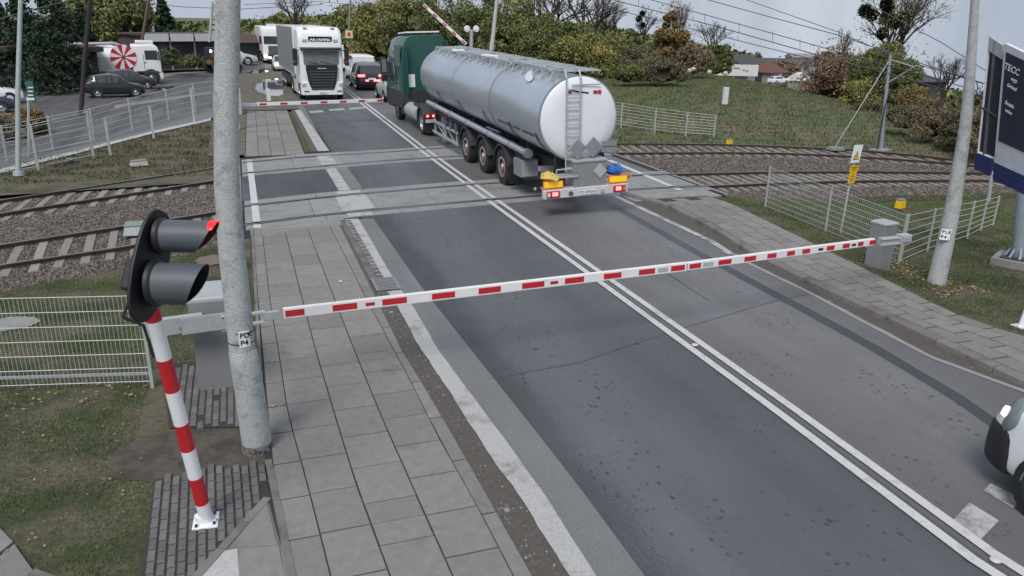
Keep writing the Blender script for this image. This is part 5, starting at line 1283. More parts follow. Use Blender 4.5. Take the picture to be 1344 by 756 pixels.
# local: front at y=0 looking towards +y (towards the camera after the turn); x mirrored
W2 = 1.25
q = MB()
def cr2(y, sx, z0, z1): return [Vector(p) for p in [(-W2*sx,y,z0),(-W2*sx,y,z1-.45),(-W2*sx*.97,y,z1-.15),(-W2*sx*.86,y,z1),(W2*sx*.86,y,z1),(W2*sx*.97,y,z1-.15),(W2*sx,y,z1-.45),(W2*sx,y,z0)]]
q.rings([cr2(-2.1,1,.9,3.95), cr2(-.5,1,.9,3.98), cr2(-.12,.98,.9,3.7), cr2(.0,.95,.9,3.35)], WHITEP, cap=True); cb = q.build('cab', wt, smooth=35, bevel=.03)
q = MB(); q.rings([[Vector((x*sx,y,z)) for x, z in ((-1.2,.28),(-1.2,1.0),(1.2,1.0),(1.2,.28))] for y, sx in ((-1.1,1),(-.25,1),(.02,.97),(.12,.9))], WHITEP, cap=True); q.build('front_bumper', wt, smooth=35, bevel=.03)
gp = [(-.88,1.95),(-.88,1.7),(-.78,1.0),(-.62,.58),(.62,.58),(.78,1.0),(.88,1.7),(.88,1.95)]
q = MB(); q.add([(x,.02,z) for x, z in gp]+[(x,.15,z) for x, z in gp], [tuple(range(8))[::-1],tuple(range(8,16))]+[(i,(i+1)%8,8+(i+1)%8,8+i) for i in range(8)], BLACK); gr = q.build('grille', wt, smooth=0, bevel=.01)
for k in range(7):
    z_ = .62+k*.155; hw_ = .60+(z_-.52)*.2; pbox(gr, 'slat', (0,.165,z_+.04), (hw_*1.85,.03,.05), DARKG)
pbox(gr, 'emblem', (0,.16,1.76), (.5,.03,.06), GALV)
pbox(wt, 'windscreen', (0,.03,2.33), (1.96,.04,.72), GLASSL, Matrix.Rotation(radians(-4),3,'X'), bevel=.01)
pbox(wt, 'sun_visor', (0,.16,2.83), (2.3,.28,.07), BLACK, Matrix.Rotation(radians(-18),3,'X'), bevel=.01)
for s_ in (-.55,.15): 
    q = MB(); q.cyl((s_,.06,2.0),(s_+.6,.06,2.14),.012,.012,6,BLACK); q.build('wiper', wt)
sgn = pbox(wt, 'name_panel', (0,-.0,3.33), (1.3,.06,.30), BLACK, Matrix.Rotation(radians(-14),3,'X'))
text('lettering', 'ARTRANS', .26, WHITEP, sgn, face_mtx((0,.045,3.33), (-1,0,0), (0,-.1,1)), bold=.008)
for s_ in (-.85,.85): 
    pbox(wt, 'spot_lamp', (s_,-.0,3.26), (.26,.06,.16), GALVW, bevel=.02); pbox(wt, 'headlight', (s_*1.22,.1,.85), (.22,.08,.2), GALVW, bevel=.02)
    pbox(wt, 'fog_lamp', (s_*1.08,.13,.5), (.26,.03,.06), DARKG)
    pbox(wt, 'roof_marker', (s_*.9,-.3,3.93), (.2,.1,.05), DARKG)
for s_ in (-1,1):
    q = MB(); q.box((s_*1.44,.02,2.5),(.24,.2,.68),BLACK); q.box((s_*1.44,.02,2.02),(.24,.2,.24),BLACK); q.build('mirror', wt, smooth=40, bevel=.04); q = MB(); q.cyl((s_*1.2,-.1,2.72),(s_*1.42,-.02,2.74),.03,.03,8,BLACK); q.build('mirror_arm', wt)
    pbox(wt, 'side_window', (s_*1.255,-.8,2.35), (.02,.8,.7), GLASS); pbox(wt, 'side_skirt', (s_*1.18,-3.4,.6), (.06,3.0,.75), WHITEP)
    wheel(wt, (s_*1.08,-.9,.5), .5,.32,s_); wheel(wt, (s_*1.08,-4.6,.5), .5,.4,s_)
    for y in (-9.6,-10.8,-12.0): wheel(wt, (s_*1.08,y,.5), .5,.36,s_)
np2 = pbox(wt, 'number_plate', (0,.135,.40), (.5,.02,.11), WHITEP); text('lettering', 'PZ 4K71', .1, BLACK, np2, face_mtx((0,.15,.40), (-1,0,0), (0,0,1)))
tr_ = pbox(wt, 'trailer_box', (0,-8.6,2.55), (2.54,11.6,2.7), CURT, bevel=.02)
pbox(wt, 'roof_edge', (0,-8.6,3.93), (2.56,11.62,.08), WHITEP); pbox(wt, 'trailer_bulkhead', (0,-2.78,2.6), (2.5,.06,2.65), WHITEP)
for s_ in (-1,1):
    for k in range(10): pbox(wt, 'curtain_strap', (s_*1.275,-3.4-k*1.15,2.5), (.012,.05,2.4), mat('strap',(.16,.165,.17),.7))
    pbox(wt, 'side_rail', (s_*1.26,-8.6,1.22), (.05,11.6,.12), GALV); pbox(wt, 'side_guard', (s_*1.2,-6.8,.7), (.04,4,.5), CHASSIS)
pbox(wt, 'chassis_beam', (0,-7,.95), (.9,12.5,.3), CHASSIS)
# ---------------- trucks and cars queued behind with lights
def simple_truck(label, x, y, sc_=1.0, lit=True, rz=pi):
    t = thing('white_truck', label, 'truck', (x,y,0), rz=rz, scale=sc_)
    q = MB(); q.rings([cr2(-2.1,1,.9,3.6), cr2(-.5,1,.9,3.62), cr2(-.12,.98,.9,3.4), cr2(.0,.95,.9,3.1)], WHITEP, cap=True); q.build('cab', t, smooth=35)
    pbox(t, 'windscreen', (0,.02,2.3), (2.1,.06,.75), GLASS); pbox(t, 'grille', (0,.06,1.35), (1.3,.06,.75), DARKG); pbox(t, 'front_bumper', (0,.03,.6), (2.4,.3,.6), WHITEP, bevel=.03)
    for s_ in (-1,1):
        pbox(t, 'headlight', (s_*.95,.2,.75), (.35,.06,.2), WLIT if lit else GLASSL); pbox(t, 'side_window', (s_*1.255,-.8,2.3), (.02,.8,.7), GLASS); pbox(t, 'mirror', (s_*1.42,0,2.3), (.16,.16,.8), BLACK)
        for y_ in (-.9,-4.6,-9,-10.2): wheel(t, (s_*1.08,y_,.5), .5,.34,s_, n=16)
    pbox(t, 'cargo_box', (0,-7.6,2.35), (2.5,9.8,2.5), WHITEP, bevel=.03); pbox(t, 'roof_box', (0,-.9,3.75), (1.2,.8,.25), WHITEP)
    return t
p_ = G(362,83); simple_truck('second white truck queued directly behind the grey curtain trailer', p_.x, p_.y, (.95,.8,.98), rz=pi+radians(2))
for k, (px_, py_, lb) in enumerate([(364,94,'nearest small car with headlights on beside the queued trucks'),(355,84,'second small car with headlights on beside the queued trucks'),(349,76,'third small car with headlights on, far down the road'),(344,67,'farthest car with bright headlights at the bend of the road')]):
    p_ = G(px_, py_); x_, y_ = p_.x+.5, p_.y+2
    car(dict(name='queued_car', label=lb, cat='car', loc=(x_,y_,0), rz=pi, scale=.85, group='cars with lit headlights in the far queue'), hatch_st(4.2,1.5,1.8), [CARSIL,CARDK,WHITEP,CARSIL][k], (1.3,-1.3), .33, heads=[(-.62,2.08,.7,.34,.2),(.62,2.08,.7,.34,.2)], head_lit=True)

# ---------------- vacuum truck in the yard
vt = thing('vacuum_truck', 'white sewer vacuum truck with red and white hose reel parked in the yard', 'truck', (-5.15,60.2,0), rz=radians(-84), scale=.80)
# local: front +y
q = MB(); q.rings([cr2(-2.0,1,.95,3.2), cr2(-.3,1,.95,3.25), cr2(.05,.97,.95,3.0), cr2(.2,.95,.95,2.6)], WHITEP, cap=True); c_ = q.build('cab', vt, smooth=35, bevel=.03)
for s_ in (-1,1):
    pbox(c_, 'side_window', (s_*1.255,-.5,2.35), (.02,.95,.75), GLASS); pbox(c_, 'door_handle', (s_*1.26,-1.0,1.75), (.02,.22,.06), BLACK)
    for y_ in (-.65,-5.0,-6.2):
        wheel(vt, (s_*1.16,y_,.52), .52,.34,s_, n=20); q = MB(); q.cyl((s_*1.2,y_,.56),(s_*1.262,y_,.56),.66,.66,24,CHASSIS); q.build('wheel_arch', vt)
    pbox(vt, 'mirror', (s_*1.4,.1,2.3), (.14,.14,.7), DARKG)
pbox(vt, 'windscreen', (0,.2,2.3), (2.1,.05,.8), GLASS, Matrix.Rotation(radians(6),3,'X')); pbox(vt, 'grille', (0,.22,1.4), (1.6,.06,.6), DARKG); pbox(vt, 'front_bumper', (0,.1,.65), (2.4,.35,.5), WHITEP, bevel=.03)
for s_ in (-.9,.9): pbox(vt, 'headlight', (s_,.28,.85), (.36,.05,.24), GLASSL)
pbox(vt, 'door_gap', (1.262,-1.1,1.7), (.01,.03,1.4), BLACK); pbox(vt, 'sill_trim', (1.262,-.9,1.0), (.01,1.7,.12), DARKG); pbox(vt, 'roof_fairing', (0,-.9,3.38), (2.0,1.4,.25), WHITEP, bevel=.05)
pbox(vt, 'chassis_beam', (0,-4,.85), (.9,8.2,.3), CHASSIS)
q = MB(); ye = [-2.9,-3.1,-7.0,-7.25]; q.rings([[Vector((cos(2*pi*i/24)*1.15*k, y, 2.1+sin(2*pi*i/24)*.85*k)) for i in range(24)] for y, k in zip(ye,(.7,1,1,.7))], WHITEP, cap=True); q.build('debris_tank', vt, smooth=40)
tkb = pbox(vt, 'water_tank', (.0,-5.1,1.75), (2.45,3.7,.95), mat('cream_panel', (.62,.63,.56), .5), bevel=.04); pbox(vt, 'lower_lockers', (0,-4.6,1.0), (2.46,3.4,.55), mat('cream_panel', (.6,.6,.5), .5), bevel=.02)
q = MB()
for k in range(8): q.box((1.24,-4.5-k*.12,1.95),(.01,.08,.07),REDL if k < 2 else DARKG)
q.build('side_lettering', tkb, smooth=0)['kind'] = 'stuff'
pbox(vt, 'rear_frame', (0,-7.3,1.7), (2.3,.25,1.5), REDB); pbox(vt, 'rear_step', (0,-7.5,.7), (2.3,.3,.2), CHASSIS)
q = MB(); q.tube([(.3,-2.3,2.9),(.4,-3.2,3.25),(.5,-5,3.2),(.5,-7,3.15),(.4,-7.4,2.7)],.14,10,GALV); q.build('suction_boom', vt)
q = MB(); q.tube([(-.5,-2.6,2.8),(-.6,-4,3.05),(-.6,-6.8,3.0)],.1,8,WHITEP); q.build('suction_hose', vt)
reel = None
q = MB(); q.cyl((.2,-2.62,2.2),(1.22,-2.62,2.2),.55,.55,20,CHASSIS); rl = q.build('hose_drum', vt)
for k in range(16):
    a0_, a1_ = 2*pi*k/16, 2*pi*(k+1)/16; q = MB(); c3d = Vector((1.27,-2.62,2.2)); rI, rO = .14, 1.0
    pts_ = [c3d+Vector((0,cos(a_)*r_,sin(a_)*r_)) for r_, a_ in ((rI,a0_),(rO,a0_),(rO,(a0_+a1_)/2),(rO,a1_),(rI,a1_))]
    q.poly(pts_, REDB if k % 2 == 0 else WHITEP, .03, up=(1,0,0)); q.build('reel_sector', vt, smooth=0)
pbox(vt, 'dark_gap_box', (0,-2.15,1.9), (2.3,.3,1.9), CHASSIS); pbox(vt, 'reel_hub', (1.33,-2.62,2.2), (.06,.24,.24), DARKG)  # dark box stands in for the dark gap between cab and reel
# ---------------- dark drum with lights, behind the pole
t = thing('tractor_vehicle', 'dark tractor-like vehicle with white lamps half hidden behind the thick pole', 'tractor', G(272,97)+Vector((.6,1.0,0)), rz=radians(-60), scale=.8)
wheel(t, (.8,0,.75), .75,.45,1,CHASSIS); wheel(t, (-.8,0,.75), .75,.45,-1,CHASSIS); wheel(t, (.8,2.1,.5), .5,.3,1,CHASSIS); pbox(t, 'body', (0,.8,1.2), (1.0,2.8,.7), mat('machine_brown',(.2,.11,.06),.7), bevel=.05); pbox(t, 'cab', (0,-.1,2.0), (1.2,1.2,1.1), GLASS, bevel=.05)
for k in range(4): pbox(t, 'lamp', (.62,-.6+k*.5,2.2-.1*k), (.1,.2,.2), WLIT, bevel=.03)
# ---------------- white van at the right frame edge
vw = thing('white_van', 'white van nose with black bumper cut off by the right picture edge', 'van', (7.93,3.85,0), rz=radians(5))
# local: front at +y; built large
st = [(1.35,.62,.24,.62,.5,.62),(1.27,.74,.2,.80,.6,.80),(1.05,.86,.18,.95,.7,.97),(.55,.93,.18,1.06,.75,1.12),(.1,.95,.18,1.12,.78,1.45),(-.45,.96,.18,1.14,.80,1.88),(-1.0,.96,.18,1.15,.82,1.95),(-3.0,.96,.2,1.15,.82,1.95),(-3.1,.93,.3,1.1,.8,1.8)]
def vring(s): 
    y, hw, z0, zb, hr, zr = s; zr = max(zr, zb+.012)
    return [Vector(p) for p in [(hw*.9,y,z0),(hw*.985,y,z0+.12),(hw,y,(z0+zb)/2),(hw*.985,y,zb-.07),(hw*.94,y,zb),(hr,y,zr-.04 if zr > zb+.05 else zb+.004),(hr*.8,y,zr),(0,y,zr+.02),(-hr*.8,y,zr),(-hr,y,zr-.04 if zr > zb+.05 else zb+.004),(-hw*.94,y,zb),(-hw*.985,y,zb-.07),(-hw,y,(z0+zb)/2),(-hw*.985,y,z0+.12),(-hw*.9,y,z0)]]
rg = [vring(s) for s in st]; b = MB(); b.rings(rg, WHITEP, cap=True); o = b.build('body', vw, smooth=40); md = o.modifiers.new('sub','SUBSURF'); md.levels = 2; md.render_levels = 2
# black bumper skin
st2 = [(y+.02,hw*1.025,z0-.03,min(zb,.74),hr,min(zb,.74)) for y, hw, z0, zb, hr, zr in st[:3]]+[(.86,.90,.15,.66,.7,.66)]
rg = [vring(s) for s in st2]; b = MB(); b.rings(rg, BLACK, cap=True); o = b.build('front_bumper', vw, smooth=40); md = o.modifiers.new('sub','SUBSURF'); md.levels = 2; md.render_levels = 2
for s_ in (-1,1):
    q = MB(); q.lathe([(.001,.06),(.15,.04),(.2,0),(.17,-.08)], (s_*.72,1.10,.84), (s_*.55,.8,.3), 20, GLASSL); q.build('headlight', vw, smooth=60)
    q = MB(); q.lathe([(.0,.066),(.05,.062),(.06,.03)], (s_*.73,1.13,.84), (s_*.55,.8,.3), 16, mat('headlamp_soft',(.8,.8,.78),.2,emit=((1,.96,.9),.9))); q.build('headlamp_bulb', vw, smooth=60)
    wheel(vw, (s_*.86,.42,.33), .33,.22,s_,RIM,spokes=9,n=36)
    q = MB(); q.lathe([(.40,0),(.40,.03),(.33,.03)], (s_*.93,.42,.34), (s_,0,0), 32, BLACK); q.build('arch', vw)
    wheel(vw, (s_*.86,-2.4,.33), .33,.22,s_,RIM,spokes=9,n=24)
pbox(vw, 'windscreen', (0,.02,1.38), (1.4,.75,.03), GLASS, Matrix.Rotation(radians(-42),3,'X'))

# ---------------- billboard
bb = thing('billboard', 'large double-sided advertising billboard on a grey steel leg at the right picture edge', 'billboard', G(1334,346))
o0 = G(1334,346)
YB = 10.0
def B(px, py, Y=YB): return AY(px, py, Y)-o0
A_, Bq, C_, D_ = B(1323,56,10.1), B(1440,112,8.2), B(1408,300,8.2), B(1290,203,10.1)   # front face corners: tl, tr, br, bl
D_ = B(1309,212,10.1); C_ = B(1420,262,8.2)
nrm = (Bq-A_).cross(D_-A_).normalized()
if nrm.dot(Vector((0,0,CAM_H))-o0-A_) < 0: nrm = -nrm
def qp(name, par, pts, m, th): 
    q = MB(); q.poly(pts, m, th, up=tuple(nrm)); return q.build(name, par, smooth=0)
fr = qp('front_frame', bb, [A_,Bq,C_,D_], mat('frame_white',(.6,.62,.66),.5), .06)
def uvp(u, v): return A_.lerp(Bq,u).lerp(D_.lerp(C_,u), v)
pr2 = qp('poster', fr, [uvp(.035,.06)+nrm*.062,uvp(.98,.06)+nrm*.062,uvp(.98,.80)+nrm*.062,uvp(.035,.80)+nrm*.062], NAVY, .01)
R_r = (Bq-A_).normalized(); U_u = (A_-D_).normalized()
for (u_, v_, s_, tx) in ((.13,.17,.15,'TECC'),(.17,.245,.09,'wyp'),(.15,.31,.08,'Gwiazd'),(.14,.46,.075,'Światło'),(.14,.52,.07,'wideo')):
    text('lettering', tx, s_, WHITEP, pr2, face_mtx(uvp(u_,v_)+nrm*.078, R_r, U_u), bold=.002)
qp('base_strip', fr, [D_+nrm*.01,C_+nrm*.01,C_+nrm*.01-U_u*.32,D_+nrm*.01-U_u*.32], BLUEB, .05)
for k in range(3): qp('blue_slat', fr, [D_+nrm*.062-U_u*(.04+.1*k),C_+nrm*.062-U_u*(.04+.1*k),C_+nrm*.062-U_u*(.06+.1*k),D_+nrm*.062-U_u*(.06+.1*k)], NAVY, .012)
# the other face seen end-on: dark service gap between the two faces
E1, E2, E3, E4 = B(1300,48,10.5), B(1318,60,10.2), B(1304,208,10.2), B(1284,200,10.5)
q = MB(); q.poly([E1,E2,E3,E4], mat('gap_dark',(.02,.022,.03),.7), .0); 
n2 = (E2-E1).cross(E4-E1).normalized(); n2 = -n2 if n2.dot(Vector((0,0,CAM_H))-o0-E1) < 0 else n2
q = MB(); q.poly([E1,E2,E3,E4], MATS['gap_dark'], .05, up=tuple(-n2)); gapo = q.build('service_gap', bb, smooth=0)
def edge(a, c_, w_, m, nm): 
    q = MB(); q.cyl(a, c_, w_, w_, 4, m); q.build(nm, bb, smooth=0)
edge(E1, E4, .022, MATS['frame_white'], 'frame_edge'); edge(E1, E2, .03, GALV, 'frame_edge'); edge(A_, D_, .022, MATS['frame_white'], 'frame_edge'); edge(E4, E3, .03, MATS['frame_white'], 'frame_edge')
mid_ = E1.lerp(E4,.6); edge(mid_, E2.lerp(E3,.62), .03, CHASSIS, 'cross_brace'); edge(E1.lerp(E2,.4), E4.lerp(E3,.4), .035, DARKG, 'inner_post')
q = MB(); q.poly([E1,E2,E2-(E3-E2).normalized()*-.22,E1-(E4-E1).normalized()*-.22], GALV, .03, up=tuple(n2)); q.build('top_plate', bb, smooth=0)
q = MB(); q.poly([E4+n2*.01,E3+n2*.01,E3+(E3-E2).normalized()*.3+n2*.01,E4+(E4-E1).normalized()*.3+n2*.01], mat('navy_panel',(.015,.025,.09),.5), .05, up=tuple(n2)); q.build('lower_panel', bb, smooth=0)
q = MB(); q.cyl(Vector((0,0,.1)), AY(1352,150,o0.y)-o0, .12,.11,20,mat('steel_blue_grey',(.26,.31,.35),.55)); q.build('leg', bb)
for k in range(8):
    a_ = 2*pi*k/8; q = MB(); q.cyl((cos(a_)*.24,sin(a_)*.24,.14),(cos(a_)*.10,sin(a_)*.10,.42),.028,.02,6,MATS['steel_blue_grey']); q.build('gusset', bb, smooth=0)
pbox(bb, 'foundation', (0,0,.02), (.85,.8,.22), CONC, Matrix.Rotation(.5,3,'Z')); pbox(bb, 'foot_plate', (0,0,.14), (.6,.55,.03), CHASSIS, Matrix.Rotation(.5,3,'Z'))
simple_pole('relay_post', 'short grey equipment post beyond the right lawn fence', 'post', [(1297,264,13.6,.05),(1302,225,13.6,.04)], GALV)

# ---------------- far barriers
fb = thing('level_crossing_barrier', 'red and white barrier boom closed across the road below the white truck', 'barrier', (0,0,0))
F0, F1 = G(336,137,.95), G(503,131.5,.95)
n_ = 13; bl = []
for k in range(n_): 
    if k % 2 == 0: bl.append(((k+.3)/n_, (k+1.0)/n_, 'r'))
boom(fb, F0, F1, .14, .09, bl)
pbox(fb, 'cabinet', tuple(G(311,150)+Vector((0,0,.6))), (.5,.5,1.2), GALVW, bevel=.01); pbox(fb, 'arm', tuple((G(318,138,.95)+F0)/2), ((F0-G(318,138,.95)).length,.12,.12), GALV)
pbox(fb, 'striped_leg', tuple(G(313,170)+Vector((0,0,.9))), (.12,.12,1.8), GALVW)
fb2 = thing('raised_barrier', 'red and white barrier boom raised at a slant above the green tractor', 'barrier', (0,0,0))
boom(fb2, AY(612,58,52), AY(556,6,53.5), .17, .12, [((k+.1)/9,(k+.9)/9,'r') for k in range(0,9,2)])
pbox(fb2, 'cabinet', tuple(AY(614,92,52)), (.6,.6,1.6), GALV)
t, b_ = simple_pole('twin_signal_post', 'grey post with two round white signal backs behind the tanker', 'signal', [(618,80,56,.14),(619,40,56,.13)], GALV)
for dx in (-6,6):
    P = AY(619+dx,38,56)-b_; q = MB(); q.lathe([(.001,-.12),(.2,-.1),(.24,0),(.2,.1),(.001,.12)], P, (0,-1,0), 16, WHITEP); q.build('signal_head', t, smooth=50)
q = MB(); q.cyl(AY(613,40,56)-b_, AY(625,40,56)-b_, .05,.05,6,GALV); q.build('crossbar', t)
t = thing('round_sign', 'small round pale sign on the verge behind the queue', 'sign', G(503,74)); P = AY(503,68,G(503,74).y)-G(503,74); q = MB(); q.cyl(P,P+Vector((0,.05,0)),.35,.35,20,mat('sign_cream',(.6,.58,.5),.6)); q.build('disc', t, smooth=0); q = MB(); q.cyl((0,0.05,0),P+Vector((0,.06,0)),.04,.04,8,GALV); q.build('post', t)
t = thing('square_sign', 'square cream crossing sign fixed to the thin pole above the white truck', 'sign', AY(458,45,84.7)); q = MB(); q.box((0,0,0),(.75,.05,.75),MATS['sign_cream']); q.build('plate', t, smooth=0); q = MB(); q.box((0,-.035,0),(.4,.02,.4),ORANGE); q.box((0,-.05,.0),(.12,.02,.3),BLACK); q.build('symbol', t, smooth=0)['kind'] = 'stuff'
t = thing('road_sign', 'grey back of a road sign with a triangle below it, right of the thick pole', 'sign', G(322,75)); y_ = G(322,75).y; q = MB(); q.cyl((0,0,0), AY(321,44,y_)-G(322,75), .06,.06,8,GALV); q.build('post', t); q = MB(); q.box(AY(321,50,y_-.2)-G(322,75),(.75,.05,.75),GALV); q.build('plate', t, smooth=0)
q = MB(); P = AY(321,62,y_-.2)-G(322,75); q.poly([P+Vector((-.5,0,-.35)),P+Vector((.5,0,-.35)),P+Vector((0,0,.5))], GALV, .04, up=(0,1,0)); q.build('triangle', t, smooth=0)
t = thing('small_marker', 'short white marker standing in front of the puddle', 'marker', G(353,132)); q = MB(); q.box((0,0,.3),(.22,.12,.7),WALLW); q.build('body', t, smooth=0)
# green direction sign on the left
b_ = G(38,206); t = thing('information_sign', 'green information sign on a thin post near the left picture edge', 'sign', b_); y_ = b_.y
q = MB(); q.cyl((0,0,0), AY(37,110,y_)-b_, .04,.04,8,GALVW); q.build('post', t)
q = MB(); q.box(AY(40,120,y_-.1)-b_,(.22,.03,.62),mat('sign_green',(.03,.12,.11),.5)); o = q.build('plate', t, smooth=0); 
for k in range(3): pbox(o, 'text_line', tuple(AY(40,115+k*5,y_-.14)-b_), (.14,.01,.04), WHITEP)
pbox(o, 'white_end', tuple(AY(40,130,y_-.14)-b_), (.22,.02,.08), WHITEP)
# ================================================================== BUILDINGS
def roofbox(t, name, c, d, m, over=.3, rh=1.0, rm=None, hip=True):
    pass
def bld(name, label, cat, px, py, D, w_, dpt, h_, wall, roofm, rh, rz=0, hip=True, wins=(), zbase=None, over=.35, scale=1):
    P = AD(px, py, D); t = thing(name, label, cat, P, rz=rz, scale=scale)
    pbox(t, 'wall', (0,0,h_/2-.5), (w_,dpt,h_+1), wall)
    q = MB(); a, b_ = w_/2+over, dpt/2+over; k = min(a,b_)*.95 if hip else 0
    if w_ >= dpt: r0, r1 = (-a+k,0,h_+rh), (a-k,0,h_+rh)
    else: r0, r1 = (0,-b_+k,h_+rh), (0,b_-k,h_+rh)
    c = [(-a,-b_,h_),(a,-b_,h_),(a,b_,h_),(-a,b_,h_)]
    if w_ >= dpt: fs = [(0,1,5,4),(1,2,5),(2,3,4,5),(3,0,4),(3,2,1,0)]
    else: fs = [(0,1,4),(1,2,5,4),(2,3,5),(3,0,4,5),(3,2,1,0)]
    q.add(c+[r0,r1], fs, roofm); q.build('roof', t, smooth=0)
    for (x_, z_, ww, hh, m_) in wins:
        pbox(t, 'window', (x_,-dpt/2-.02,z_), (ww,.06,hh), m_)
    return t
# left: long low station-like building with brown roof and shop fascia
Dh = 78
t = bld('long_building', 'long low brown-roofed building behind the vacuum truck', 'building', 205, 74, 88, 22, 6, 1.35, WALLD, BROWNR, .75, rz=radians(30), hip=False)
t = thing('shop_pavilion', 'flat shop pavilion with white fascia boards left of the thick pole', 'shop', AD(254,90,72), rz=radians(33))
pbox(t, 'wall', (0,1.5,1.2), (8.5,3.2,2.4), WALLD); pbox(t, 'roof', (0,1.4,2.75), (8.9,3.8,.15), BROWNR)
for k in range(4): pbox(t, 'fascia_board', (-3.2+k*2.15,-.6,2.5), (1.95,.12,.6), WALLW)
for k in range(8): 
    o = pbox(t, 'window', (-3.6+k*1.05,-.13,1.2), (.8,.06,1.5), GLASS); 
for k in range(5): pbox(t, 'pillar', (-4.1+k*2.1,-.35,1.1), (.09,.09,2.3), GALV)
t = bld('small_tower_house', 'tiny white gable with chimney rising above the brown roof', 'house', 192, 45, 95, 1.6, 1.6, 1.6, WALLW, BROWNR, .6, wins=((0,.9,.6,.6,GLASS),))
t = thing('garage_row', 'dark low building with pale doors at the left picture edge behind the pines', 'building', AD(30,124,58), rz=radians(18))
pbox(t, 'wall', (0,1.5,1.2), (9,3,2.6), WALLD); pbox(t, 'roof', (0,1.2,2.7), (9.6,4.2,.3), BROWNR)
for x_, w_ in ((-3.4,.6),(-2.1,.9),(-.2,.8),(.6,.5),(1.9,.9),(2.7,.6)): pbox(t, 'door', (x_,-.03,1.0), (w_,.06,1.7), WALLW if w_ > .55 else GLASS)
# right: houses below the bank
t = bld('kiosk_house', 'small house with hipped red-brown roof beyond the grassy brow', 'house', 1005, 112, 120, 3.9, 3.6, 1.9, WALLG, BRICKR, 1.5, rz=radians(18), wins=((-1.3,1.2,1.2,1.2,GLASS),(.5,1.3,.9,.9,WALLW),(1.6,1.1,.8,1.6,GLASS)))
pbox(t, 'side_window', (-1.98,0,1.1), (.06,1.2,1.1), GLASS)
t = thing('banner_fence', 'white printed banner hung along a fence left of the red-brown roofed house', 'banner', AD(963,98,112), rz=radians(-22))
pbox(t, 'banner', (0,0,.6), (6.4,.06,1.5), WALLW)
for k in range(7): pbox(t, 'print', (-1.8+k*.6+rr.uniform(-.1,.1),-.05,.6+rr.uniform(-.2,.3)), (.35,.02,.18), mat('print_grey',(.2,.25,.32),.6))
for k in range(3): pbox(t, 'post', (-2.8+2.8*k,.1,.2), (.1,.1,2.4), GALV)
t = bld('grey_house', 'dark grey gabled house behind the banner', 'house', 971, 95, 150, 5, 5, 1.6, WALLD, mat('roof_dark',(.06,.062,.07),.8), 1.5, rz=radians(10), hip=False, wins=((1.3,1.2,.9,.9,WALLW),))
t = bld('pale_hall', 'pale blue-grey hall with flat windows behind the red-brown roofed house', 'building', 1012, 103, 170, 13, 6, 3.4, mat('wall_blue',(.25,.3,.36),.7), MATS['roof_dark'], .6, rz=radians(-8), hip=False, wins=[(-5.5+k*1.6,2.6,1.1,1.0,WALLW if k in (1,2) else GLASS) for k in range(8)])
t = bld('white_shed', 'little white gabled shed right of the red-brown roofed house', 'shed', 1046, 117, 118, 2.4, 2.4, 1.2, WALLW, WALLW, 1.1, rz=radians(35), hip=False)
t = bld('far_house', 'dark-roofed house showing between the autumn trees and the bare tree', 'house', 1206, 118, 90, 3.2, 3, .9, WALLD, MATS['roof_dark'], .7, rz=radians(-5))
t = bld('far_hall', 'long pale roof line far behind the white shed', 'building', 1078, 100, 200, 16, 6, 4.2, mat('wall_blue',(.25,.3,.36),.7), WALLG, .8, rz=radians(-20), hip=False)
P = AD(1021,110,116); car(dict(name='parked_car', label='pale car parked in front of the red-brown roofed house', cat='car', loc=P, rz=radians(-80), scale=.72), hatch_st(4.3,1.45,1.75), WHITEP, (1.3,-1.3), .33)
for k, (x_, y_, D_) in enumerate([(905,94,60),(910,92,61),(931,96,58),(952,98,56)]):
    P = AD(x_, y_, D_); t = thing('boulder', ['left one of the first pair of pale boulders on the brow','right one of the first pair of pale boulders on the brow','middle pale boulder on the brow','pale boulder nearest the banner'][k], 'boulder', P, group='pale boulders along the brow of the bank', scale=.5)
    q = MB(); q.lathe([(.001,-.25),(.3,-.15),(.36,.05),(.25,.28),(.001,.36)], (0,0,.12), (rr.uniform(-.2,.2),0,1), 9, PEBW); q.build('stone', t, smooth=0)
P = AD(1075,124,85); t = thing('stone_wall', 'grey stone wall and pallets under the autumn trees', 'wall', P, rz=radians(-25)); 
for k in range(9):
    for j in range(3): pbox(t, 'stone', (-2.9+k*.66+(j%2)*.3, 0, -.1+j*.45), (.6,.4,.4), WALLG, Matrix.Rotation(rr.uniform(-.06,.06),3,'Z'))
# overhead wires
def wire(label, pts, r=.012):
    P = [AD(*p) for p in pts]; t = thing('overhead_wire', label, 'wire', P[0], group='overhead wires')
    full = []
    for a, b_ in zip(P[:-1], P[1:]):
        for i in range(4):
            full.append(a.lerp(b_, i/4)-P[0])
    full.append(P[-1]-P[0]); q = MB(); q.tube(full, r, 4, WIRE); q.build('cable', t, smooth=0); return t
wire('contact wire reaching the mast from upper left, lowest of the right-hand bundle', [(805,0,34),(938,34,32),(1076,73,30),(1168,97,29),(1240,118,30)], .016)
wire('second wire of the right-hand bundle', [(848,-2,34),(1000,40,32),(1165,86,29),(1300,124,32)], .014)
wire('third wire of the right-hand bundle', [(790,8,36),(900,36,34),(1060,76,32)], .014)
wire('upper wire of the right-hand bundle', [(915,-4,34),(1010,22,32),(1100,46,30),(1235,92,30),(1300,112,31)], .014)
wire('topmost thin wire of the right-hand bundle', [(975,-2,34),(1100,42,31),(1183,78,29),(1291,110,31)], .012)
wire('single wire crossing the sky behind the right concrete pole', [(1130,0,30),(1236,56,28),(1294,93,27),(1345,118,26)], .012)
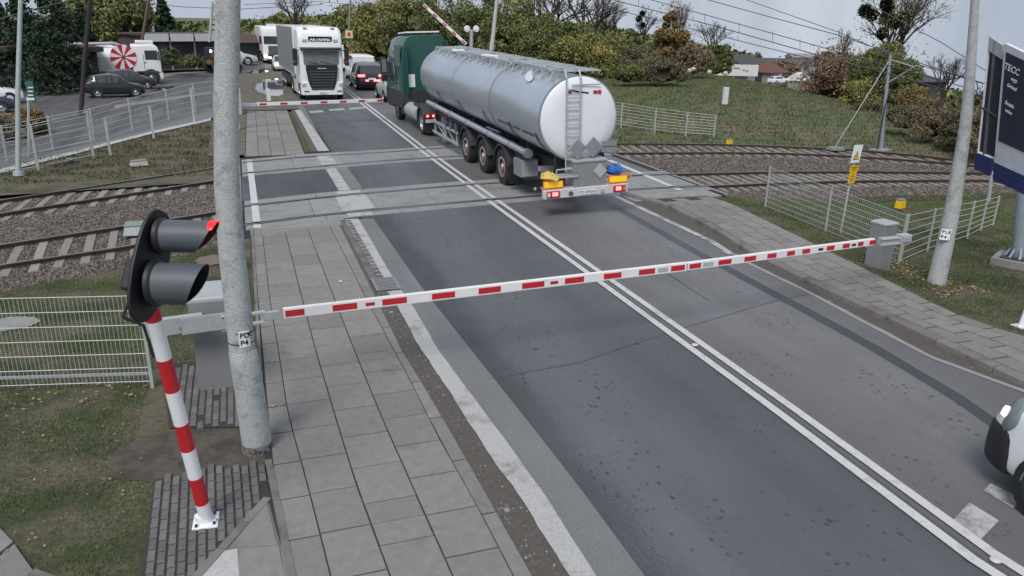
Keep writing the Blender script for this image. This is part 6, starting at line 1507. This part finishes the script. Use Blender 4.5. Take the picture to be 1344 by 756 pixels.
for k, px in enumerate((838,880,925,970,1014,1050)):
    y0_ = 0+ (px-805)*.262; a = AD(px, y0_, 32.5); b_ = AD(px, y0_-14, 32.5); t = thing('dropper', ['leftmost','second','third','fourth','fifth','rightmost'][k]+' short dropper joining the right-hand overhead wires', 'wire', a, group='droppers between the overhead wires'); q = MB(); q.cyl((0,0,0), b_-a, .01,.01,4,WIRE); q.build('cable', t, smooth=0)
wire('dark cable from the left edge up past the pines', [(-5,26,40),(45,12,40),(95,0,40)], .02)
wire('dark cable between the tarred pole and the leaning pole', [(80,15,40),(118,9,42),(180,0,50)], .02)
wire('thin cable across the sky left of the thick pole', [(175,3,60),(240,9,60),(315,12,60),(420,6,60)], .02)
wire('thin cable across the sky right of the thick pole', [(320,6,70),(420,2,70),(520,12,70)], .018)
t, b_ = simple_pole('illuminated_post', 'white slatted post standing just left of the thick pole', 'post', [(275,55,70,.12),(279,2,70,.10)], GALVW)
for k in range(6): pbox(t, 'rung', tuple(AY(281.5,8+k*7,70)-b_), (.42,.08,.28), GALVW)
t, b_ = simple_pole('blue_flag_post', 'thin mast carrying a small blue square emblem near the billboard', 'sign', [(1290,150,20,.02),(1282,108,20,.02)], BARKP)
q = MB(); c_ = AY(1285,120,19.9)-b_; q.box(c_,(.2,.02,.2),mat('emblem_blue',(.05,.09,.25),.5),Matrix.Rotation(.6,3,'Y')); q.box(c_+Vector((0,-.012,0)),(.13,.02,.13),WALLW,Matrix.Rotation(.6,3,'Y')); q.box(c_+Vector((0,-.024,0)),(.07,.02,.07),MATS['emblem_blue'],Matrix.Rotation(.6,3,'Y')); q.build('emblem', t, smooth=0)['kind'] = 'stuff'

# ================================================================== VEGETATION
L_AUT = leafmat('leaves_autumn_green', [(0.071,0.090,0.040),(0.135,0.158,0.063),(0.206,0.207,0.080),(0.285,0.243,0.092)])
L_GRN = leafmat('leaves_green', [(0.059,0.075,0.035),(0.107,0.133,0.054),(0.165,0.183,0.071),(0.223,0.216,0.088)])
L_YEL = leafmat('leaves_yellow', [(0.098,0.114,0.048),(0.181,0.189,0.069),(0.279,0.249,0.078),(0.349,0.286,0.087)])
L_ORG = leafmat('leaves_orange', [(0.099,0.086,0.043),(0.210,0.151,0.064),(0.296,0.200,0.079),(0.247,0.186,0.086)])
L_RED = leafmat('leaves_red_brown', [(0.111,0.095,0.063),(0.206,0.143,0.095),(0.317,0.190,0.159),(0.222,0.190,0.095)])
L_BRN = leafmat('leaves_brown', [(0.104,0.079,0.056),(0.174,0.135,0.088),(0.254,0.190,0.120),(0.206,0.174,0.095)])
L_PIN = leafmat('needles_dark', [(0.015,0.029,0.020),(0.024,0.046,0.029),(0.039,0.067,0.037),(0.061,0.085,0.046)])
L_DRY = leafmat('leaves_dull_brown', [(0.079,0.071,0.048),(0.127,0.115,0.071),(0.167,0.151,0.088),(0.143,0.143,0.079)])
L_MIS = leafmat('mistletoe', [(.015,.02,.014),(.025,.03,.02),(.03,.035,.02),(.04,.045,.025)])
def leaves(parent, pts, nrmls, s, m, seed, name='crown'):
    r = np.random.RandomState(seed); n = len(pts); pts = np.asarray(pts)
    a = r.normal(size=(n,3)); a /= np.linalg.norm(a,axis=1)[:,None]; b_ = r.normal(size=(n,3)); b_ -= a*(a*b_).sum(1)[:,None]; b_ /= np.linalg.norm(b_,axis=1)[:,None]
    sz = s*r.uniform(.6,1.3,n)[:,None]
    V = np.stack([pts-a*sz, pts+b_*sz*.6, pts+a*sz, pts-b_*sz*.6], 1).reshape(-1,3); F = np.arange(n*4).reshape(-1,4)
    return npmesh(name, V, F, m, parent)
def branch(q, p, d, L, r, depth, rg, tips, m, spread=.5, up=.15):
    p2 = p+d*L; q.cyl(p, p2, r, r*.68, 5 if r > .05 else 3, m, caps=False)
    if depth == 0: tips.append(p2); return
    tips.append((p+p2)/2) if depth <= 1 else None
    for k in range(rg.choice((2,3,3)) if depth > 1 else 3):
        nd = (d+Vector((rg.gauss(0,spread),rg.gauss(0,spread),rg.gauss(up,spread*.6)))).normalized(); branch(q, p+d*L*rg.uniform(.55,1), nd, L*rg.uniform(.6,.82), r*.6, depth-1, rg, tips, m, spread, up)
SEED = [100]
def tree(label, px, base, top, wpx, D=None, leaf=None, bark=None, dens=1.0, bare=.0, kind='round', name='tree', cat='tree', ls=1.0, trunk=.25, group=None):
    SEED[0] += 1; sd = SEED[0]; rg = random.Random(sd); r = np.random.RandomState(sd)
    P = G(px, base) if D is None else AD(px, base, D)
    Dd = math.hypot(P.x, P.y); T = AD(px, top, Dd); H = T.z-P.z; W_ = wpx/FP*Dd*1.0/max(.9, 1)
    t = thing(name, label, cat, P, group=group); bark = bark or BARK
    q = MB(); tips = []
    lsz = Dd*.0014*ls
    if kind == 'conifer':
        lsz *= 1.2
        q.cyl((0,0,-.3),(0,0,H*.97), H*.022, .02, 8, bark); 
        nl = int(H*3.2); pts = []
        for k in range(nl):
            f = k/nl; z = H*(.10+.88*f); rad_ = W_/2*(1-f)**.8*rg.uniform(.75,1.1)+.08
            for j in range(7):
                a = rg.uniform(0,2*pi); e = Vector((cos(a)*rad_,sin(a)*rad_,z-rad_*.28))
                q.cyl((0,0,z), e, .03,.01,3,bark,caps=False)
                for i in range(int(30*dens)):
                    u = rg.random()**.6; c_ = Vector((0,0,z)).lerp(e,u); pts.append((c_.x+rg.gauss(0,.16*rad_*.6), c_.y+rg.gauss(0,.16*rad_*.6), c_.z+rg.gauss(0,.13)))
        leaves(t, pts, None, lsz*1.05, leaf, sd)
    elif kind == 'bush':
        pts = []; nc = int(26*dens)+10
        for k in range(nc):
            a = rg.uniform(0,2*pi); rr_0 = rg.random()**.5; c_ = Vector((cos(a)*W_/2*.9*rr_0, sin(a)*W_/2*.8*rr_0, H*rg.uniform(.12,.86)*(1-.42*rr_0**2.5)))
            branch_end = c_; q.cyl((c_.x*.15,c_.y*.15,-.1), c_, .04,.012,4,bark,caps=False)
            cs = rg.uniform(.09,.22)*min(W_, H*1.4)
            n = int(280*dens); g_ = r.normal(size=(n,3)); g_ /= np.linalg.norm(g_,axis=1)[:,None]; g_ *= (r.uniform(.35,1,(n,1))**.5)*cs*np.array([[1,1,.8]])
            pp_ = g_+np.array(c_); pts.append(pp_[pp_[:,2] > 0])
        ns = int(500*dens); g_ = r.normal(size=(ns,3))*np.array([[W_*.27,W_*.24,H*.24]])+np.array([[0,0,H*.52]]); pts.append(g_[g_[:,2] > 0])
        for k in range(int(10*dens)+4):                         # twigs reaching out of the crown
            a = rg.uniform(0,2*pi); u_ = rg.uniform(.2,1.0); d = Vector((cos(a)*W_*.5*u_, sin(a)*W_*.4*u_, H*rg.uniform(.75,1.08)*(1-.25*u_))); s0_ = d*.35; q.cyl(s0_, d, .035, .008, 3, bark, caps=False)
            for m_ in range(4):
                e = s0_.lerp(d, rg.uniform(.4,.95)); q.cyl(e, e+Vector((rg.gauss(0,.3),rg.gauss(0,.3),rg.uniform(.1,.5)))*H*.12, .014, .005, 3, bark, caps=False)
        leaves(t, np.concatenate(pts), None, lsz, leaf, sd)
    else:
        nb = 4; hb = H*trunk
        lean = Vector((rg.gauss(0,.04),rg.gauss(0,.04),1)).normalized()
        q.cyl((0,0,-.3), lean*hb, H*.028+.03, H*.02+.02, 8, bark, caps=False)
        depth = 4 if kind == 'round' else 5
        for k in range(nb+1):
            a = 2*pi*k/nb+rg.uniform(-.4,.4); sp = .55*W_/H if k < nb else .05
            d = Vector((cos(a)*sp, sin(a)*sp, 1)).normalized() if kind != 'spread' else Vector((cos(a)*1.1, sin(a)*1.1, .8)).normalized()
            branch(q, lean*hb*rg.uniform(.75,1), d, (H-hb)*.30*rg.uniform(.85,1.15), H*.014+.01, depth, rg, tips, bark, spread=.42 if kind != 'spread' else .5, up=.12)
        tp = np.array([tuple(v) for v in tips])
        # fit tips into the surveyed outline
        zmx = np.percentile(tp[:,2], 98); xm = np.percentile(np.hypot(tp[:,0],tp[:,1]), 92)
        if leaf is not None and dens > 0:
            keep = r.rand(len(tp)) > bare; tq = tp[keep]; k_ = max(1, int(42*dens)); cs = max(.25, W_*.075)
            g_ = r.normal(size=(len(tq),k_,3))*cs*.62; pts = (tq[:,None,:]+g_).reshape(-1,3)
            if len(pts) > 26000: pts = pts[r.choice(len(pts), 26000, replace=False)]
            leaves(t, pts, None, lsz, leaf, sd)
        # scale to fit
        sxy = (W_/2)/max(.3, xm); sz = H/max(.5, zmx)
        t.scale = (min(max(sxy,.5),1.9), min(max(sxy,.5),1.9), min(max(sz,.5),1.9))
    q.build('trunk', t, smooth=0)
    return t
# dark pines at the left
for px, b_, tp_, w_, lb in [(12,112,-12,46,'dark pine at the left picture edge'),(44,116,-30,60,'broad dark pine second from the left edge'),(84,118,-40,66,'tall dark pine in the middle of the left clump'),(118,100,2,34,'narrower dark conifer at the right of the left clump'),(66,122,40,60,'low dark spruce in front of the left clump')]:
    tree(lb, px, b_, tp_, w_*1.25, leaf=L_PIN, kind='conifer', dens=1.2, name='pine_tree', ls=1.15)
tree('yellow-green autumn tree above the brown roof', 152, 78, -10, 86, D=88, leaf=L_AUT, dens=1.4, trunk=.1, ls=1.2)
tree('yellow leafed tree right of the pines, tops in the sky', 172, 78, 0, 40, D=92, leaf=L_YEL, dens=1.2, trunk=.1, ls=1.1)
tree('green-brown tree directly behind the dark hatchback', 122, 92, 18, 62, D=80, leaf=L_AUT, dens=1.3, trunk=.1, ls=1.2)
tree('small spruce left of the tall one, above the shop roof', 203, 70, 10, 24, D=100, leaf=L_PIN, kind='conifer', name='spruce_tree', dens=.9, ls=1.3)
tree('tall slender spruce above the shop roof', 220, 70, -6, 40, D=104, leaf=L_PIN, kind='conifer', name='spruce_tree', dens=.8, ls=1.3)
tree('round clipped green bush in front of the shop', 228, 84, 62, 18, D=68, leaf=L_GRN, kind='bush', name='bush', cat='bush', dens=.8)
tree('low dark green bush left of the thick pole', 252, 86, 72, 28, D=66, leaf=L_GRN, kind='bush', name='bush', cat='bush', dens=.8)
tree('autumn brown shrub beside the left sign post', 45, 176, 136, 34, leaf=L_ORG, kind='bush', name='shrub', cat='bush', dens=.55, ls=1.0)
tree('sparse brown shrub at the left picture edge', 8, 184, 146, 40, leaf=L_BRN, kind='bush', name='shrub', cat='bush', dens=.3, ls=1.0)
# trees beyond the road, left to right
for k, (px, b_, tp_, w_, D_, lf, dn, lb) in enumerate([
 (345,62,28,50,150,L_GRN,.8,'green tree at the far road bend right of the thick pole'),
 (385,50,14,60,170,L_AUT,.8,'distant tree behind the roof of the white truck'),
 (470,74,-4,70,108,L_AUT,1.2,'green-brown tree behind the thin sign pole'),
 (512,78,-16,84,96,L_YEL,1.1,'yellowing tree left of the raised barrier boom'),
 (548,80,-12,84,92,L_AUT,1.2,'dense olive tree crossed by the raised barrier boom'),
 (598,84,-14,86,88,L_GRN,1.2,'green tree behind the twin signal post'),
 (640,88,-12,84,84,L_GRN,1.2,'green tree behind the pale lamp post'),
 (682,92,-8,90,80,L_AUT,1.2,'olive tree above the tanker walkway'),
 (728,98,12,84,76,L_GRN,1.2,'rounded green tree right of the olive one'),
 (768,104,34,76,72,L_YEL,.9,'yellow-green bush-like tree above the tank end'),
 (808,100,44,64,78,L_AUT,1.0,'brownish tree right of the tank end'),
 (838,100,58,50,72,L_DRY,.9,'low dull hedge tree on the brow of the bank')]):
    tree(lb, px, b_, tp_, w_*1.1, D=D_, leaf=lf, kind='bush', dens=dn*1.5, name='tree', ls=1.15)
for px, b_, tp_, w_, D_, lb in [(716,90,-30,110,88,'large bare crown reaching out of the frame above the tanker'),(770,92,-20,80,92,'bare twiggy tree top right of the large bare crown'),(652,84,-30,90,95,'bare dark branches behind the pale lamp post'),(800,90,6,44,96,'thin bare tree against the sky left of the orange poplar'),(392,60,-8,50,150,'bare tree top above the distant forest'),(843,88,8,30,90,'small bare tree with mistletoe balls')]:
    tree(lb, px, b_, tp_, w_, D=D_, leaf=None, kind='bare', name='bare_tree', trunk=.3, ls=.9)
tree('tall orange-brown poplar on the brow', 876, 100, 2, 44, D=76, leaf=L_ORG, kind='bush', dens=1.5, name='poplar_tree', ls=1.0)
tree('bare poplar twigs sticking out of the orange crown', 888, 98, -2, 26, D=78, leaf=None, kind='bare', name='bare_tree', trunk=.2)
tree('brown hedge right of the orange poplar', 908, 96, 52, 46, D=74, leaf=L_BRN, kind='bush', dens=1.0, name='hedge', cat='hedge')
tree('green tree beside the dark grey house', 938, 96, 50, 40, D=84, leaf=L_GRN, kind='bush', dens=1.1)
tree('bare tree behind the green one near the houses', 932, 92, 28, 44, D=90, leaf=None, kind='bare', name='bare_tree', trunk=.25)
tree('dark scrub bush in front of the orange poplar', 866, 106, 72, 66, D=64, leaf=L_DRY, kind='bush', dens=1.2, name='bush', cat='bush')
tree('low scrub in front of the brownish tree', 822, 106, 84, 44, D=62, leaf=L_AUT, kind='bush', dens=1.0, name='bush', cat='bush')
tree('dark red bush behind the hipped roof', 1032, 104, 78, 34, D=128, leaf=L_RED, kind='bush', dens=.8, name='bush', cat='bush')
tree('dark green bush beside the white shed', 1036, 120, 108, 26, D=104, leaf=L_GRN, kind='bush', dens=.6, name='bush', cat='bush')
# right-hand group
tree('reddish autumn tree left of the mistletoe tree', 1096, 132, 54, 84, D=66, leaf=L_RED, kind='bush', dens=1.5)
tree('olive tree filling the gap below the mistletoe crown', 1146, 140, 42, 84, D=62, leaf=L_AUT, kind='bush', dens=1.6)
tree('yellow bush under the red autumn tree', 1128, 142, 102, 44, D=56, leaf=L_YEL, kind='bush', dens=1.0, name='bush', cat='bush')
tree('bare stump-like tree above the red autumn tree', 1098, 110, 38, 20, D=66, leaf=None, kind='bare', name='bare_tree', trunk=.4)
mt = tree('tall thin tree loaded with dark mistletoe balls', 1160, 140, -14, 84, D=64, leaf=L_AUT, dens=.04, kind='bare', name='mistletoe_tree', trunk=.3, ls=.8)
tree('dark green tree right of the overhead line mast', 1178, 142, 72, 44, D=60, leaf=L_GRN, kind='bush', dens=1.0)
tree('bright orange autumn tree right of the overhead line mast', 1203, 152, 112, 46, D=50, leaf=L_ORG, kind='bush', dens=1.1)
tree('bare winter tree standing against the sky left of the right concrete pole', 1232, 150, 72, 50, D=38, leaf=None, kind='bare', name='bare_tree', trunk=.22)
for px, b_, tp_, w_, D_, lf, lb in [(1190,165,138,50,40,L_DRY,'dull brown thicket below the orange tree'),(1232,178,138,60,38,L_BRN,'brown thicket in front of the bare winter tree'),(1262,190,140,60,36,L_DRY,'dark brown thicket behind the right concrete pole'),(1296,202,130,60,34,L_BRN,'brown thicket just left of the billboard'),(1215,160,128,60,46,L_DRY,'dull thicket behind the orange tree'),(1335,212,150,60,34,L_DRY,'thicket hidden behind the billboard'),(1148,150,134,60,52,L_DRY,'low dull brush at the foot of the mast trees'),(1286,150,118,30,40,L_GRN,'small green tree between pole and billboard')]:
    tree(lb, px, b_, tp_, w_*1.1, D=D_, leaf=lf, kind='bush', dens=1.1, name='thicket', cat='thicket', ls=.9)
# mistletoe balls in the tall tree
Pm = AD(1160,140,64)
for k, (px, py, s_) in enumerate([(1135,14,6.5),(1145,20,6),(1166,12,6),(1164,24,8),(1174,30,7),(1180,27,7),(1158,44,6),(1185,22,6),(1164,6,7)]):
    P = AD(px, py, 64); rad_ = s_/FP*64; r = np.random.RandomState(900+k); n = 700; g_ = r.normal(size=(n,3)); g_ /= np.linalg.norm(g_,axis=1)[:,None]; g_ *= (r.uniform(0,1,(n,1))**.4)*rad_
    t = thing('mistletoe_ball', ['first from the left','second from the left','under the tip','in the centre','right of centre','far right upper','lowest','outer right','topmost'][k]+' dark mistletoe ball in the tall tree', 'mistletoe', P, group='mistletoe balls in the tall tree'); leaves(t, g_, None, .12, L_MIS, 900+k, 'twigs')
Pm = AD(843,40,90)
for k, (px, py) in enumerate([(843,18),(844,33),(838,25)]):
    P = AD(px, py, 89); r = np.random.RandomState(950+k); g_ = r.normal(size=(300,3)); g_ /= np.linalg.norm(g_,axis=1)[:,None]; g_ *= (r.uniform(0,1,(300,1))**.4)*.28
    t = thing('mistletoe_ball', ['upper','lower','left'][k]+' mistletoe ball in the small bare tree above the poplar', 'mistletoe', P, group='mistletoe balls in the small bare tree'); leaves(t, g_, None, .12, L_MIS, 950+k, 'twigs')
# distant forest: one mass of crowns
def forest(name, px0, px1, D0, D1, topf, basez, n, m, seed, ls, cs=(2,4)):
    rg = random.Random(seed); r = np.random.RandomState(seed); pts = []
    for k in range(n):
        px = rg.uniform(px0, px1); D_ = rg.uniform(D0, D1); T = AD(px, topf(px)+rg.uniform(0,3), D_); cr_r = rg.uniform(*cs); z0 = ground_z(T.x, T.y)
        h_ = max(1.5, T.z-z0)
        g_ = r.normal(size=(150,3)); g_ /= np.linalg.norm(g_,axis=1)[:,None]; g_ *= cr_r*r.uniform(.6,1,(150,1)); zc = T.z-cr_r
        while zc > z0-cr_r:
            pts.append(g_+np.array([T.x+rg.uniform(-1,1), T.y+rg.uniform(-1,1), zc])); zc -= cr_r*1.2
    o = leaves(None, np.concatenate(pts), None, ls, m, seed, name); o['kind'] = 'stuff'; return o
forest('distant_forest', 215, 480, 170, 215, lambda x: 27 if x < 330 else 25-(x-330)*.06, 0, 150, L_GRN, 1, .8)
forest('distant_forest', 318, 575, 118, 150, lambda x: 40-(x-318)*.10, 0, 150, L_AUT, 2, .6, (1.2,2.6))
forest('distant_forest', 560, 1000, 260, 330, lambda x: 30 if x < 780 else 30+(x-780)*.19, -8, 150, L_GRN, 3, 1.1, (3,6))
forest('distant_forest', 985, 1344, 300, 360, lambda x: 76+(x-985)*.15, -20, 110, L_GRN, 4, 1.2, (3,6))
# grass blades
def grass(name, poly, dens, h0, h1, wd, m, seed, zf=lambda x, y: -.02, holes=(), clump=True):
    x, y, r = scatter(poly, dens, seed, holes)
    if clump:
        k = (np.sin(x*3.1+np.sin(y*2.3)*2)+np.sin(y*4.7+x*1.3)+r.normal(0,.9,len(x))) > -.4; x, y = x[k], y[k]
    n = len(x); a = r.uniform(0,2*pi,n); h = r.uniform(h0,h1,n); l = r.normal(0,.5,(n,2))*h[:,None]; z = np.array([zf(u, v) for u, v in zip(x, y)]) if zf else np.zeros(n)
    dx, dy = np.cos(a)*wd, np.sin(a)*wd
    V = np.stack([np.stack([x-dx,y-dy,z],-1), np.stack([x+dx,y+dy,z],-1), np.stack([x+l[:,0],y+l[:,1],z+h],-1)],1).reshape(-1,3)
    o = npmesh(name, V, np.arange(n*3).reshape(-1,3), m); o['kind'] = 'stuff'; return o
GB = leafmat('grass_blades', [(0.034,0.072,0.020),(0.057,0.123,0.029),(0.086,0.152,0.039),(0.149,0.174,0.066)])
GD = leafmat('grass_blades_dry', [(0.057,0.055,0.029),(0.095,0.085,0.045),(0.133,0.114,0.059),(0.190,0.152,0.090)])
nearL = [(-3.4,5.0),(-1.2,5.1),(-1.17,7.6),(-1.45,8.1),(-1.45,10.4),(-.45,10.9),(-.10,11),(-.10,15.0)]+[(x, lawn_top(x)+.1) for x in (-.6,-1.2,-2,-3,-4,-5,-6,-7)]+[(-6.5,10)]
soilp = [tuple(G(*p)[:2]) for p in [(200,570),(330,545),(345,612),(205,632),(150,625),(140,595)]]
soil2 = [tuple(G(*p)[:2]) for p in [(85,585),(130,590),(165,640),(120,665),(75,640)]]
grass('grass', nearL, 3600, .012,.04,.0035, GB, 31, holes=(soilp,))
grass('grass', nearL, 1000, .01,.03,.0035, GD, 32, holes=(soilp,), clump=False)
nearR = [(interp(po,y)+.03, y) for y in (6,7.5,9,10.5,12,13.5,15,16.5,17.5)]+[(13.0,17.8),(14.5,17.3),(17,yat(R4,17)-2.15),(20,yat(R4,20)-2.1),(23,yat(R4,23)-2.0),(23,6)]
def zR(x, y):
    d_ = x-interp(po, y); return (.085-.09*d_ if d_ < .5 else (.04-.05*(d_-.5) if d_ < 1.6 else -.018))-.002
grass('grass', nearR, 1100, .02,.06,.006, GB, 33, zf=zR)
grass('grass', nearR, 700, .015,.045,.006, GD, 34, zf=zR, clump=False)
bankp = [(12.5,25.5),(22,24.6),(30,20.5),(50,26),(80,50),(80,95),(40,96),(18,52),(12,44),(11,36)]
grass('grass', bankp, 100, .05,.16,.026, leafmat('bank_blades', [(.07,.095,.04),(.105,.135,.055),(.135,.15,.068),(.17,.15,.085)]), 35, zf=ground_z)
leftbank = [(-9,24),(-.3,24.6),(-.3,36),(-1.5,37),(-7.5,26.5)]
grass('grass', leftbank, 160, .06,.15,.02, GD, 36, zf=lambda x, y: -.05)
strip('bank_lawn', [(-9,22.6),(-5,23),(-.2,23.6)], [(-8,27.2),(-4.8,32.5),(-.2,40)], GRASSG, -.03)
# fallen leaves
LF = leafmat('fallen_leaf', [(.16,.1,.03),(.3,.2,.08),(.42,.33,.2),(.2,.12,.05)])
def litter(name, poly, n, s0, s1, seed, zf):
    x, y, r = scatter(poly, n, seed); k = len(x); a = r.uniform(0,2*pi,k); s = r.uniform(s0,s1,k); V = []
    for i in range(k):
        z = zf(x[i], y[i]); 
        for j in range(5):
            t_ = a[i]+j*2*pi/5; V.append((x[i]+cos(t_)*s[i]*r.uniform(.6,1.1), y[i]+sin(t_)*s[i]*r.uniform(.6,1.1), z+r.uniform(0,.012)))
    F = []
    for i in range(k):
        for j in (1,2,3): F.append((i*5, i*5+j, i*5+j+1))
    o = npmesh(name, V, F, LF); o['kind'] = 'stuff'; return o
litter('fallen_leaves', [(-3,5.3),(-1.2,5.3),(-1.3,9.8),(-4,10)], 22, .007,.018, 41, lambda x, y: .02)
litter('fallen_leaves', [(-3,9.6),(-1.4,9.6),(-1.4,10.2),(-3,10.4)], 40, .012,.028, 42, lambda x, y: .02)
litter('fallen_leaves', [(11.3,9.5),(12.6,9.6),(12.6,12),(11.5,12)], 90, .015,.035, 43, lambda x, y: zR(x,y)+.03)
for px, py, lb in ((358,535,'single tan leaf lying on the pavement slabs right of the thick pole'),(447,371,'small white scrap on the pavement just beyond the near boom')):
    p = G(px, py); t = thing('fallen_leaf', lb, 'leaf', p+Vector((0,0,.02))); q = MB(); s_ = .045 if px < 400 else .05
    pts_ = [Vector((cos(2*pi*i/9)*s_*(1 if i % 2 else .6), sin(2*pi*i/9)*s_*(1 if i % 2 else .6), rr.uniform(0,.015))) for i in range(9)]
    q.add([Vector((0,0,.005))]+pts_, [(0,i+1,(i+1)%9+1) for i in range(9)], mat('leaf_tan',(.4,.27,.12),.8) if px < 400 else WALLW); q.build('blade', t, smooth=0)
